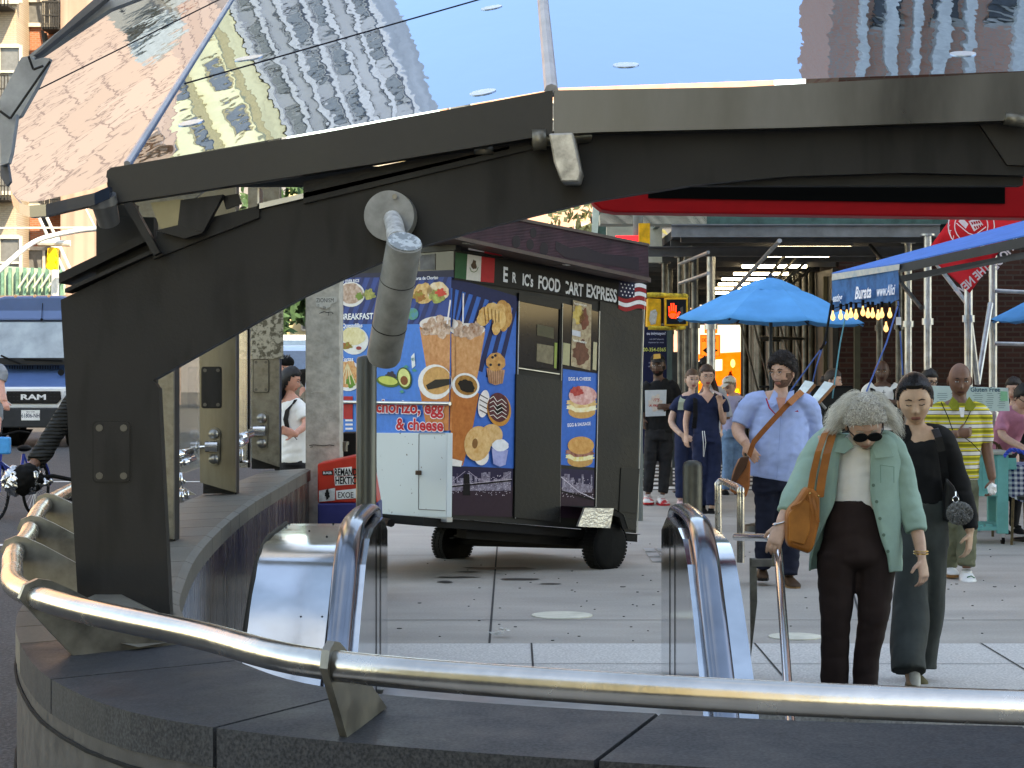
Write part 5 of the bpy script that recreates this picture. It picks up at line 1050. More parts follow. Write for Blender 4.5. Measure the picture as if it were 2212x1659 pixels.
for x in (x0+.03,x1-.04): 
    g=G(); g.cyl((x-.015,YC+.02,.035),(x+.015,YC+.02,.035),.035,16); o=g.o('castor',BLACK,t,True,ang=40); g=G(); g.b2((x-.022,YC-.0,.04),(x+.022,YC+.04,.10)); g.o('castor_fork',mat('castor_metal',(.5,.5,.5),.3,.8),o)
bx('side_flap',(x1+.008,YC+.05,zz(1015,YC)),(x1+.10,YC+.07,zz(990,YC)),TQ,t)
t=thing('menu_board','pale green gluten free menu board on a steel post behind the man in stripes','sign',(xx(2143,20.7),20.7,zz(975,YC)))
MB=mat('menu_paper',(.60,.78,.76),.5,var=.03); q3([(2012,833),(2178,838),(2181,888),(2012,888)],20.7,.02,MB,'board',t,.004)
g=G(); g.cyl((xx(2142,20.72),20.735,zz(975,YC)),(xx(2142,20.7),20.735,zz(860,20.7)),.012,10); g.o('post_shaft',GALV,t,True)
a=Art(V((0,20.697,0)),(0,-1,0),V((1,0,0)),V((0,0,1))); a.t('Gluten Free',2096,846,9.5,'2a5f78',1,sx=.98,bold=.015)
rg=random.Random(5)
for cx,w in ((2035,24),(2060,16),(2112,22),(2138,20),(2163,18)):
    for k in range(8 if cx>2080 else 7): a.ln([(cx-w/2*rg.uniform(.5,1),850+k*4.4),(cx+w/2*rg.uniform(.5,1),850+k*4.4)],1.1,'7f9fa4',1)
a.p([(2161,845),(2176,846),(2177,866),(2161,866)],'8fd8b0',1.5); a.done('lettering',t)
t=thing('cafe_table','round cafe table under a blue and white gingham cloth at the right edge','table',(xx(2215,20.9),20.9,0))
GI=mat('gingham_cloth',(.75,.75,.78),.8); nt_,b_,L_=nodes(GI)
w1=_n(nt_,'ShaderNodeTexWave'); w1.bands_direction='X'; w1.inputs['Scale'].default_value=6.5; w2=_n(nt_,'ShaderNodeTexWave'); w2.bands_direction='Z'; w2.inputs['Scale'].default_value=6.5
co=tex_in(nt_); L_(co,w1.inputs[0]); L_(co,w2.inputs[0]); m1=_n(nt_,'ShaderNodeMath',operation='GREATER_THAN'); m2=_n(nt_,'ShaderNodeMath',operation='GREATER_THAN'); m1.inputs[1].default_value=.5; m2.inputs[1].default_value=.5; L_(w1.outputs[1],m1.inputs[0]); L_(w2.outputs[1],m2.inputs[0]); ad=_n(nt_,'ShaderNodeMath',operation='ADD'); L_(m1.outputs[0],ad.inputs[0]); L_(m2.outputs[0],ad.inputs[1]); mu=_n(nt_,'ShaderNodeMath',operation='MULTIPLY'); mu.inputs[1].default_value=.5; L_(ad.outputs[0],mu.inputs[0]); cr=_n(nt_,'ShaderNodeValToRGB'); e=cr.color_ramp.elements; e[0].color=(.75,.76,.8,1); e[1].color=(.02,.035,.14,1); e[0].position=.1; e[1].position=.9; L_(mu.outputs[0],cr.inputs[0]); L_(cr.outputs[0],b_.inputs['Base Color'])
c=V((xx(2235,20.8),20.8,0)); g=G(); vs=[]; N=48
for j,(r,z) in enumerate(((.001,.80),(.38,.80),(.395,.785),(.41,.70),(.43,.50))):
    for k in range(N): q=2*math.pi*k/N; rr=r*(1+(.05*math.sin(q*7) if j>2 else 0)); vs.append(c+V((rr*math.cos(q),rr*math.sin(q),z-.05+(.06*math.sin(q*4) if j==4 else 0))))
g.add(vs,[(j*N+k,j*N+(k+1)%N,(j+1)*N+(k+1)%N,(j+1)*N+k) for j in range(4) for k in range(N)]); g.o('tablecloth_top',GI,t,True)
g=G(); g.cyl(c+V((0,0,.02)),c+V((0,0,.74)),.03); g.cyl(c,c+V((0,0,.02)),.22,20); g.o('table_base',BLKP,t)
g=G(); p=[tuple(P(2170,985,20.2)),tuple(P(2185,972,20.2)),tuple(P(2215,978,20.2)),tuple(P(2250,985,20.2))]
pp=crv(p,10)
for s in(0,math.pi): g.tube([V(q)+V((0,.012*math.cos(i*.9+s),.012*math.sin(i*.9+s))) for i,q in enumerate(pp)],.012,8)
g.o('rope',mat('bright_blue_rope',(.02,.08,.5),.6),None,True,label='thick twisted bright blue rope barrier beside the host stand',cat='rope',loc=tuple(P(2190,975,20.2)))
# chairs
def chair(x,y,rz,lab):
    t=thing('cafe_chair',lab,'chair',(x,y,0),'dark bistro chairs'); M3=Matrix.Rotation(rz,3,'Z'); o=V((x,y,0)); WD=mat('dark_wicker',(.10,.07,.035),.5,var=.3,sc=40)
    f=lambda *q:o+M3@V(q)
    for sx in(-1,1):
        g=G(); g.tube([f(sx*.19,-.18,0),f(sx*.18,-.17,.45)],.014,8); g.o('leg',WD,t,True); g=G(); g.tube([f(sx*.2,.2,0),f(sx*.19,.18,.45),f(sx*.19,.22,.82),f(sx*.14,.23,.9)],.014,8); g.o('leg',WD,t,True)
    g=G(); g.tube([f(0,0,.44),f(0,0,.47)],[(.21,.21)]*2,24); g.o('seat',BLKP,t,True,ang=40)
    g=G(); g.tube(crv([tuple(f(-.17,.22,.6)),tuple(f(-.14,.23,.88)),tuple(f(0,.24,.93)),tuple(f(.14,.23,.88)),tuple(f(.17,.22,.6))],6),.013,8)
    for i in range(5): g.tube([f(-.12+.06*i,.22,.5),f(-.12+.06*i,.235,.9)],.006,6)
    g.o('backrest',WD,t,True)
chair(xx(2168,21.3),21.5,R(20),'dark bistro chair behind the turquoise host stand, seen between its legs'); chair(xx(2212,20.4)+.1,20.2,R(200),'wicker bistro chair standing in front of the gingham table at the right edge'); chair(xx(2085,22),22.3,R(80),'dark bistro chair in the shade left of the host stand')
# barrier and menu holders
t=thing('cafe_barrier','black cafe barrier with a flat top behind the grey haired woman','barrier',(xx(1770,22),22,0))
g=G(); g.b2((xx(1640,22),22,zz(838,22)),(xx(1842,22),22.05,zz(833,22))); g.o('top_rail',BLKP,t); g=G(); g.b2((xx(1700,22),22.01,.05),(xx(1842,22),22.04,zz(838,22))); g.o('dark_panel',mat('barrier_fabric',(.02,.02,.02),.8),t)
for x in (1660,1700,1842): g=G(); g.cyl((xx(x,22),22.02,0),(xx(x,22),22.02,zz(838,22)),.015); g.o('leg',BLKP,t)
for i,(x0_,y0_,x1_,y1_,lb) in enumerate(((1708,870,1740,824,'open menu booklet on a slanted stand just right of the man in the blue shirt'),(1742,878,1782,826,'second slanted menu stand, farther right, beside the ropes'))):
    t=thing('menu_stand',lb,'menu',(xx(x0_,18.8),18.8,0),'slanted menu stands'); g=G(); g.hexa([P(x0_,y0_,18.6),P(x0_+17,y0_-2,18.6),P(x1_+18,y1_+4,19),P(x1_,y1_,19)],(.0,.03,.01)); g.o('menu_page',mat('page_white',(.60,.68,.66),.6),t); g=G(); g.hexa([P(x0_+17,y0_+1,18.6),P(x0_+22,y0_+2,18.6),P(x1_+24,y1_+8,19),P(x1_+18,y1_+5,19)],(0,.03,0)); g.o('wood_edge',mat('wood_brown',(.22,.09,.03),.5),t); g=G(); g.cyl((xx(x0_+12,18.8),18.8,0),P(x0_+15,y0_-12,18.8),.014); g.tube([P(x0_+20,y0_-20,18.8),P(x0_+42,y0_+5,18.8)],.012,8); g.o('stand_leg',mat('stand_grey',(.3,.3,.28),.5,.5),t)
t=thing('menu_card','small upright card with red dots on the cafe table behind the woman','card',tuple(P(1805,905,20))); q3([(1790,882),(1832,882),(1832,908),(1790,908)],20,.01,mat('card_cream',(.6,.58,.5),.6),'card_sheet',t)
a=Art(V((0,19.998,0)),(0,-1,0),V((1,0,0)),V((0,0,1)))
for i in range(6): a.e(1796+i*6,888+(i%2)*9,2,2,'8a2020',1,n=8)
a.done('printed_dots',t)

# ================= LEFT STREET =================
def van():
    Y=46; s=S(Y); cx=sgn(70,Y); t=thing('van','blue and white high roof delivery van coming down the avenue','van',(cx,Y,-.12))
    VB=mat('van_blue',(.06,.12,.26),.25,var=.05,coat=.6,sc=2); VW=mat('van_white',(.68,.70,.72),.3,var=.03,coat=.5)
    f=lambda px,py,d=0:P(px,py,Y+d)
    def shp(pts,d,th,m,name,bev=0,par=t): g=G(); g.prism([f(x,y,d) for x,y in pts],(0,th,0)); return g.o(name,m,par,bev=bev)
    shp([(-38,790),(-34,720),(-22,660),(-8,644),(10,639),(130,638),(150,642),(163,655),(174,715),(180,790),(180,900),(-38,900)],1.1,4.6,VB,'body',.06)
    # hood sloping forward
    g=G(); top=[f(-34,787,1.1),f(176,787,1.1)]; fr_=[f(-32,836,.08),f(174,836,.08)]; g.add([*top,fr_[1],fr_[0],top[0]+V((0,0,-.9)),top[1]+V((0,0,-.9)),fr_[1]+V((0,0,-.5)),fr_[0]+V((0,0,-.5))],[(0,1,2,3),(0,3,7,4),(1,5,6,2),(3,2,6,7),(0,4,5,1),(4,7,6,5)]); g.o('hood',VB,t,bev=.05)
    # sloping cab face: band above windscreen + windscreen
    g=G(); g.hexa([f(-20,692,.98),f(162,692,.98),f(158,645,1.25),f(-14,645,1.25)],(0,.2,0)); g.o('roof_front',VB,t,bev=.05)
    g=G(); g.hexa([f(-32,774,.72),f(174,774,.72),f(162,696,1.0),f(-20,696,1.0)],(0,.06,0)); g.o('windscreen',mat('van_glass',(.06,.10,.14),.06,sc=1.6,spec=.9,c2=(.26,.34,.38)),t)  # pale noise in the glass colour stands in for reflections
    shp([(-34,773),(176,773),(178,787),(-36,787)],.62,.3,mat('cowl_black',(.02,.02,.02),.6),'cowl')
    shp([(-36,836),(178,836),(182,875),(178,882),(-36,882)],0.02,1.0,VW,'front_fascia',.04)
    shp([(14,845),(130,845),(132,862),(122,872),(24,872),(12,862)],-.02,.05,BLKP,'grille',.01)
    shp([(-36,881),(180,881),(178,924),(-34,924)],-.03,.5,mat('bumper_black',(.025,.027,.03),.6),'bumper',.03)
    shp([(-36,846),(4,845),(8,862),(4,872),(-34,868)],-.02,.1,mat('headlight_glass',(.5,.52,.55),.1),'headlight'); shp([(178,846),(138,845),(134,862),(140,872),(176,868)],-.02,.1,mat('headlight_glass',(.5,.52,.55),.1),'headlight')
    a=Art(V((0,Y-.022,0)),(0,-1,0),V((1,0,0)),V((0,0,1))); a.t('RAM',72,863,11,'dcdcdc',1,al='CENTER',sx=1.75,bold=.035)
    for k in range(14): 
        for j in range(3): a.ln([(20+k*8,849+j*8),(24+k*8,849+j*8)],1,'33363a',.5)
    a.done('badge',t)
    p=shp([(46,884+2),(86,886),(86,908),(46,908)],-.045,.01,WHITE,'licence_plate'); a=Art(V((0,Y-.0465,0)),(0,-1,0),V((1,0,0)),V((0,0,1))); a.t('61806-NH',66,902,9,'1f3050',1,al='CENTER',sx=.72,bold=.01).t('NEW YORK',66,891,2.5,'1f3050',1,al='CENTER'); a.done('plate_text',p)
    g=G(); g.tube([f(2,768,.6),f(44,786,.55)],.02,6); g.o('wiper',BLACK,t); g=G(); g.tube([f(52,776,.6),f(134,779,.55)],.02,6); g.o('wiper',BLACK,t)
    g=G()
    for k in range(20):
        if k!=10: g.hexa([f(20+k*5.5,791,.72),f(22+k*5.5,791,.72),f(22+k*5.5,797,.66),f(20+k*5.5,797,.66)],(0,.0,.012))
    g.o('hood_vents',BLACK,t); g=G(); g.disc(f(132,808,.5)+V((0,0,.03)),(0,-1,.3),.07,16,.02); g.o('hood_badge',BLACK,t)
    for x in (34,76,106): g=G(); g.ball(f(x,641,1.15),.05,10,6); g.o('marker_light',mat('amber',(.8,.4,.2),.3),t,True)
    g=G(); g.cyl(f(90,690,.95),f(92,655,1.1),.008,6); g.ball(f(90,690,.93),.03); g.o('antenna',BLACK,t)
    for x in (-12,50+110): g=G(); c=f(x,915,1.0); c.z=.24; g.lathe(c,(1,0,0),[(-.12,.22),(-.12,.36),(.12,.36),(.12,.22)],28); g.o('wheel',BLACK,t,True,ang=40)
    g=G(); c=f(38,925,1.2); c.z=.24; g.lathe(c,(1,0,0),[(-.12,.22),(-.12,.36),(.12,.36),(.12,.22)],24); g.o('wheel',BLACK,t,True,ang=40)
    for x in (-52,196): g=G(); g.b2(f(x-9,780,.9),f(x+9,740,1.1)); g.o('wing_mirror',BLACK,t,bev=.03)
    return t
van()
def car(label,px,Y,w,ytop,ybot,m,seed=0):
    cx=sgn(px,Y); t=thing('parked_car',label,'car',(cx,Y,-.12),'cars on the avenue'); z1=P(0,ytop,Y).z; h=z1+.12
    o=lambda x,y,z:V((cx+x*w,Y+y,-.12+z*h)); g=G()
    g.prism([o(x,0,z) for x,z in ((-.5,.14),(-.5,.5),(-.46,.58),(.46,.58),(.5,.5),(.5,.14))],(0,4.3,0)); g.o('body',m,t,bev=.08)
    g=G(); b=[o(-.46,1.0,.58),o(.46,1.0,.58),o(.46,3.9,.58),o(-.46,3.9,.58)];tp2=[o(-.36,1.7,1),o(.36,1.7,1),o(.36,3.5,1),o(-.36,3.5,1)]; g.add(b+tp2,[(4,5,6,7),(0,1,5,4),(1,2,6,5),(2,3,7,6),(3,0,4,7)]); g.o('cabin',m,t,bev=.06)
    g=G(); q=[o(-.41,1.06,.63),o(.41,1.06,.63),o(.345,1.62,.94),o(-.345,1.62,.94)]; g.hexa([v+V((0,-.06,0)) for v in q],(0,.02,0)); g.o('windscreen',mat('car_glass',(.05,.09,.14),.05,spec=1),t)
    for s in(-1,1):
        g=G(); g.lathe(o(s*.43,.8,0)+V((0,0,.32)),(1,0,0),[(-.1,.2),(-.1,.32),(.1,.32),(.1,.2)],20); g.o('wheel',BLACK,t,True,ang=40); g=G(); g.b2(o(s*.32-.1,-.02,.38),o(s*.32+.1,.05,.48)); g.o('headlight',mat('headlight_glass',(.5,.52,.55),.1),t,bev=.02)
    g=G(); g.b2(o(-.2,-.03,.28),o(.2,.0,.4)); g.o('grille',BLKP,t)
car('pale blue and white car behind the cyclist, left of the concrete pillar',634,52,1.9,745,0,mat('car_pale',(.45,.58,.75),.3,var=.03,coat=.5)); car('white car farther up the avenue under the dark tree',622,66,1.8,722,0,mat('car_white',(.75,.75,.74),.3,coat=.5))
# mast arm traffic signal
t=thing('traffic_signal','yellow three lamp traffic signal on a pole under a curved mast arm','traffic signal',(sgn(118,62),62,-.12))
g=G(); g.cyl((sgn(119,62),62,-.12),P(119,520,62),.11,14); g.o('pole',mat('pole_white',(.6,.6,.57),.6),t,True)
g=G(); g.tube(crv([tuple(P(-60,640,58)),tuple(P(20,565,59)),tuple(P(80,520,60)),tuple(P(160,500,61)),tuple(P(235,492,61))],6),.075,10); g.o('mast_arm',mat('arm_grey',(.42,.45,.48),.5),t,True)
g=G(); g.tube([P(82,524,61),P(152,526,61)],.09,8); g.tube([P(120,530,61.5),P(118,512,61.5)],.14,10); g.o('cross_bar',mat('pole_white',(.6,.6,.57)),t,True)
q=lambda pts,th,m,n: q3(pts,61,th,m,n,t,.02)
q([(103,535),(124,535),(122,582),(98,580)],.3,mat('signal_amber_case',(.95,.5,.02),.4),'signal_case')
for i in range(3):
    g=G(); c=P(115-i*1.5,544+i*15,60.9); g.lathe(c,(0,-1,0),[(0,.12),(.12,.13),(.121,.11),(.02,.1)],16); g.o('visor',mat('visor_yellow',(.85,.45,.03),.5),t,True)
g=G()
t=thing('green_fence','green board construction fence along the avenue behind the van','fence',(sgn(60,70),70,-.12))
q3([(-60,570),(140,584),(140,640),(-60,640)],70,.1,mat('pale_green_board',(.30,.42,.34),.7,var=.3,sc=2),'boards',t)
for i in range(11): q3([(-30+i*16,578),(-24+i*16,578),(-24+i*16,640),(-30+i*16,640)],69.8,.1,TEAL,'fence_post',t)
for i in range(6): 
    g=G(); g.tube([P(40+i*16,622,69.7),P(62+i*16,590,69.7)],.04,6); g.o('light_brace',mat('pale_brace',(.42,.45,.40),.7),t)
q3([(-60,638),(150,638),(150,652),(-60,652)],69.5,.3,mat('fence_base',(.16,.13,.09),.8),'fence_base',t)
for i,(a,b) in enumerate((((75,450),(145,600)),((90,445),(160,600)),((180,440),(260,600)),((215,440),(290,600)))):
    g=G(); g.tube([P(a[0],a[1],66),P(b[0],b[1],66)],.05 if i<2 else .025,6); g.o('guy_cable',mat('cable_white',(.62,.62,.58),.6),None,label=('thick white diagonal cable left of its twin beside the traffic signal','thick white diagonal cable right of its twin beside the traffic signal','thin diagonal wire in front of the netted building','farther right thin diagonal wire before the netting')[i],cat='cable',loc=tuple(P(a[0],a[1],66)),group='diagonal cables')
g=G(); g.tube([P(-40,493,64),P(250,492,64)],.03,6); g.o('span_wire',mat('cable_white',(.6,.6,.57)),None,label='thin pale horizontal wire crossing above the mast arm',cat='cable',loc=tuple(P(0,493,64)))
# bicycles
def bike(x,y,lab,col,s=1,rz=0):
    t=thing('bicycle',lab,'bicycle',(x,y,-.12)); Mz=Matrix.Rotation(rz,3,'Z'); o=V((x,y,-.12)); f=lambda a,b,c:o+Mz@V((a,b,c))
    fr_=mat('bike_'+lab[:4].strip(),col,.35,coat=.4); r=.335
    for yy in(-.52,.52):
        g=G(); c=f(0,yy,r); ax=Mz@V((1,0,0)); u=Mz@V((0,1,0))
        g.tube([c+(u*math.cos(2*math.pi*k/30)+V((0,0,1))*math.sin(2*math.pi*k/30))*r for k in range(31)],.019,8,caps=False); w=g.o('wheel',BLACK,t,True); g=G()
        for k in range(20): q=2*math.pi*k/20; g.tube([c,c+(u*math.cos(q)+V((0,0,1))*math.sin(q))*r],.0022,4)
        g.cyl(c-ax*.04,c+ax*.04,.02,10); g.o('spokes',GALV,w)
        g=G(); g.tube([c+(u*math.cos(R(q))+V((0,0,1))*math.sin(R(q)))*(r+.03) for q in range(0,185,12)],[(.006,.028)]*16,6); g.o('mudguard',fr_,t)
    g=G(); bb=f(0,.05,.28); st=f(0,.2,.75);hd=f(0,-.36,.82);hb=f(0,-.4,.68)
    g.tube([bb,st],.02,8);g.tube([bb,hb],.022,8);g.tube([st,f(0,.52,r)],.012,6);g.tube([bb,f(0,.52,r)],.012,6);g.tube([f(0,-.33,.98),hb,f(.05,-.52,r)],.017,8);g.tube([hb,f(-.05,-.52,r)],.014,6); g.tube([f(0,.1,.5),hb],.02,8); g.o('frame',fr_,t,True)
    g=G(); g.tube(crv([tuple(f(-.28,-.2,1.02)),tuple(f(-.2,-.32,1.04)),tuple(f(0,-.36,1.0)),tuple(f(.2,-.32,1.04)),tuple(f(.28,-.2,1.02))],5),.012,8); g.o('handlebar',BLACK,t,True)
    g=G(); g.ball(f(0,.22,.82),.12,12,8,(.7,1.1,.35)); g.o('saddle',BLACK,t,True)
    return t,f
tb_,fb=bike(sgn(4,24.8),25.5,'blue city bicycle with a front basket at the left edge',(.02,.05,.30),rz=R(-14))
g=G(); g.b2(fb(-.16,-.62,.78),fb(.16,-.42,.98)); g.o('basket',mat('basket_blue',(.02,.30,.65),.5),tb_,bev=.02)
# ================= PEOPLE =================
def remesh(g,vox,sm=2):
    me=bpy.data.meshes.new('r'); me.from_pydata([tuple(v) for v in g.v],[],g.f)
    bm=bmesh.new(); bm.from_mesh(me); bmesh.ops.recalc_face_normals(bm,faces=bm.faces); bm.to_mesh(me); bm.free()
    ob=bpy.data.objects.new('r',me); COL.objects.link(ob); md=ob.modifiers.new('a','REMESH'); md.mode='VOXEL'; md.voxel_size=vox
    if sm: m2=ob.modifiers.new('b','SMOOTH'); m2.factor=.5; m2.iterations=sm
    dg=bpy.context.evaluated_depsgraph_get(); r=bpy.data.meshes.new_from_object(ob.evaluated_get(dg)); bpy.data.objects.remove(ob); bpy.data.meshes.remove(me)
    return r
def wrk(me,amp,fr=(9,9,16),seed=0,dirs=None):
    s=V((seed*3.1,seed*1.7,seed)); ns=[v.normal.copy() for v in me.vertices]
    for v,n in zip(me.vertices,ns):
        p=v.co; q=V((p.x*fr[0]+p.z*fr[2]*.35,p.y*fr[1],p.z*fr[2]-p.x*fr[0]*.5))+s
        h=abs(noise.noise(q))*1.4-.35+noise.noise(q*2.3)*.35
        v.co=p+n*h*amp
def skinobj(name,me,mts,par,smooth=True):
    me.materials.clear()
    for m in (mts if isinstance(mts,(list,tuple)) else [mts]): me.materials.append(m)
    off=wloc(par)
    for v in me.vertices: v.co=v.co-off
    me.polygons.foreach_set('use_smooth',[smooth]*len(me.polygons)); me.update()
    o=bpy.data.objects.new(name,me); COL.objects.link(o); o.parent=par; return o
def hand(g,w,d,pn,side,curl=.35,k=1,spread=.12,thumb=.8):
    """w wrist, d pointing direction, pn palm-facing normal; thumb goes to side*(d x pn)"""
    w=V(w);d=V(d).normalized();pn=V(pn);pn=(pn-d*pn.dot(d)).normalized();lat=d.cross(pn)*side
    g.tube([w-d*.03*k,w+d*.01*k,w+d*.045*k,w+d*.085*k,w+d*.098*k],[(.026*k,.019*k),(.029*k,.018*k),(.040*k,.016*k),(.041*k,.014*k),(.034*k,.010*k)],14,up=lat)
    for i,(o,ln,r) in enumerate(((.030,.072,.0085),(.010,.080,.0088),(-.011,.074,.0084),(-.031,.058,.0075))):
        c=curl*(1+.12*i)+.05*(i%2); p=w+d*.088*k+lat*o*k; dd=(d+lat*o*spread*30*.4).normalized(); pts=[p-dd*.015*k,p]; a=c*.7
        for sg_,f in enumerate((.45,.30,.25)):
            dr=(dd*math.cos(a)+pn*math.sin(a)); p=p+dr*ln*f*k; pts.append(p); a+=c
        g.tube(pts,[r*k,r*1.05*k,r*k,r*.9*k,r*.72*k],8)
    p=w+d*.022*k+lat*.030*k; td=(d*.62+lat*thumb+pn*.35).normalized(); q=p+td*.040*k; q2=q+(td*.6+d*.5+pn*.2).normalized()*.03*k
    g.tube([w+d*.012*k+lat*.015*k,p,q,q2],[.013*k,.0125*k,.0105*k,.008*k],8)
SKN={'light':(.56,.33,.245),'pale':(.60,.38,.30),'dark':(.10,.05,.033),'brown':(.17,.08,.05),'tan':(.50,.31,.21),'old':(.50,.31,.235),'red':(.55,.26,.19)}
def skin(k):
    M=mat('skin_'+k,SKN[k],.5,var=.07,sc=28,bump=.05,bsc=160,sss=.08,spec=.4); return M
def headgeo(k,nr=46,nc=56,fem=0,fat=0):
    """vertices in head space: x right (viewer), y towards viewer is -, z up; chin at -.115*k"""
    V_=[];
    for i in range(nr+1):
        th=math.pi*i/nr
        for j in range(nc):
            u=j/nc; ph=2*math.pi*(u-.16*math.sin(2*math.pi*u)/ (2*math.pi)*2.2)   # denser at the front
            ph-=math.pi/2
            x=math.sin(th)*math.cos(ph); y=math.sin(th)*math.sin(ph); z=math.cos(th)
            X_=.076*x*(1+.04*(z>0)*z); Y_=.096*y; Z_=.116*z
            if y<0: Y_*=.93
            if z<0:
                t=-z; X_*=1-(.30-.12*fat+.05*fem)*t**1.6; 
                if y<0: Y_*=1+.10*t*max(0,-y)-.02
                else: Y_*=1-.38*t
                if t>.72: Z_*=1-.05*(t-.72)/.28
            f=max(0,-y)
            def gs(cx,cz,sx,sz): return math.exp(-((X_-cx)/sx)**2-((Z_-cz)/sz)**2)*(1 if y<0 else 0)
            dy=0
            dy-=gs(0,-.022,.0085,.022)*.016+gs(0,-.033,.0125,.0095)*.013+gs(.011,-.036,.006,.006)*.006+gs(-.011,-.036,.006,.006)*.006  # nose
            dy-=gs(0,.030,.045,.010)*(.004-.003*fem)                                   # brow
            for s in(-1,1):
                dy+=gs(s*.031,.008,.016,.012)*.009; dy-=gs(s*.046,-.022,.02,.016)*(.004+.003*fat); dy-=gs(s*.031,.006,.011,.007)*.0035
            dy-=gs(0,-.063,.022,.0055)*.0045+gs(0,-.073,.018,.006)*.0055; dy+=gs(0,-.0675,.022,.0022)*.003; dy-=gs(0,-.098,.018,.014)*.008; dy+=gs(0,-.084,.018,.005)*.003
            V_.append((V((X_,Y_+dy,Z_))*k,(x,y,z,X_,Z_)))
    F_=[(i*nc+j,i*nc+(j+1)%nc,(i+1)*nc+(j+1)%nc,(i+1)*nc+j) for i in range(nr) for j in range(nc)]
    return V_,F_
def hairmask(x,y,z,X_,Z_,line=.062,side=-.02,back=-.085):
    """1 where hair grows: above a line that drops from forehead to nape"""
    a=y # -1 front, +1 back
    if a<-.35: L=line-(abs(X_)/.07)**3*.03
    elif a<.25: t=(a+.35)/.6; L=(line-.03)*(1-t)+side*t
    else: t=(a-.25)/.75; L=side*(1-t)+back*t
    return max(0,min(1,(Z_-L)/.006))
def head(par,body_g,c,k,R_,sk,hair=None,hc=(.02,.015,.012),thick=.012,brow=(.03,.02,.015),beard=None,lip=None,fem=0,fat=0,line=.062,glasses=None,eyes='open',smile=0,hr=.6,side=-.02,back=-.085,hnoise=.35,lod=1):
    """returns nothing; adds head as mesh 'head' of the body object list"""
    c=V(c); tf=lambda v:c+R_@V(v)
    V_,F_=headgeo(k,*( (46,56) if lod else (26,32)),fem,fat); SK=skin(sk); ms=[SK]; g=G(); g.add([tf(v) for v,_ in V_],F_)
    lipc=lip or tuple(a*b for a,b in zip(SKN[sk],(.82,.55,.55)))
    ms.append(mat('lip_'+sk+str(fem),lipc,.4)); ms.append(mat('beard_%02d'%int((beard or hc)[0]*400),beard or hc,.9,var=.3,sc=60))
    for n,f in enumerate(F_):
        X_=sum(V_[i][1][3] for i in f)/4; Z_=sum(V_[i][1][4] for i in f)/4; y=sum(V_[i][1][1] for i in f)/4
        if y<-.3 and abs(X_)<.023-.25*abs(Z_+.068) and -.078<Z_<-.058: g.m[n]=1
        elif beard and y<.1 and Z_<-.048 and not(abs(X_)<.018 and Z_>-.055) and (Z_<-.052 or abs(X_)>.03): g.m[n]=2
        elif beard and y<.15 and abs(X_)>.058 and Z_<.0: g.m[n]=2
    # ears
    for s in(-1,1):
        g.cur=0; g.ball(tf(V((s*.077,.012,-.008))*k),.030*k,10,8,(.28,.55,1),R_@Matrix.Rotation(s*.35,3,'Z'))
    # neck is in the body; eyes and brows
    ms+= [mat('eye_white',(.55,.52,.5),.3),mat('iris_dark',(.02,.012,.008),.2),mat('lash_dark',(.012,.009,.008),.6),mat('brow_%02d'%int(brow[0]*300),brow,.8)]
    for s in(-1,1):
        if eyes=='open':
            g.cur=3; g.ball(tf(V((s*.031,-.0890,.006))*k),.0105*k,10,6,(1.25,.45,.52),R_)
            g.cur=4; g.ball(tf(V((s*.031+ .0,-.0925,.006))*k),.0048*k,8,6,(1,.4,1),R_)
        g.cur=5; g.tube([tf(V((s*.018,-.0915,.0075 if eyes=='open' else .001))*k),tf(V((s*.031,-.094,.0125 if eyes=='open' else -.0015))*k),tf(V((s*.044,-.086,.0075 if eyes=='open' else .002))*k)],.0023*k,5)
        g.cur=6; g.tube([tf(V((s*.016,-.0945,.024))*k),tf(V((s*.031,-.0945,.029))*k),tf(V((s*.048,-.083,.023))*k)],[.0028*k,.0036*k,.0018*k],6)
    g.cur=5; g.tube([tf(V((x,-.0965+abs(x)*.25-.0,-.0675+smile*abs(x)*.12))*k) for x in(-.020,-.01,0,.01,.020)],.0013*k,5)
    body_g.append((g,ms))
    if hair:
        h=G(); hv=[];vals=[]
        for v,(x,y,z,X_,Z_) in V_:
            m=hairmask(x,y,z,X_,Z_,line,side,back); t=thick*(.35+.65*max(0,z+.4)) if hair!='long' else thick
            nn=V((x,y,z)); nz=1+hnoise*noise.noise(V((x*5,y*5,z*5+k)))+hnoise*.5*noise.noise(V((x*22,y*14,z*9)))
            hv.append(tf(v+nn*(m*t*nz+.001)*k)); vals.append(m)
        h.v=hv
        h.f=[f for f in F_ if sum(vals[i] for i in f)>1.0]; h.m=[0]*len(h.f)
        HM=mat('hair_%03d'%int(hc[0]*1000+hc[1]*100),hc,hr,var=.45,sc=40,st=(6,6,1.2),spec=.4)
        if lod:
            rg_=random.Random(int(k*1000)); sl=(hair=='bun')
            for (v,(x,y,z,X_,Z_)),m in zip(V_,vals):
                if m<.5: continue
                for _ in range(2 if not sl else 3):
                    nn=V((x,y,z)); tg=V((x*.2+rg_.uniform(-.5,.5)*(.2 if sl else 1),1 if sl else rg_.uniform(-.2,1),(.35 if sl else rg_.uniform(-.1,.5))-.3*(1-z))); tg=(tg-nn*tg.dot(nn)); 
                    if tg.length<.01: continue
                    tg.normalize(); b=v+nn*thick*(.5 if not sl else .45)*(.35+.65*max(0,z+.4)) +V((rg_.uniform(-1,1),rg_.uniform(-1,1),rg_.uniform(-1,1)))*(.004 if not sl else .0012); L_=rg_.uniform(.02,.035); lf=.0 if sl else .22
                    h.tube([tf(b*k),tf((b+tg*L_*.5+nn*L_*lf)*k),tf((b+tg*L_+nn*L_*lf*.7)*k)],[.0022*k,.0018*k,.0006*k],4,caps=False)
        if hair=='bun': h.ball(tf(V((0,.10,.0))*k),.045*k,12,8,rot=R_)
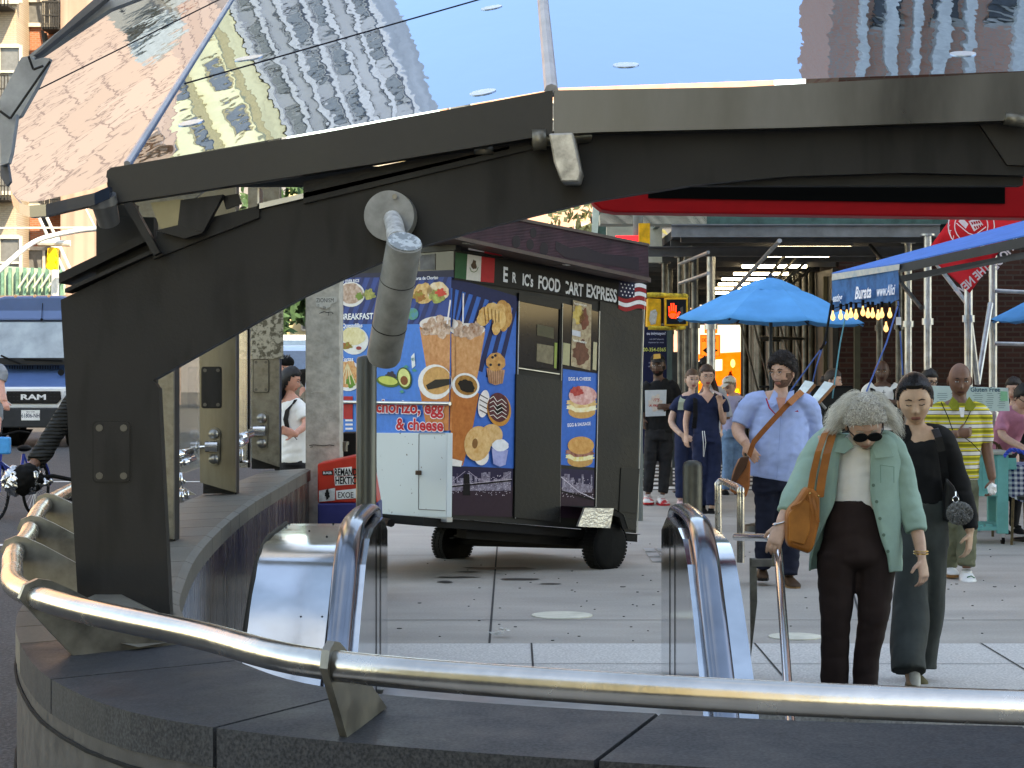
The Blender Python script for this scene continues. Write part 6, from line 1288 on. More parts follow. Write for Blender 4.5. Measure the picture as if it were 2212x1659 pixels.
        if hair=='long':
            for q in range(26):
                a=-.9+1.8*q/25; xx_=math.sin(a*1.7)*.078; yy_=.03+.06*math.cos(a*1.7); h.tube([tf(V((xx_,yy_,.0))*k),tf(V((xx_*1.1,yy_*1.1,-.07))*k),tf(V((xx_*1.15+.01*math.sin(q*3),yy_*1.1,-.19-.03*math.sin(q*5)))*k)],[.018*k,.017*k,.006*k],6)
        h.o('hair',HM,par,True,ang=80)
    if glasses:
        GM_=mat('glasses_'+glasses,(.25,.12,.05) if glasses=='wire' else (.01,.01,.01),.25); q=G(); th_=.0011 if glasses=='wire' else .0026; rr=.021 if glasses!='dark' else .031
        for s in(-1,1):
            pts=[tf(V((s*.031+rr*math.cos(a),-.104+abs(.031+s*0)*0,.004+rr*(.85 if glasses!='dark' else .72)*math.sin(a)))*k) for a in [2*math.pi*i/18 for i in range(19)]]
            q.tube(pts,th_*k,5,caps=False); q.tube([tf(V((s*.052,-.104,.008))*k),tf(V((s*.075,-.06,.010))*k),tf(V((s*.080,.01,.005))*k)],th_*k,5)
            if glasses=='dark': q.poly(pts[:-1])
        q.tube([tf(V((-.011,-.105,.008))*k),tf(V((.011,-.105,.008))*k)],th_*k,5); q.o('glasses',GM_,par,False)
def rotm(yaw=0,pitch=0,roll=0): # yaw>0 turns to viewer's right; pitch>0 looks down
    return Matrix.Rotation(R(yaw),3,'Z')@Matrix.Rotation(R(pitch),3,'X')@Matrix.Rotation(R(roll),3,'Y')
class Person:
    def __init__(s,label,Y,cx,group=None): s.Y=Y; s.t=thing('person',label,'person',(sgn(cx,Y),Y,0),group); s.k=1/S(Y); s.extra=[]; s.bg=G()
    def p(s,x,y,d=0): Y=s.Y+d; return V(((x-CX)/F*s.Y,Y,EYE-(y-HZ)/F*s.Y))   # sizes at base depth, moved straight back
    def sw(s,g,pts,n=16,up=(1,0,0),sub=4,flat=1):
        """pts: (x,y,r,depth=0,rdepth=r)"""
        full=[(q[0],q[1],q[2],(q[3] if len(q)>3 else 0),(q[4] if len(q)>4 else q[2]*flat)) for q in pts]
        c=crv(full,sub); g.tube([s.p(a,b,d) for a,b,r,d,e in c],[(max(r,.3)*s.k,max(e,.3)*s.k) for a,b,r,d,e in c],n,up=up)
    def cloth(s,name,m,lists,vox=.010,sm=3,amp=.006,fr=(9,9,16),seed=1,label=None,extra=None):
        g=G(); 
        for l in lists:
            o=dict(up=(1,0,0)) 
            if isinstance(l,tuple): o['up']=l[1]; l=l[0]
            s.sw(g,l,**o)
        if extra: extra(g)
        me=remesh(g,vox,sm); 
        if amp: wrk(me,amp,fr,seed)
        o=skinobj(name,me,m,s.t); 
        if label: o['label']=label
        return o
    def finish(s,sk,vox=.0065):
        me=remesh(s.bg,vox,1); SK=skin(sk); off=wloc(s.t)
        vs=[v.co.copy() for v in me.vertices]; fs=[tuple(p.vertices) for p in me.polygons]; mi=[0]*len(fs); ms=[SK]
        for g,m in s.extra:
            b=len(vs); vs+=g.v; fs+=[tuple(i+b for i in f) for f in g.f]
            for q in m:
                if q not in ms: ms.append(q)
            mi+=[ms.index(m[i]) for i in g.m]
        o=mk('body',vs,fs,ms,s.t,True,mi); return o
    def shoe(s,x,y,w,h,m,sole,yaw=0,d=0,ln=.27,toe=1):
        """front-view shoe: x,y = centre of the sole line; points to the viewer"""
        o=s.p(x,y,d); Mz=Matrix.Rotation(R(yaw),3,'Z'); wk=w*s.k/2; f=lambda a,b,c:o+Mz@V((a,b,c)); g=G()
        g.tube([f(0,.10,.045),f(0,.05,.05),f(0,-.04,.042),f(0,-.12,.032),f(0,-.16,.026),f(0,-.175,.02)],[(wk*.75,.04),(wk*.85,.045),(wk*.95,.035),(wk,.026),(wk*.8,.018),(wk*.3,.008)],14,up=(1,0,0)); g.tube([f(0,.06,.05),f(0,.05,.10)],[wk*.75,wk*.62],12)
        ob=g.o('shoe',m,s.t,True,ang=60); g=G(); g.prism([f(wk*a,b,.001) for a,b in ((-.75,.12),(-.9,.02),(-1.02,-.1),(-.75,-.165),(0,-.185),(.75,-.165),(1.02,-.1),(.9,.02),(.75,.12))],(0,0,.022)); g.o('sole',sole,ob)
# ---------- grey haired woman ----------
p=Person('grey haired woman in mint green jacket, head bowed, gripping the stair handrail',10.7,1840)
sw=p.sw
def hnd(p,x,y,d,dirv,pn,side,**k): hand(p.bg,p.p(x,y,d),dirv,pn,side,**k)
for l in ([(1850,1180,38,0,30),(1848,1080,42,0,34),(1856,1000,48,.02,36),(1862,960,44,.0,34),(1862,940,22,-.02,22),(1860,915,22,-.06,22)],
          [(1785,950,22,.0),(1735,1035,17,-.02),(1690,1105,13,-.12),(1678,1124,11,-.16)],
          [(1932,972,22,0),(1962,1075,17,.03),(1981,1160,14,-.04),(1983,1198,11,-.08)],
          [(1815,1180,28,0),(1806,1340,20,-.02),(1803,1500,14,0),(1803,1525,12,0)],[(1885,1180,28,0),(1884,1340,20,-.02),(1870,1500,14,0),(1870,1525,12,0)]): sw(p.bg,l)
hnd(p,1677,1130,-.17,(-.35,-.25,-.9),(.1,.6,-.75),-1,curl=.42,k=1.0,spread=.18,thumb=.6)
hnd(p,1984,1204,-.09,(.1,-.15,-1),(-.55,.6,0),-1,curl=.5,k=.95,spread=.1)
head(p.t,p.extra,p.p(1858,914,-.13),1.12,rotm(0,35,-4),'old',hair='short',hc=(.46,.44,.40),thick=.012,brow=(.3,.25,.2),glasses='dark',line=.052)
p.finish('old',.0052)
# curly grey hair strands
rg=random.Random(4); HC=p.p(1859,910,-.10); Rm=rotm(0,33,-4); g=G()
for i in range(5600):
    a=rg.uniform(0,2*math.pi); e=rg.uniform(-.15,1)**1.0; z=e; r=math.sqrt(max(0,1-z*z)); d=V((r*math.cos(a),r*math.sin(a),z))
    if d.y<-.30 and z<.64: continue
    root=HC+Rm@V((d.x*.084,d.y*.104,d.z*.126)); side_=1 if (root.x>HC.x) else -1
    out=(Rm@d); L=(rg.uniform(.06,.13)+(.035 if z<.5 else 0))*(.42 if d.y<-.3 else 1); pts=[root]; q=root.copy(); v=out.copy()*.9+V((side_*.22,0,.03)); ph=rg.uniform(0,6.28)
    n=6
    for s_ in range(n):
        fall=s_/n; v=(v*.72+V((side_*.42*(1-fall),.15,-1.0*fall-.15))*.5); v.normalize(); q=q+v*L/n+V((math.sin(ph+s_*1.9),math.cos(ph*1.3+s_*2.3),math.sin(ph*2+s_*1.4)))*.006; pts.append(q.copy())
    g.cur=0 if rg.random()<.55 else (1 if rg.random()<.6 else 2); w=rg.uniform(.0004,.0009); g.tube(pts,[w,w,w,w*.9,w*.7,w*.4,w*.2],3,caps=False)
g.o('hair_strands',[mat('strand_grey',(.62,.59,.52),.5),mat('strand_white',(.80,.78,.70),.5),mat('strand_dark',(.40,.36,.29),.5)],p.t,True,ang=180)
JK=mat('mint_jacket',(.235,.365,.32),.8,var=.06,sc=9,bump=.1,bsc=250); TEE=mat('white_cotton',(.74,.74,.72),.85,var=.04,sc=9,bump=.1,bsc=200); BRP=mat('dark_brown_trousers',(.022,.013,.012),.85,var=.15)
p.cloth('tee_shirt',TEE,[[(1850,1100,46,0,36),(1850,1040,48,.0,38),(1856,985,52,.0,38),(1862,955,44,.0,32),(1862,938,27,-.02,24)]],amp=.006,fr=(7,7,18))
p.cloth('trousers',BRP,[[(1838,1078,43,0,38),(1842,1120,56,0,44),(1846,1175,74,0,50),(1848,1210,80,0,50),(1848,1228,40,0,30)],[(1808,1195,44,0,44),(1806,1270,40,-.01),(1804,1340,33,-.02),(1803,1420,31,0),(1803,1535,30,.01)],[(1892,1200,46,0,44),(1890,1270,39,-.01),(1884,1340,33,-.02),(1872,1420,29,0),(1869,1535,28,.01)]],amp=.007,fr=(5,5,10),seed=2)
# jacket: open shell of front panels + back + sleeves
def shell(p,name,m,rows,th=.006,amp=.004,seed=3):
    """rows: (y, cx, hw, hd, gapL_x, gapR_x, depth); wraps round the back from the left front edge to the right front edge"""
    vs=[];n=40; rows=crv(rows,4)
    for (y,cx,hw,hd,gl,gr,dd) in rows:
        aL=math.asin(max(-1,min(1,(gl-cx)/hw))); aR=math.asin(max(-1,min(1,(gr-cx)/hw)))
        # angle measured from front (-y): x=hw*sin a ; going from aL left round the back to aR
        a0=aL; a1=aR-2*math.pi
        for i in range(n+1): 
            a=a0+(a1-a0)*i/n; wv=1+.02*math.sin(a*7+y*.05); o=p.p(cx,y,dd); vs.append(o+V((hw*p.k*math.sin(a)*wv,-hd*p.k*math.cos(a)*wv,0)))
    r=len(rows); fs=[(j*(n+1)+i,j*(n+1)+i+1,(j+1)*(n+1)+i+1,(j+1)*(n+1)+i) for j in range(r-1) for i in range(n)]
    ob=mk(name,vs,fs,m,p.t,True); wrk(ob.data,amp,(8,8,9),seed); md=ob.modifiers.new('thick','SOLIDIFY'); md.thickness=th; md.offset=1; return ob
jk=shell(p,'jacket',JK,[(938,1862,58,44,1822,1882,0),(958,1858,88,50,1812,1872,0),(1000,1852,92,52,1806,1871,0),(1050,1850,92,52,1800,1871,0),(1085,1849,93,52,1795,1875,0),(1130,1849,96,54,1776,1886,0),(1175,1848,98,55,1760,1900,0),(1212,1847,98,55,1753,1910,0),(1232,1847,97,54,1752,1914,0)])
p.cloth('sleeve',JK,[[(1818,940,20,.0,28),(1792,950,29,.02,32),(1764,985,33,.02),(1738,1035,33,-.02),(1712,1075,30,-.08),(1694,1106,25,-.12)]],amp=.009,fr=(7,7,10),seed=4)
p.cloth('sleeve',JK,[[(1895,944,20,0,28),(1922,960,27,0,32),(1940,1000,31,.02),(1956,1060,31,.03),(1970,1110,28,0),(1977,1148,24,-.03)]],amp=.009,fr=(7,7,10),seed=5)
g=G()
for (pts) in ([(1812,942),(1838,952),(1826,984),(1800,970)],): 
    pass
def flap(p,pts,d,m,name,th=.004):
    g=G(); q=[p.p(x,y,dd) for x,y,dd in pts]; g.prism(q,(0,-th,0)); return g.o(name,m,p.t,bev=.0015)
flap(p,[(1800,950,-.118),(1822,942,-.115),(1836,962,-.125),(1815,978,-.13),(1793,974,-.128)],0,JK,'collar'); flap(p,[(1886,944,-.11),(1912,958,-.11),(1922,984,-.12),(1882,988,-.13),(1874,966,-.125)],0,JK,'collar')
BT=mat('jacket_button',(.09,.16,.13),.3)
for (x,y) in ((1877,1045),(1884,1080),(1891,1116),(1899,1151),(1908,1186)): g=G(); c=p.p(x,y,-.128 ); g.disc(c,(0,-1,0),.0085,12,.004); g.o('button',BT,jk)
g=G(); c=p.p(1905,1000,-.112)
for l in (((1893,1002),(1922,1006)),((1893,1002),(1894,1040)),((1922,1006),(1922,1040))): g.tube([p.p(*l[0],-.117),p.p(*l[1],-.117)],.0014,5)
g.o('pocket_seam',mat('dark_mint_thread',(.12,.26,.21),.8),jk)  # pocket outline in a darker mint thread
GOLD=mat('gold_metal',(.75,.50,.18),.25,1)
g=G(); g.tube([p.p(1676,1124,-.16)+V((math.cos(a)*.034,math.sin(a)*.03,.3*math.cos(a)*.03)) for a in [i*.35 for i in range(19)]],.004,6,caps=False); g.o('bracelet',mat('silver_bangle',(.75,.75,.72),.2,1),p.t,True)
g=G(); 
for dz in(0,.012): g.tube([p.p(1983,1193,-.075)+V((math.cos(a)*.036,math.sin(a)*.032,dz)) for a in [i*.35 for i in range(19)]],.003,6,caps=False)
g.o('bracelet',GOLD,p.t,True)
p.shoe(1803,1538,34,20,BLACK,BLKP); p.shoe(1869,1538,34,20,BLACK,BLKP)
# her bag: rests on her, a thing of its own
BRN=mat('tan_leather',(.30,.10,.022),.42,var=.18,sc=10,bump=.1,bsc=60); Yb_=10.55
tbag=thing('shoulder_bag','tan leather shoulder bag hanging under the arm of the grey haired woman','bag',tuple(P(1735,1190,Yb_)))
def pg(pts,Y,th,m,name,par,bev=.012): g=G(); g.prism([P(a,b,Y) for a,b in pts],(0,th,0)); return g.o(name,m,par,bev=bev)
b1=pg([(1702,1104),(1722,1082),(1742,1052),(1760,1056),(1772,1072),(1771,1130),(1760,1178),(1753,1194),(1745,1196),(1706,1182),(1700,1174),(1700,1120)],10.42,.11,BRN,'bag_body',tbag,.02)
pg([(1704,1108),(1724,1086),(1738,1078),(1752,1090),(1750,1150),(1738,1178),(1706,1170)],10.408,.02,mat('tan_leather_b',(.36,.13,.03),.38,var=.15,sc=12),'bag_pocket',tbag,.008)
g=G(); g.ribbon([P(1755,1075,10.41),P(1762,1100,10.40),P(1768,1128,10.40)],(.014,0,.004),.004); g.ribbon([P(1748,1066,10.41),P(1752,1090,10.395),P(1756,1112,10.395)],(.012,0,.0),.004); g.ribbon([P(1708,1098,10.40),P(1728,1090,10.40),P(1750,1062,10.42)],(0,0,.016),.004); g.o('bag_tassel',BRN,tbag)
g=G(); g.ribbon([P(x,y,Y) for x,y,Y in ((1750,1062,10.44),(1757,1020,10.44),(1768,975,10.46),(1782,936,10.56),(1792,925,10.68),(1796,935,10.82))],(.034,.004,.006),.005); g.o('bag_strap',BRN,tbag,True,ang=30)
g=G(); g.ribbon([P(x,y,Y) for x,y,Y in ((1770,1075,10.45),(1776,1030,10.45),(1786,980,10.48),(1796,946,10.56),(1800,930,10.68),(1800,938,10.84))],(.042,.004,.006),.005); g.o('bag_strap',BRN,tbag,True,ang=30)
g=G()
for (x,y) in ((1750,1066),(1768,1072)): g.ball(P(x,y,10.41),.006,8,6)
g.o('bag_stud',GOLD,tbag)
# ---------- woman in black top ----------
p=Person('woman in black long sleeved top and wide dark green trousers beside the older woman',11.6,1975)
for l in ([(1990,1100,38,0,30),(1990,1020,42,0,32),(1990,960,54,0,35),(1984,938,46,0,30),(1979,925,27,0,22),(1977,914,20,0,20),(1976,900,19,-.02,19)],
          [(2036,950,19,0),(2066,1030,15,.02),(2086,1110,12,-.03),(2090,1146,10,-.06)],[(1940,955,19,0),(1925,1030,15,.05),(1925,1110,12,0),(1926,1150,9,0)],
          [(1970,1100,26,0),(1962,1280,18,-.05),(1944,1440,11,-.3),(1950,1462,11,-.33)],[(2010,1100,26,0),(2006,1280,18,0),(1985,1430,11,.1),(1984,1462,10,.1)]): p.sw(p.bg,l)
hnd(p,2090,1150,-.06,(-.12,-.15,-1),(-.75,.5,.1),-1,curl=.42,k=.95,spread=.14)
hnd(p,1926,1155,0,(0,0,-1),(.7,.5,0),1,curl=.4,k=.9)
head(p.t,p.extra,p.p(1974,866,-.03),1.12,rotm(-9,12,-3),'tan',hair='bun',hc=(.012,.009,.008),thick=.015,brow=(.05,.03,.02),fem=1,eyes='down',line=.074,hr=.32,lip=(.42,.16,.13),side=-.03,fat=.5,hnoise=.05)
p.finish('tan',.0055)
BKT=mat('black_jersey',(.009,.009,.010),.85,var=.2,sc=8); DGT=mat('dark_green_twill',(.040,.046,.043),.8,var=.1,sc=12)
p.cloth('top',BKT,[[(1992,1088,54,0,40),(1990,1050,50,0,38),(1988,1000,54,0,40),(1988,966,62,0,39),(1985,950,54,0,34),(1983,941,42,0,28)],[(1995,940,28,0,26),(2034,948,27,0),(2056,990,24,.02),(2074,1045,23,.02),(2088,1100,20,-.02),(2093,1142,17,-.05)],[(1965,940,26,0,26),(1940,952,26,0),(1927,1000,22,.04),(1925,1060,20,.05),(1925,1140,16,0)]],amp=.006,fr=(7,7,14),seed=6)
p.cloth('trousers',DGT,[[(1992,1078,50,0,38),(1990,1120,57,0,44),(1990,1180,62,0,46)],[(1972,1140,36,0,40),(1962,1250,36,-.08,36),(1950,1340,40,-.2,36),(1938,1400,38,-.32,36),(1936,1430,38,-.36,38)],[(2014,1140,36,0,42),(2008,1250,38,0,40),(2000,1340,40,.03,42),(1997,1420,34,.08,40),(1996,1450,35,.08,42)]],amp=.013,fr=(7,7,3.0),seed=8,vox=.011)
g=G(); g.tube([p.p(1942,1078,0),p.p(1992,1074,0),p.p(2043,1078,0)],.001)
SOCK=mat('white_sock',(.6,.6,.56),.9); p.cloth('sock',SOCK,[[(1951,1420,12,-.33),(1951,1464,13,-.33)]],amp=0); p.cloth('sock',SOCK,[[(1984,1420,11,.1),(1984,1464,12,.1)]],amp=0)
OS=mat('olive_suede',(.13,.11,.055),.85,var=.1,sc=20); OSO=mat('cream_sole',(.42,.34,.2),.7)
p.shoe(1949,1487,38,20,OS,OSO,yaw=-8,d=-.3); p.shoe(1984,1487,32,20,OS,OSO,yaw=5,d=.1)
t=thing('handbag','black handbag on the shoulder of the woman in black, with a grey fluffy charm','bag',tuple(P(2060,1130,11.55)))
BLL=mat('black_leather',(.012,.012,.013),.3,bump=.05); g=G(); pts=[P(2052,1125,11.5),P(2046,1060,11.5),P(2040,1020,11.45),P(2034,975,11.42),(P(2027,945,11.42)),P(2020,928,11.5),P(2018,926,11.62)]; g.ribbon(pts,(.040,.0,.008),.006); g.o('bag_strap',BLL,t)
pg([(2044,1030),(2062,1050),(2074,1075),(2070,1110),(2054,1130),(2042,1125)],11.44,.1,BLL,'bag_body',t,.02)
g=G(); g.tube([P(2064,1079,11.34)+V((math.cos(a)*.016,0,math.sin(a)*.016)) for a in [i*.4 for i in range(17)]],.0035,6,caps=False); g.tube([P(2064,1062,11.36),P(2064,1074,11.35)],.004,6); g.o('ring',mat('silver_ring',(.75,.75,.75),.2,1),t,True)
rg=random.Random(2); g=G(); c0=P(2073,1109,11.33)
g.ball(c0,.052,14,10,(1.1,.9,.95))
for i in range(620):
    d=V((rg.gauss(0,1),rg.gauss(0,1),rg.gauss(0,1))).normalized(); b=c0+V((d.x*.056,d.y*.045,d.z*.048)); e=d.orthogonal().normalized()*.008; g.tube([b-e,b+d*.012,b+e],[.005,.006,.003],4,caps=False)
g.o('fluffy_charm',mat('grey_fluff',(.15,.15,.15),.95,var=.4,sc=60),t,True)
# ---------- man in blue shirt ----------
p=Person('bearded man in light blue shirt and round glasses, leather strap across his chest',16.7,1680)
for l in ([(1684,1050,40,0,32),(1686,960,58,0,42),(1684,890,54,0,34),(1682,862,44,0,28),(1686,846,17,0,17),(1688,825,16,0,16)],
          [(1626,872,18,0),(1594,925,15,.0),(1606,956,10,-.16)],[(1742,876,18,0),(1764,930,14,.06),(1770,985,10,.05),(1770,1000,9,.05)],
          [(1664,1050,24,0),(1654,1140,16,0),(1650,1230,10,.0)],[(1704,1050,24,0),(1704,1140,16,0),(1703,1240,10,-.1)]): p.sw(p.bg,l)
hnd(p,1606,957,-.16,(.5,-.25,-.75),(.35,.9,0),-1,curl=.3,k=1.08,spread=.14); hnd(p,1770,1003,.05,(0,-.1,-1),(-.6,.5,0),-1,curl=.4,k=1)
head(p.t,p.extra,p.p(1690,805,-.02),1.13,rotm(-38,2,0),'light',hair='short',hc=(.020,.013,.010),thick=.026,beard=(.16,.09,.065),brow=(.03,.02,.015),glasses='wire',line=.058,hnoise=.6)
p.finish('light',.0075)
BSH=mat('light_blue_shirt',(.32,.43,.72),.8,var=.05,sc=14,bump=.1,bsc=160); NVT=mat('navy_trousers',(.010,.013,.026),.85,var=.2)
sh_=p.cloth('shirt',BSH,[[(1672,1036,56,0,46),(1676,1010,59,0,50),(1682,960,64,-.01,53),(1684,910,62,0,46),(1684,878,56,0,38),(1685,860,36,0,28)],[(1655,866,24,0),(1626,874,26,0),(1606,902,23,0,24),(1598,918,20,-.01)],[(1715,868,24,0),(1744,880,26,0),(1757,915,22,.04),(1764,950,20,.06)]],vox=.009,amp=.010,fr=(6,6,12),seed=9)
flap(p,[(1654,868,-.165),(1668,842,-.10),(1676,850,-.12),(1672,872,-.165),(1660,880,-.17)],0,BSH,'collar'); flap(p,[(1688,872,-.165),(1700,846,-.10),(1712,842,-.10),(1708,868,-.16),(1698,880,-.17)],0,BSH,'collar')
flap(p,[(1671,858,-.152),(1692,858,-.152),(1688,885,-.172),(1681,900,-.178)],0,skin('red'),'open_neck',.002)
g=G(); g.tube([p.p(1680,900,-.18),p.p(1676,960,-.2),p.p(1672,1030,-.172)],.0012,5); g.o('placket_seam',mat('shirt_seam',(.17,.25,.48),.8),sh_)
LY=mat('crimson_cord',(.42,.01,.03),.4); g=G(); g.tube([p.p(1650,860,-.15),p.p(1656,880,-.18),p.p(1668,893,-.19),p.p(1684,884,-.19),p.p(1700,870,-.18),p.p(1712,856,-.14)],.0055,7); g.ball(p.p(1681,886,-.19),.014,10,8); g.o('lanyard',LY,p.t,True)
g=G(); g.p=None; g.poly([p.p(1710,888,-.165),p.p(1717,885,-.165),p.p(1719,889,-.165)]); g.o('emblem',LY,sh_)
p.cloth('trousers',NVT,[[(1676,1025,50,0,40),(1678,1060,56,0,44)],[(1660,1060,30,0,34),(1654,1140,24,-.02),(1648,1228,18,.02)],[(1704,1060,30,0,34),(1706,1140,25,-.03),(1702,1240,18,-.1)]],amp=.010,fr=(7,7,14),seed=10,vox=.012)
BO=mat('brown_boot',(.055,.028,.014),.55); p.shoe(1648,1252,27,18,BO,BLKP,d=.05,yaw=-5); p.shoe(1703,1266,30,22,BO,mat('tan_sole',(.25,.13,.05),.6),d=-.12,yaw=6)
t=thing('satchel','brown leather satchel on a wide strap across the man in the blue shirt','bag',tuple(P(1600,1074,16.5)))
TL=mat('cognac_leather',(.27,.085,.025),.4,var=.2,sc=12)
g=G(); g.ribbon([P(x,y,Y) for x,y,Y in ((1728,850,16.66),(1722,855,16.56),(1700,875,16.49),(1672,905,16.46),(1645,935,16.47),(1628,955,16.5),(1618,985,16.5))],(.030,0,-.028),.007); g.o('bag_strap',TL,t,True,ang=40)
g=G(); g.ribbon([P(1732,846,16.64),P(1722,855,16.55),P(1704,872,16.475)],(.038,0,-.034),.014); g.o('shoulder_pad',mat('pad_leather',(.36,.12,.03),.4),t,bev=.004)
pg([(1616,986),(1622,1000),(1620,1050),(1612,1075),(1600,1072),(1578,1062),(1586,1020),(1598,992)],16.42,.12,TL,'bag_body',t,.015); pg([(1600,988),(1619,986),(1612,1010),(1584,1050),(1578,1046),(1590,1010)],16.40,.03,mat('satchel_flap',(.07,.028,.014),.5),'bag_flap',t,.006)
# ---------- man in striped polo ----------
p=Person('bald man in yellow and white striped polo shirt holding white paper',17.2,2075)
for l in ([(2072,1040,32,0,28),(2070,960,42,0,32),(2070,905,46,0,30),(2070,880,40,0,26),(2072,862,17,0,17),(2072,845,16,0,16)],
          [(2120,900,16,0),(2132,965,13,.02),(2138,1020,10,-.05),(2139,1034,8.5,-.06)],[(2020,900,16,0),(2012,950,13,0),(2045,938,10,-.18),(2056,935,8.5,-.2)],
          [(2058,1040,18,0),(2058,1140,13,0),(2058,1230,9,.1)],[(2090,1040,18,0),(2084,1140,13,-.05),(2082,1225,9,-.1)]): p.sw(p.bg,l)
hnd(p,2139,1036,-.06,(0,-.15,-1),(-.6,.5,-.2),-1,curl=.75,k=1.05); hnd(p,2057,935,-.2,(1,-.1,.1),(0,1,.1),1,curl=.9,k=1)
head(p.t,p.extra,p.p(2072,821,-.02),1.18,rotm(-4,10,0),'brown',hair=None,brow=(.02,.012,.01),eyes='open',fat=.7,lip=(.13,.05,.045))
p.finish('brown',.0075)
PO=mat('striped_polo',(.3,.3,.03),.85); nt_,b_,L_=nodes(PO); cz=_n(nt_,'ShaderNodeSeparateXYZ'); L_(tex_in(nt_),cz.inputs[0]); mm=_n(nt_,'ShaderNodeMath',operation='MULTIPLY'); mm.inputs[1].default_value=9.2; L_(cz.outputs[2],mm.inputs[0]); fm=_n(nt_,'ShaderNodeMath',operation='FRACT'); L_(mm.outputs[0],fm.inputs[0]); cr=_n(nt_,'ShaderNodeValToRGB'); cr.color_ramp.interpolation='CONSTANT'
st=[(0,(.62,.52,.05)),(.12,(.10,.09,.03)),(.17,(.62,.60,.58)),(.42,(.10,.09,.03)),(.47,(.62,.52,.05)),(.60,(.55,.53,.50)),(.68,(.62,.52,.05)),(.80,(.22,.21,.02))]
e=cr.color_ramp.elements; e[0].position=0;e[0].color=st[0][1]+(1,);e[1].position=st[1][0];e[1].color=st[1][1]+(1,)
for q in st[2:]: x=e.new(q[0]); x.color=q[1]+(1,)
L_(fm.outputs[0],cr.inputs[0]); L_(cr.outputs[0],b_.inputs['Base Color'])
OLV=mat('olive_polo_trim',(.20,.21,.02),.85)
sh_=p.cloth('polo_shirt',PO,[[(2070,1036,44,0,36),(2070,990,47,0,38),(2070,940,52,0,40),(2070,905,54,0,36),(2070,884,46,0,30),(2071,870,26,0,22)],[(2096,886,22,0),(2120,897,22,0),(2128,925,18,.01),(2131,955,17,.02)],[(2044,886,22,0),(2021,897,22,0),(2014,925,18,0),(2012,950,17,0)]],vox=.010,amp=.007,fr=(6,6,10),seed=11)
flap(p,[(2042,874,-.11),(2054,856,-.06),(2064,868,-.10),(2066,882,-.12),(2050,886,-.13)],0,OLV,'collar'); flap(p,[(2102,876,-.11),(2090,856,-.06),(2080,868,-.10),(2076,882,-.12),(2092,888,-.13)],0,OLV,'collar')
flap(p,[(2064,880,-.132),(2076,880,-.132),(2074,900,-.142),(2067,900,-.142)],0,TEE,'placket',.003)
g=G(); g.tube([p.p(2030,868,-.05),p.p(2040,900,-.145),p.p(2050,930,-.155)],.0035,6); g.tube([p.p(2094,880,-.1),p.p(2080,905,-.15),p.p(2064,930,-.16)],.0035,6); g.tube([p.p(2066,938,-.17),p.p(2090,955,-.16),p.p(2112,975,-.1)],.0035,6); g.o('cord',BLACK,p.t,True)
KH=mat('khaki_trousers',(.13,.135,.085),.85,var=.15,sc=10)
p.cloth('trousers',KH,[[(2071,1028,40,0,34),(2071,1060,44,0,38)],[(2056,1060,24,0,28),(2056,1140,20,0),(2056,1225,17,.1)],[(2090,1060,25,0,28),(2086,1140,22,-.05),(2083,1190,21,-.08),(2082,1220,19,-.1)]],amp=.010,fr=(7,7,14),seed=12,vox=.012)
WS=mat('white_leather',(.66,.66,.64),.5,var=.05); GS=mat('gum_sole',(.30,.14,.05),.6); p.shoe(2081,1256,36,24,WS,GS,d=-.14,yaw=-8); p.shoe(2056,1246,30,20,WS,GS,d=.1)
g=G(); c=p.p(2082,1240,-.26); g.tube([c+V((-.03,.0,.0)),c+V((0,-.012,.012)),c+V((.03,.0,-.004))],.005,6); g.o('green_stripe',mat('green_trim',(.05,.16,.08),.5),p.t)
t=thing('paper_wrapper','crumpled white paper in the hand of the man in the striped polo','litter',tuple(P(2142,1055,17.1))); rg=random.Random(8)
g=G(); g.ball(P(2143,1056,17.06),.042,9,7,(.95,.7,1.15)); 
for i,v in enumerate(g.v): g.v[i]=v+V((rg.uniform(-1,1),rg.uniform(-1,1),rg.uniform(-1,1)))*.010
g.o('paper',TEE,t)
# ---------- compact figures further back ----------
def fig(label,Y,cx,sk,headc,hk,yaw,pitch,arms,torso,legs,clothes,hairargs,hands=(),shoes=(),vox=.011,group=None,cvox=.013,roll=0):
    """arms/legs/torso: sweeps of the bare body; clothes: (name,mat,lists,amp)"""
    p=Person(label,Y,cx,group)
    for l in [torso]+list(arms)+list(legs): p.sw(p.bg,l,n=12)
    for h in hands: hnd(p,*h[:6],**(h[6] if len(h)>6 else {}))
    if headc: head(p.t,p.extra,p.p(*headc),hk*1.1,rotm(yaw,pitch,roll),sk,lod=0 if Y>20 else 1,**hairargs)
    p.finish(sk,vox)
    for i,(n,m,l,a) in enumerate(clothes): p.cloth(n,m,l,vox=cvox,amp=a,seed=i+Y,fr=(6,6,12))
    for q in shoes: p.shoe(*q[:5],q[5] if len(q)>5 else BLKP,**(q[6] if len(q)>6 else {}))
    return p
SCB=mat('navy_scrubs',(.012,.020,.055),.85,var=.15); BJ=mat('black_denim',(.016,.016,.018),.85,var=.25,sc=8); RS=mat('red_white_trainer',(.6,.58,.56),.5,c2=(.5,.03,.04),sc=14,thr=.55); PINK=mat('pink_shoe',(.62,.42,.42),.6)
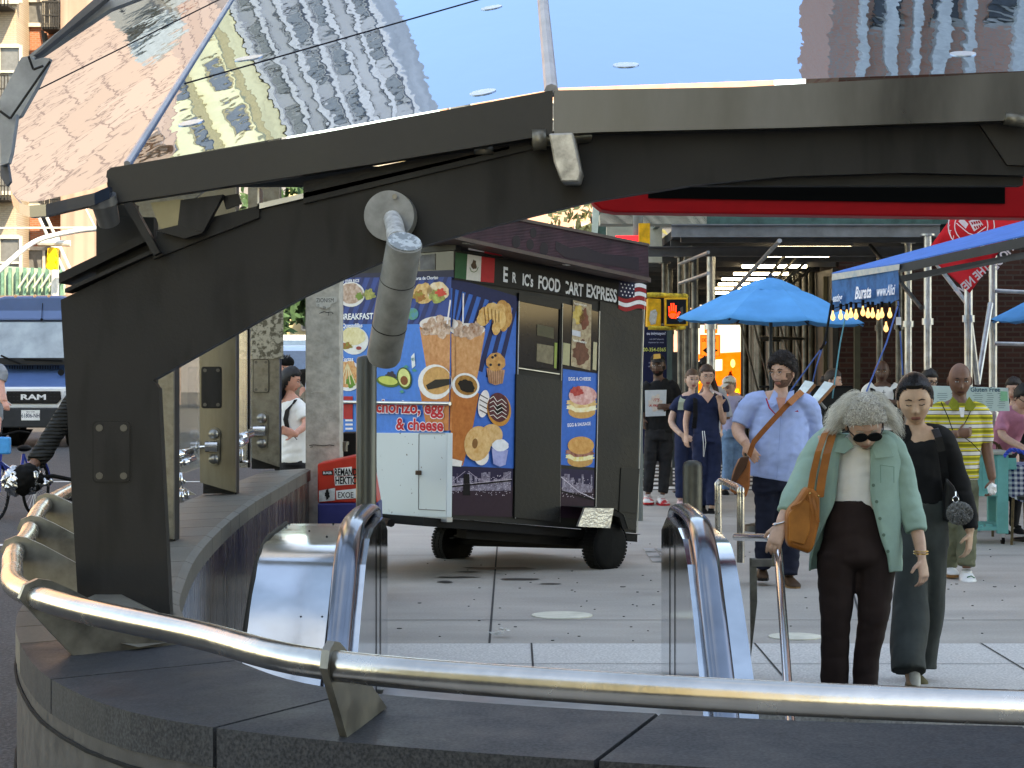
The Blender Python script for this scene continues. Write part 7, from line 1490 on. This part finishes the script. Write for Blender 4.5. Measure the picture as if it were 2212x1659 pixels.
# man in black printed tee
p=fig('bearded man in black cap and black shirt with white printed square beside the cart',26,1425,'dark',(1421,791,-.02),1.05,-14,-2,
 [[(1452,832,11,0),(1466,872,8.5,.0),(1442,878,6.5,-.16)],[(1398,832,11,0),(1388,875,8.5,0),(1388,902,6.5,-.05)]],
 [(1424,935,22,0,18),(1424,880,27,0,20),(1425,845,28,0,19),(1425,828,22,0,16),(1422,818,11,0,11),(1421,808,11,0,11)],
 [[(1409,935,13,0),(1403,1000,9,0),(1400,1068,6,0)],[(1437,935,13,0),(1436,1000,9,0),(1431,1068,6,-.05)]],
 [('shirt',BKT,[[(1423,936,30,0,23),(1424,880,31,0,24),(1425,845,34,0,22),(1425,830,26,0,17),(1423,820,16,0,13)],[(1444,830,13,0),(1456,840,13,0),(1464,866,11,0),(1452,876,10,-.12)],[(1404,830,13,0),(1394,842,12,0),(1389,870,11,0),(1388,892,10,-.03)]],.008),
  ('jeans',BJ,[[(1422,925,29,0,23),(1422,950,31,0,25)],[(1408,950,17,0,18),(1404,1000,14,-.02),(1399,1062,11,0)],[(1438,950,17,0,18),(1437,1000,14,0),(1431,1064,11,-.05)]],.010)],
 dict(hair='short',hc=(.01,.008,.008),thick=.006,beard=(.012,.01,.009),brow=(.01,.008,.006)),
 hands=((1442,878,-.16,(-1,-.1,.05),(0,1,0),1,dict(curl=.4)),(1388,903,-.05,(0,-.1,-1),(.6,.4,0),1,dict(curl=.4))),shoes=((1400,1088,24,15,RS,mat('red_sole',(.45,.02,.03),.5)),(1430,1090,25,15,RS,mat('red_sole',(.45,.02,.03),.5),dict(d=-.05,yaw=10))))
a=Art(V((0,25.845,0)),(0,-1,0),V((1,0,0)),V((0,0,1))); q=lambda x,y:(CX+(x-CX),y)
a.p([(1393,843),(1440,842),(1438,898),(1394,900)],'b8c0c4',1,'c8ccd0').e(1417,871,16,17,'c8b0a0',2,c2='d8d4cc',wob=.5).t("IT'S",1411,867,6,'b01c24',3,shear=.3,bold=.02).t('A PREC',1402,879,5.5,'b01c24',3,shear=.3,bold=.02); a.done('shirt_print',p.t)
g=G(); c=p.p(1421,776,0); g.ball(c+V((0,0,-.01)),.092,16,8,(1,1.15,.85),rotm(-14,-8)); g.tube([c+V((-.01,-.09,-.022)),c+V((-.03,-.17,-.038))],[(.065,.006),(.05,.004)],12,up=(1,0,0)); cap=g.o('cap',BKT,p.t,True,ang=60); g=G(); g.hexa([p.p(1410,776,-.108),p.p(1426,774,-.108),p.p(1425,764,-.085),p.p(1411,765,-.085)],(0,-.004,0)); g.o('cap_patch',mat('cap_patch_yellow',(.65,.35,.08),.6),cap)
# scrubs woman in front
p=fig('dark haired woman in navy scrubs and glasses holding a phone to her chest',24.6,1525,'light',(1526,813,-.02),.98,8,4,
 [[(1492,868,8.5,0),(1482,908,7,0),(1482,938,5,-.05)],[(1561,868,8.5,0),(1562,912,7,0),(1553,876,5,-.14)]],
 [(1527,935,20,0,17),(1527,890,23,0,17),(1527,862,27,0,16),(1527,853,20,0,14),(1527,846,8,0,8),(1526,834,8,0,8)],
 [[(1512,940,13,0),(1515,1010,9,0),(1520,1100,5,.1)],[(1541,940,13,0),(1540,1010,9,0),(1537,1098,6,-.05)]],
 [('scrub_top',SCB,[[(1526,938,29,0,23),(1526,910,28,0,22),(1527,880,31,0,23),(1527,862,33,0,20),(1527,853,20,0,15)],[(1540,858,12,0),(1560,868,12,0),(1565,890,11,0)],[(1510,858,12,0),(1492,866,12,0),(1485,888,11,0)]],.008),
  ('scrub_trousers',SCB,[[(1526,928,27,0,22),(1526,955,33,0,25)],[(1511,955,18,0,20),(1514,1020,15,0),(1519,1092,11,.08)],[(1542,955,18,0,20),(1541,1020,16,0),(1537,1092,13,-.04)]],.010)],
 dict(hair='short',hc=(.05,.028,.02),thick=.014,brow=(.03,.02,.015),fem=1,glasses='wire',lip=(.40,.10,.10),smile=.6,side=-.08),
 hands=((1482,940,-.05,(-.05,-.2,-1),(.6,.6,0),1,dict(curl=.5)),(1553,874,-.14,(-.1,-.1,1),(-.3,-.8,0),1,dict(curl=.8))),shoes=((1520,1113,16,13,BLACK),(1536,1117,19,14,BLACK,BLKP,dict(d=-.05))))
g=G(); g.poly([p.p(1513,853,-.105),p.p(1540,853,-.105),p.p(1527,870,-.128)]); g.o('neck_opening',skin('light'),p.t)
g=G(); g.tube([p.p(1515,930,-.14),p.p(1517,960,-.15),p.p(1517,985,-.14)],.0045,6); g.tube([p.p(1519,930,-.14),p.p(1522,955,-.15),p.p(1518,986,-.14)],.004,6); g.o('drawstring',TEE,p.t,True)
g=G(); g.tube(crv([tuple(p.p(1538,818,.02)),tuple(p.p(1546,842,-.03)),tuple(p.p(1550,868,-.06))],4),[.035,.035,.034,.032,.03,.028,.024,.02,.012],8); g.o('ponytail',mat('hair_brown_tail',(.045,.026,.018),.6,var=.4,sc=30),p.t,True)
g=G(); g.ribbon([p.p(1501,852,-.02),p.p(1500,870,-.125),p.p(1500,900,-.125),p.p(1498,925,-.06)],(.05,0,0),.006); g.o('backpack_strap',BLKP,p.t)
t=thing('phone','pale phone held up by the woman in navy scrubs','phone',tuple(P(1546,850,24.4))); g=G(); g.hexa([P(1533,843,24.38),P(1535,840,24.38),P(1561,852,24.34),P(1559,856,24.34)],(0,.03,.004)); g.o('phone_case',mat('pale_pink_case',(.5,.38,.38),.4),t)
# scrubs woman behind
p=fig('woman in navy scrubs with a pale backpack strap, behind her colleague',25.5,1485,'pale',(1495,820,-.02),.96,10,2,
 [[(1468,866,8.5,0),(1450,910,7.5,0),(1470,938,5.5,-.12)],[(1512,866,8,.1),(1520,910,6,.1)]],
 [(1487,935,19,.0,16),(1488,890,22,0,16),(1489,866,24,0,16),(1491,856,18,0,13),(1494,848,8,0,8),(1495,838,8,0,8)],
 [[(1474,940,12,0),(1470,1010,9,0),(1470,1080,6,0)],[(1500,940,12,0),(1500,1010,9,.1),(1500,1080,6,.1)]],
 [('scrub_top',SCB,[[(1486,938,28,0,22),(1486,900,26,0,21),(1488,875,29,0,21),(1490,862,24,0,17),(1492,856,14,0,12)],[(1478,862,12,0),(1465,870,12,0),(1454,888,11,0)]],.008),
  ('scrub_trousers',SCB,[[(1485,928,26,0,22),(1485,955,29,0,24)],[(1473,955,16,0,19),(1471,1020,14,0),(1470,1076,11,0)],[(1500,955,16,0,19),(1502,1020,14,.05),(1503,1076,11,.1)]],.009)],
 dict(hair='bun',hc=(.10,.055,.035),thick=.008,brow=(.12,.07,.05),fem=1,fat=.4,lip=(.45,.16,.15),smile=.8,side=-.05),
 hands=((1471,938,-.12,(.8,-.2,-.4),(0,1,0),-1,dict(curl=.4)),),shoes=((1470,1096,18,14,PINK,WHITE),(1502,1094,16,12,PINK,WHITE)))
g=G(); g.ribbon([p.p(1478,855,-.02),p.p(1472,868,-.125),p.p(1470,885,-.13)],(.09,0,0),.008); g.o('backpack_strap',mat('pale_green_web',(.36,.40,.30),.8),p.t)
LAV=mat('lavender_shirt',(.36,.36,.56),.85,var=.08); LJ=mat('pale_jeans',(.12,.22,.36),.85,var=.25,sc=7); GYH=mat('grey_hoodie',(.36,.38,.44),.85)
fig('dark curly haired person with a pale grey sleeve behind the woman with the phone',27.4,1535,'brown',(1524,800,0),1.0,0,0,
 [[(1552,842,8,0),(1566,880,7,0),(1572,905,5,-.05)]],[(1530,930,18,0,15),(1530,870,23,0,16),(1529,845,20,0,14),(1525,830,8,0,8),(1524,818,8,0,8)],
 [[(1520,930,11,0),(1520,1000,8,0),(1520,1060,6,0)],[(1542,930,11,0),(1542,1000,8,0),(1542,1060,6,0)]],
 [('hoodie',GYH,[[(1532,935,25,0,20),(1532,880,26,0,20),(1532,848,26,0,17),(1529,838,14,0,12)],[(1545,842,11,0),(1558,850,11,0),(1568,880,11,0),(1574,902,9,-.03)]],.008),('trousers',BJ,[[(1530,925,24,0,20),(1530,945,26,0,21)],[(1519,945,14,0),(1519,1060,9,0)],[(1543,945,14,0),(1543,1060,9,0)]],.008)],
 dict(hair='short',hc=(.012,.01,.009),thick=.03,brow=(.01,.01,.01),side=-.06,hnoise=.9),shoes=((1519,1073,16,12,BLACK),(1543,1073,16,12,BLACK)))
p=fig('man in white cap and lavender shirt with a black backpack strap',28,1580,'light',(1576,834,0),.98,-40,22,
 [[(1602,862,8,0),(1610,895,6,0),(1602,925,5,-.1)],[(1562,862,8,0),(1556,900,6,0),(1560,925,5,0)]],[(1582,930,18,0,15),(1584,880,22,0,16),(1584,860,19,0,14),(1580,850,8,0,8),(1578,842,8,0,8)],
 [[(1574,930,11,0),(1572,1000,8,0),(1566,1060,6,0)],[(1596,930,11,0),(1596,1000,8,0),(1594,1055,6,0)]],
 [('shirt',LAV,[[(1583,935,23,0,20),(1584,890,25,0,20),(1584,866,26,0,17),(1582,854,14,0,12)],[(1596,862,11,0),(1604,872,11,0),(1609,895,9,0)],[(1570,862,11,0),(1560,872,11,0),(1557,895,9,0)]],.008),
  ('jeans',LJ,[[(1583,925,23,0,20),(1583,945,25,0,21)],[(1573,945,15,0),(1573,1000,13,0),(1568,1058,10,0)],[(1595,945,15,0),(1594,1000,12,0),(1592,1052,10,0)]],.010)],
 dict(hair='short',hc=(.2,.15,.1),thick=.005,brow=(.15,.1,.08)),hands=((1602,926,-.1,(-.2,-.3,-1),(-.6,.4,0),-1),(1560,926,0,(0,-.2,-1),(.6,.4,0),1)),shoes=((1566,1071,16,12,BLACK),(1593,1068,16,12,BLACK)))
g=G(); c=p.p(1575,824,0); g.ball(c,.09,16,8,(1,1.15,.85),rotm(-40,14)); g.tube([c+V((-.05,-.08,-.03)),c+V((-.11,-.14,-.075))],[(.055,.006),(.05,.004)],12,up=(.7,-.7,0)); g.o('cap',mat('off_white_cap',(.6,.58,.52),.8),p.t,True,ang=60)
g=G(); g.ribbon([p.p(1596,852,-.0),p.p(1599,872,-.13),p.p(1600,905,-.13)],(.06,0,0),.01); g.o('backpack_strap',BLKP,p.t)
# white tee man at the shed
p=fig('man in white shirt and glasses with backpack straps beside the awning ropes',25,1905,'dark',(1905,803,0),1.03,-12,2,
 [[(1938,838,9,0),(1946,870,8,0),(1925,868,6,-.15)],[(1874,838,9,0),(1864,875,8,0),(1890,872,6,-.15)]],[(1906,930,22,0,18),(1906,880,27,0,19),(1906,840,29,0,18),(1906,830,20,0,15),(1906,824,9,0,9),(1905,815,9,0,9)],
 [[(1893,930,13,0),(1893,1000,9,0),(1893,1080,6,0)],[(1920,930,13,0),(1920,1000,9,0),(1920,1080,6,0)]],
 [('tee_shirt',TEE,[[(1906,930,31,0,24),(1906,880,32,0,24),(1906,845,35,0,21),(1906,831,20,0,15)],[(1925,834,12,0),(1940,845,12,0),(1946,864,10,0)],[(1887,834,12,0),(1872,845,12,0),(1866,864,10,0)]],.007),('trousers',BJ,[[(1906,922,28,0,22),(1906,945,30,0,24)],[(1892,945,16,0),(1892,1080,10,0)],[(1921,945,16,0),(1921,1080,10,0)]],.007)],
 dict(hair=None,brow=(.01,.008,.007),glasses='wire'),hands=((1925,868,-.15,(-.9,-.2,0),(0,1,0),1),(1890,872,-.15,(.9,-.2,0),(0,1,0),-1)),shoes=((1892,1101,18,13,WHITE),(1921,1101,18,13,WHITE)))
g=G(); g.ribbon([p.p(1884,828,.0),p.p(1882,850,-.13),p.p(1884,880,-.14)],(.06,0,0),.01); g.ribbon([p.p(1929,828,.0),p.p(1932,850,-.13),p.p(1930,880,-.14)],(.06,0,0),.01); g.tube([p.p(1905,842,-.125),p.p(1905,856,-.14)],.003,5); g.tube([p.p(1901,847,-.13),p.p(1909,847,-.13)],.003,5); g.o('backpack_strap',BLKP,p.t)
# pink shirt person bending over the table
PK=mat('pink_shirt',(.56,.22,.32),.85,var=.1,sc=8)
p=fig('person in pink shirt and glasses leaning over the gingham table',21.7,2185,'light',(2205,858,-.12),1.0,25,32,
 [[(2170,898,11,0),(2160,938,9,-.1),(2195,965,7,-.3),(2210,978,6,-.4)],[(2232,900,11,0),(2245,945,9,-.1),(2225,975,7,-.35)]],[(2180,985,22,.25,19),(2184,940,26,.12,20),(2196,900,30,0,19),(2202,884,20,-.04,15),(2204,872,9,-.08,9)],
 [[(2170,985,14,.25),(2170,1060,10,.1),(2170,1140,7,.25)],[(2200,985,14,.25),(2200,1060,10,.1),(2200,1140,7,.25)]],
 [('shirt',PK,[[(2178,975,30,.24,24),(2182,935,33,.12,25),(2194,900,36,0,23),(2200,886,22,-.04,17)],[(2178,892,15,0),(2166,905,15,-.02),(2159,932,13,-.08)],[(2222,892,14,0),(2238,905,14,-.02),(2244,930,12,-.08)]],.010),('trousers',BJ,[[(2182,970,28,.25,23),(2184,1000,30,.25,24)],[(2170,1000,17,.25),(2170,1060,15,.12),(2170,1140,11,.25)],[(2202,1000,17,.25),(2202,1060,15,.12),(2202,1140,11,.25)]],.007)],
 dict(hair='short',hc=(.012,.01,.009),thick=.022,brow=(.02,.015,.01),glasses='frame',side=-.05),hands=((2211,979,-.4,(.9,-.1,-.4),(0,.2,-1),1,dict(curl=.5)),(2224,977,-.36,(-.5,-.3,-.6),(0,.2,-1),1)),shoes=((2170,1158,22,14,BLACK),(2202,1158,22,14,BLACK)))
# heads seen over the barrier
def seated(label,Y,x,y,sk,yaw,pitch,top,hairargs,hk=.97):
    return fig(label,Y,x,sk,(x,y,0),hk,yaw,pitch,[],[(x,y+150,20,0,16),(x,y+90,22,0,17),(x,y+52,24,0,17),(x,y+38,14,0,12),(x,y+26,8,0,8),(x,y+14,8,0,8)],[],
     [('top',top,[[(x,y+150,26,0,20),(x,y+95,27,0,21),(x,y+55,30,0,18),(x,y+40,15,0,13)],[(x+18,y+52,11,0),(x+30,y+75,10,0),(x+28,y+110,8,-.1)],[(x-18,y+52,11,0),(x-30,y+75,10,0),(x-28,y+110,8,-.1)]],.006)],hairargs)
seated('cafe guest with dark tied hair seen over the black barrier, facing right',24.5,1799,822,'light',62,8,BKT,dict(hair='bun',hc=(.03,.018,.012),thick=.012,fem=1,side=-.05))
seated('cafe guest with dark hair and glasses seen between menu board and woman in black',23.5,2007,824,'tan',20,10,BKT,dict(hair='short',hc=(.012,.01,.01),thick=.018,glasses='frame'))
seated('dark haired guest behind the menu board and the person in pink',23.2,2190,842,'light',-30,5,BKT,dict(hair='short',hc=(.02,.012,.01),thick=.018))
# left: person in white tee with raised palm, cyclist with helmet
p=fig('person in white shirt with raised open palm between steel rib and concrete pillar',21.5,640,'red',(628,822,0),1.0,70,12,
 [[(640,872,11,-.02),(664,912,9,-.12),(648,932,7,-.34)],[(618,872,10,.1),(612,925,8,.1)]],[(632,985,20,0,18),(632,930,24,0,19),(630,878,26,0,18),(628,860,18,0,14),(627,850,10,0,10),(628,838,10,0,10)],
 [[(622,985,14,0),(622,1060,10,0),(622,1140,7,0)],[(646,985,14,0),(646,1060,10,0),(646,1140,7,0)]],
 [('tee_shirt',TEE,[[(634,1000,30,0,24),(634,940,31,0,25),(632,885,33,0,23),(629,862,18,0,15)],[(636,868,15,0),(650,885,15,-.05),(660,905,13,-.1)],[(620,868,14,.05),(612,890,13,.1)]],.008),('trousers',BJ,[[(634,985,28,0,22),(634,1005,30,0,23)],[(622,1005,17,0),(622,1140,10,0)],[(647,1005,17,0),(647,1140,10,0)]],.007)],
 dict(hair='long',hc=(.010,.008,.008),thick=.020,brow=(.01,.01,.01),side=-.08,fem=1),hands=((645,935,-.36,(-.75,-.25,.25),(-.1,-1,0),-1,dict(curl=.22,k=1.15,spread=.4)),),shoes=((622,1160,22,14,BLACK),(647,1160,22,14,BLACK)))
g=G(); g.ribbon([p.p(652,865,.02),p.p(636,868,-.10),p.p(624,885,-.13),p.p(620,905,-.135),p.p(624,925,-.13),p.p(640,945,-.11),p.p(652,955,-.05)],[V((.0,0,.045)),V((.02,0,.04)),V((.045,0,.01)),V((.05,0,0)),V((.045,0,-.02)),V((.03,0,-.04)),V((.0,0,-.05))],.012); g.o('backpack_strap',BLKP,p.t)
p=fig('cyclist in a black helmet and khaki top passing behind the person in the white shirt',27,622,'red',(617,793,0),.98,-25,5,
 [[(650,838,10,0),(652,880,8,-.1),(640,900,6,-.3)],[(596,838,10,0),(594,880,8,-.1)]],[(622,920,18,0,16),(622,870,22,0,17),(622,835,24,0,17),(620,822,15,0,12),(618,812,8,0,8)],
 [[(612,920,12,0),(604,960,10,-.25),(606,1040,7,0)],[(634,920,12,0),(640,960,10,-.25),(638,1040,7,0)]],
 [('jacket',mat('khaki_top',(.20,.17,.13),.85),[[(622,925,27,0,22),(622,880,28,0,22),(622,842,30,0,20),(620,826,16,0,13)],[(640,834,13,0),(651,850,12,0),(653,880,10,-.1)],[(604,834,13,0),(594,850,12,0),(593,880,10,-.1)]],.008),('trousers',BJ,[[(622,915,26,0,21),(622,935,28,0,22)],[(611,935,15,0),(604,962,13,-.25),(606,1040,9,0)],[(634,935,15,0),(640,962,13,-.25),(638,1040,9,0)]],.007)],
 dict(hair='short',hc=(.01,.01,.01),thick=.01),hands=((640,900,-.3,(-.2,-.6,-.4),(0,.2,-1),-1),))
g=G(); c=p.p(618,782,0); g.ball(c,.105,16,8,(.95,1.2,.8),rotm(-25,-5)); hm=g.o('helmet',BLACK,p.t,True); g=G()
for i in(-1,0,1): g.box(c+V((i*.035,-.06,.07)),(.016,.08,.012),rotm(-25,30))
g.o('helmet_vents',mat('vent_grey',(.06,.06,.06),.5),hm)
g=G(); g.hexa([p.p(632,800,-.05),p.p(660,796,.1),p.p(656,838,.1),p.p(640,830,-.05)],(0,.1,0)); g.o('backpack',BLKP,p.t,bev=.01)
bike(sgn(622,27),27.2,'dark bicycle ridden by the helmeted cyclist behind the parapet',(.03,.03,.03))
# rider at the far left edge
fig('rider with bare forearm at the left edge, holding the handlebar of the blue bicycle',25.6,-30,'red',(-28,745,0),1.0,-10,0,
 [[(4,800,11,0),(2,828,10,-.05),(20,868,7.5,-.25)],[(-62,800,11,0),(-64,838,9,-.05),(-44,872,7,-.3)]],[(-28,905,20,.15,17),(-28,850,25,.1,19),(-28,798,29,0,18),(-28,782,16,0,13),(-28,770,9,0,9),(-28,758,9,0,9)],
 [[(-40,905,14,.1),(-42,960,11,-.2),(-40,1050,7,.1)],[(-14,905,14,.1),(-8,970,11,-.1),(-14,1060,7,.1)]],
 [('tee_shirt',mat('grey_tee',(.25,.27,.3),.85),[[(-28,910,29,.15,22),(-28,850,31,.1,23),(-28,805,34,0,21),(-28,785,16,0,14)],[(-8,796,14,0),(4,806,14,0),(3,824,12,-.04)],[(-48,796,14,0),(-62,806,14,0),(-64,826,12,-.04)]],.008),('trousers',BJ,[[(-28,900,27,.12,22),(-28,920,29,.1,22)],[(-41,920,16,.1),(-42,965,14,-.2),(-40,1050,9,.1)],[(-14,920,16,.1),(-8,972,14,-.1),(-14,1060,9,.1)]],.007)],
 dict(hair='short',hc=(.05,.03,.02),thick=.012),hands=((20,868,-.25,(.4,-.6,-.5),(0,.3,-1),1,dict(curl=.9)),(-44,874,-.3,(-.1,-.6,-.5),(0,.3,-1),-1,dict(curl=.9))),shoes=((-40,1092,20,13,BLACK),(-14,1092,20,13,BLACK)))
# delivery rider with handlebar mitts behind the first rib
DS_=mat('dark_ribbed_sleeve',(.022,.022,.020),.8,var=.2,sc=10)
nt_,b_,L_=nodes(DS_); wv=_n(nt_,'ShaderNodeTexWave'); wv.bands_direction='Z'; wv.inputs['Scale'].default_value=14; wv.inputs['Distortion'].default_value=2; L_(tex_in(nt_),wv.inputs[0]); bp=_n(nt_,'ShaderNodeBump'); bp.inputs['Strength'].default_value=.9; bp.inputs['Distance'].default_value=.02; L_(wv.outputs[1],bp.inputs['Height']); L_(bp.outputs[0],b_.inputs['Normal'])
p=fig('delivery rider in a dark ribbed sleeve, mostly hidden behind the nearest steel rib',13.6,230,'brown',(238,735,0),1.05,0,4,
 [[(168,850,20,0),(128,925,16,-.05),(95,1000,12,-.3)],[(300,850,20,0),(335,925,16,-.05),(350,1005,12,-.3)]],[(236,1060,38,.25,32),(236,960,46,.15,36),(236,850,54,0,34),(236,820,30,0,24),(238,795,17,0,17),(238,770,16,0,16)],
 [[(215,1060,26,.2),(190,1170,20,-.1),(200,1320,13,.2)],[(260,1060,26,.2),(285,1170,20,-.1),(275,1320,13,.2)]],
 [('jacket',DS_,[[(236,1070,54,.25,42),(236,960,58,.15,44),(236,860,64,0,40),(236,825,32,0,26)],[(200,850,26,0),(170,860,26,0),(140,905,24,-.04),(112,960,22,-.16),(98,995,20,-.28)],[(272,850,26,0),(302,860,26,0),(330,910,23,-.04),(348,990,19,-.28)]],.012),
  ('trousers',BJ,[[(236,1050,50,.22,40),(236,1090,54,.2,42)],[(214,1090,32,.2),(190,1175,27,-.1),(200,1320,18,.2)],[(262,1090,32,.2),(286,1175,27,-.1),(275,1320,18,.2)]],.010)],
 dict(hair='short',hc=(.012,.01,.009),thick=.014),hands=((94,1002,-.32,(-.2,-.6,-.5),(0,.3,-1),-1,dict(curl=.9)),(351,1008,-.32,(.2,-.6,-.5),(0,.3,-1),1,dict(curl=.9))),shoes=((198,1400,34,22,BLACK),(277,1400,34,22,BLACK)))
te_,fe_=bike(sgn(222,13.6),13.5,'electric delivery bicycle with padded handlebar mitts behind the nearest rib',(.03,.03,.035))
g=G(); g.tube([p.p(60,1030,-.38),p.p(140,1022,-.34),p.p(222,1040,-.3),p.p(300,1022,-.34),p.p(380,1030,-.38)],.013,8); g.o('long_handlebar',BLACK,te_,True)
FOIL=mat('foil_wrap',(.55,.55,.55),.22,1,.3,30,bump=.9,bsc=22)
for s_,x in ((0,84),(1,362)):
    g=G(); p.sw(g,[(x-34,1030,16,-.38),(x-18,1030,30,-.38),(x+8,1028,33,-.36),(x+26,1032,22,-.36),(x+38,1034,10,-.36)],up=(0,0,1)); me=remesh(g,.012,2); wrk(me,.018,(16,16,16),s_+3); m_=skinobj('handlebar_mitt',me,BLACK,te_)
    g=G(); p.sw(g,[(x-40,1032,14,-.37),(x-30,1032,29,-.38),(x-16,1032,32,-.375)],up=(0,0,1)); p.sw(g,[(x+12,1030,32,-.35),(x+24,1034,25,-.36),(x+40,1036,8,-.36),(x+58,1032,5,-.36)],up=(0,0,1)); me=remesh(g,.009,0); wrk(me,.02,(30,30,30),s_+7); skinobj('foil_cuff',me,FOIL,m_)

def islands(o):
    """split a mesh part into one object per separate piece"""
    me=o.data; n=len(me.vertices); par=list(range(n))
    def fd(a):
        while par[a]!=a: par[a]=par[par[a]]; a=par[a]
        return a
    for e in me.edges: a,b=fd(e.vertices[0]),fd(e.vertices[1]); par[a]=b
    groups={}
    for p in me.polygons: groups.setdefault(fd(p.vertices[0]),[]).append(p)
    if len(groups)<2: return
    L=list(groups.values())
    for i,ps in enumerate(L):
        ids=sorted({v for p in ps for v in p.vertices}); mp={v:k for k,v in enumerate(ids)}
        m2=bpy.data.meshes.new(o.name); m2.from_pydata([tuple(me.vertices[v].co) for v in ids],[],[[mp[v] for v in p.vertices] for p in ps])
        for m in me.materials: m2.materials.append(m)
        m2.polygons.foreach_set('material_index',[p.material_index for p in ps]); m2.polygons.foreach_set('use_smooth',[p.use_smooth for p in ps]); m2.update()
        if i==0: first=m2
        else:
            c=o.copy(); c.data=m2; COL.objects.link(c); c.parent=o.parent
    o.data=first
for o in list(bpy.data.objects):
    if o.type=='MESH' and o.name.split('.')[0] in ('joists','clamp_button','glass_joint','frontage_post','corner_board','mount_arm','faded_print','parapet_seam','castor','bag_stud','backpack_strap','open_neck','hood_vents','bolt','panel_joint','rivet','side_arm','bracket','cord','bag_tassel','drawstring','floor_bracket','hook_cord','pocket_seam','band','seam','red_plate','screw','ribs','slatted_shelf'): islands(o)
for o in bpy.data.objects:
    l=o.get('label')
    if l and len(l.split())>16: print('LONG',o.name,l)
print('objects',len(bpy.data.objects))
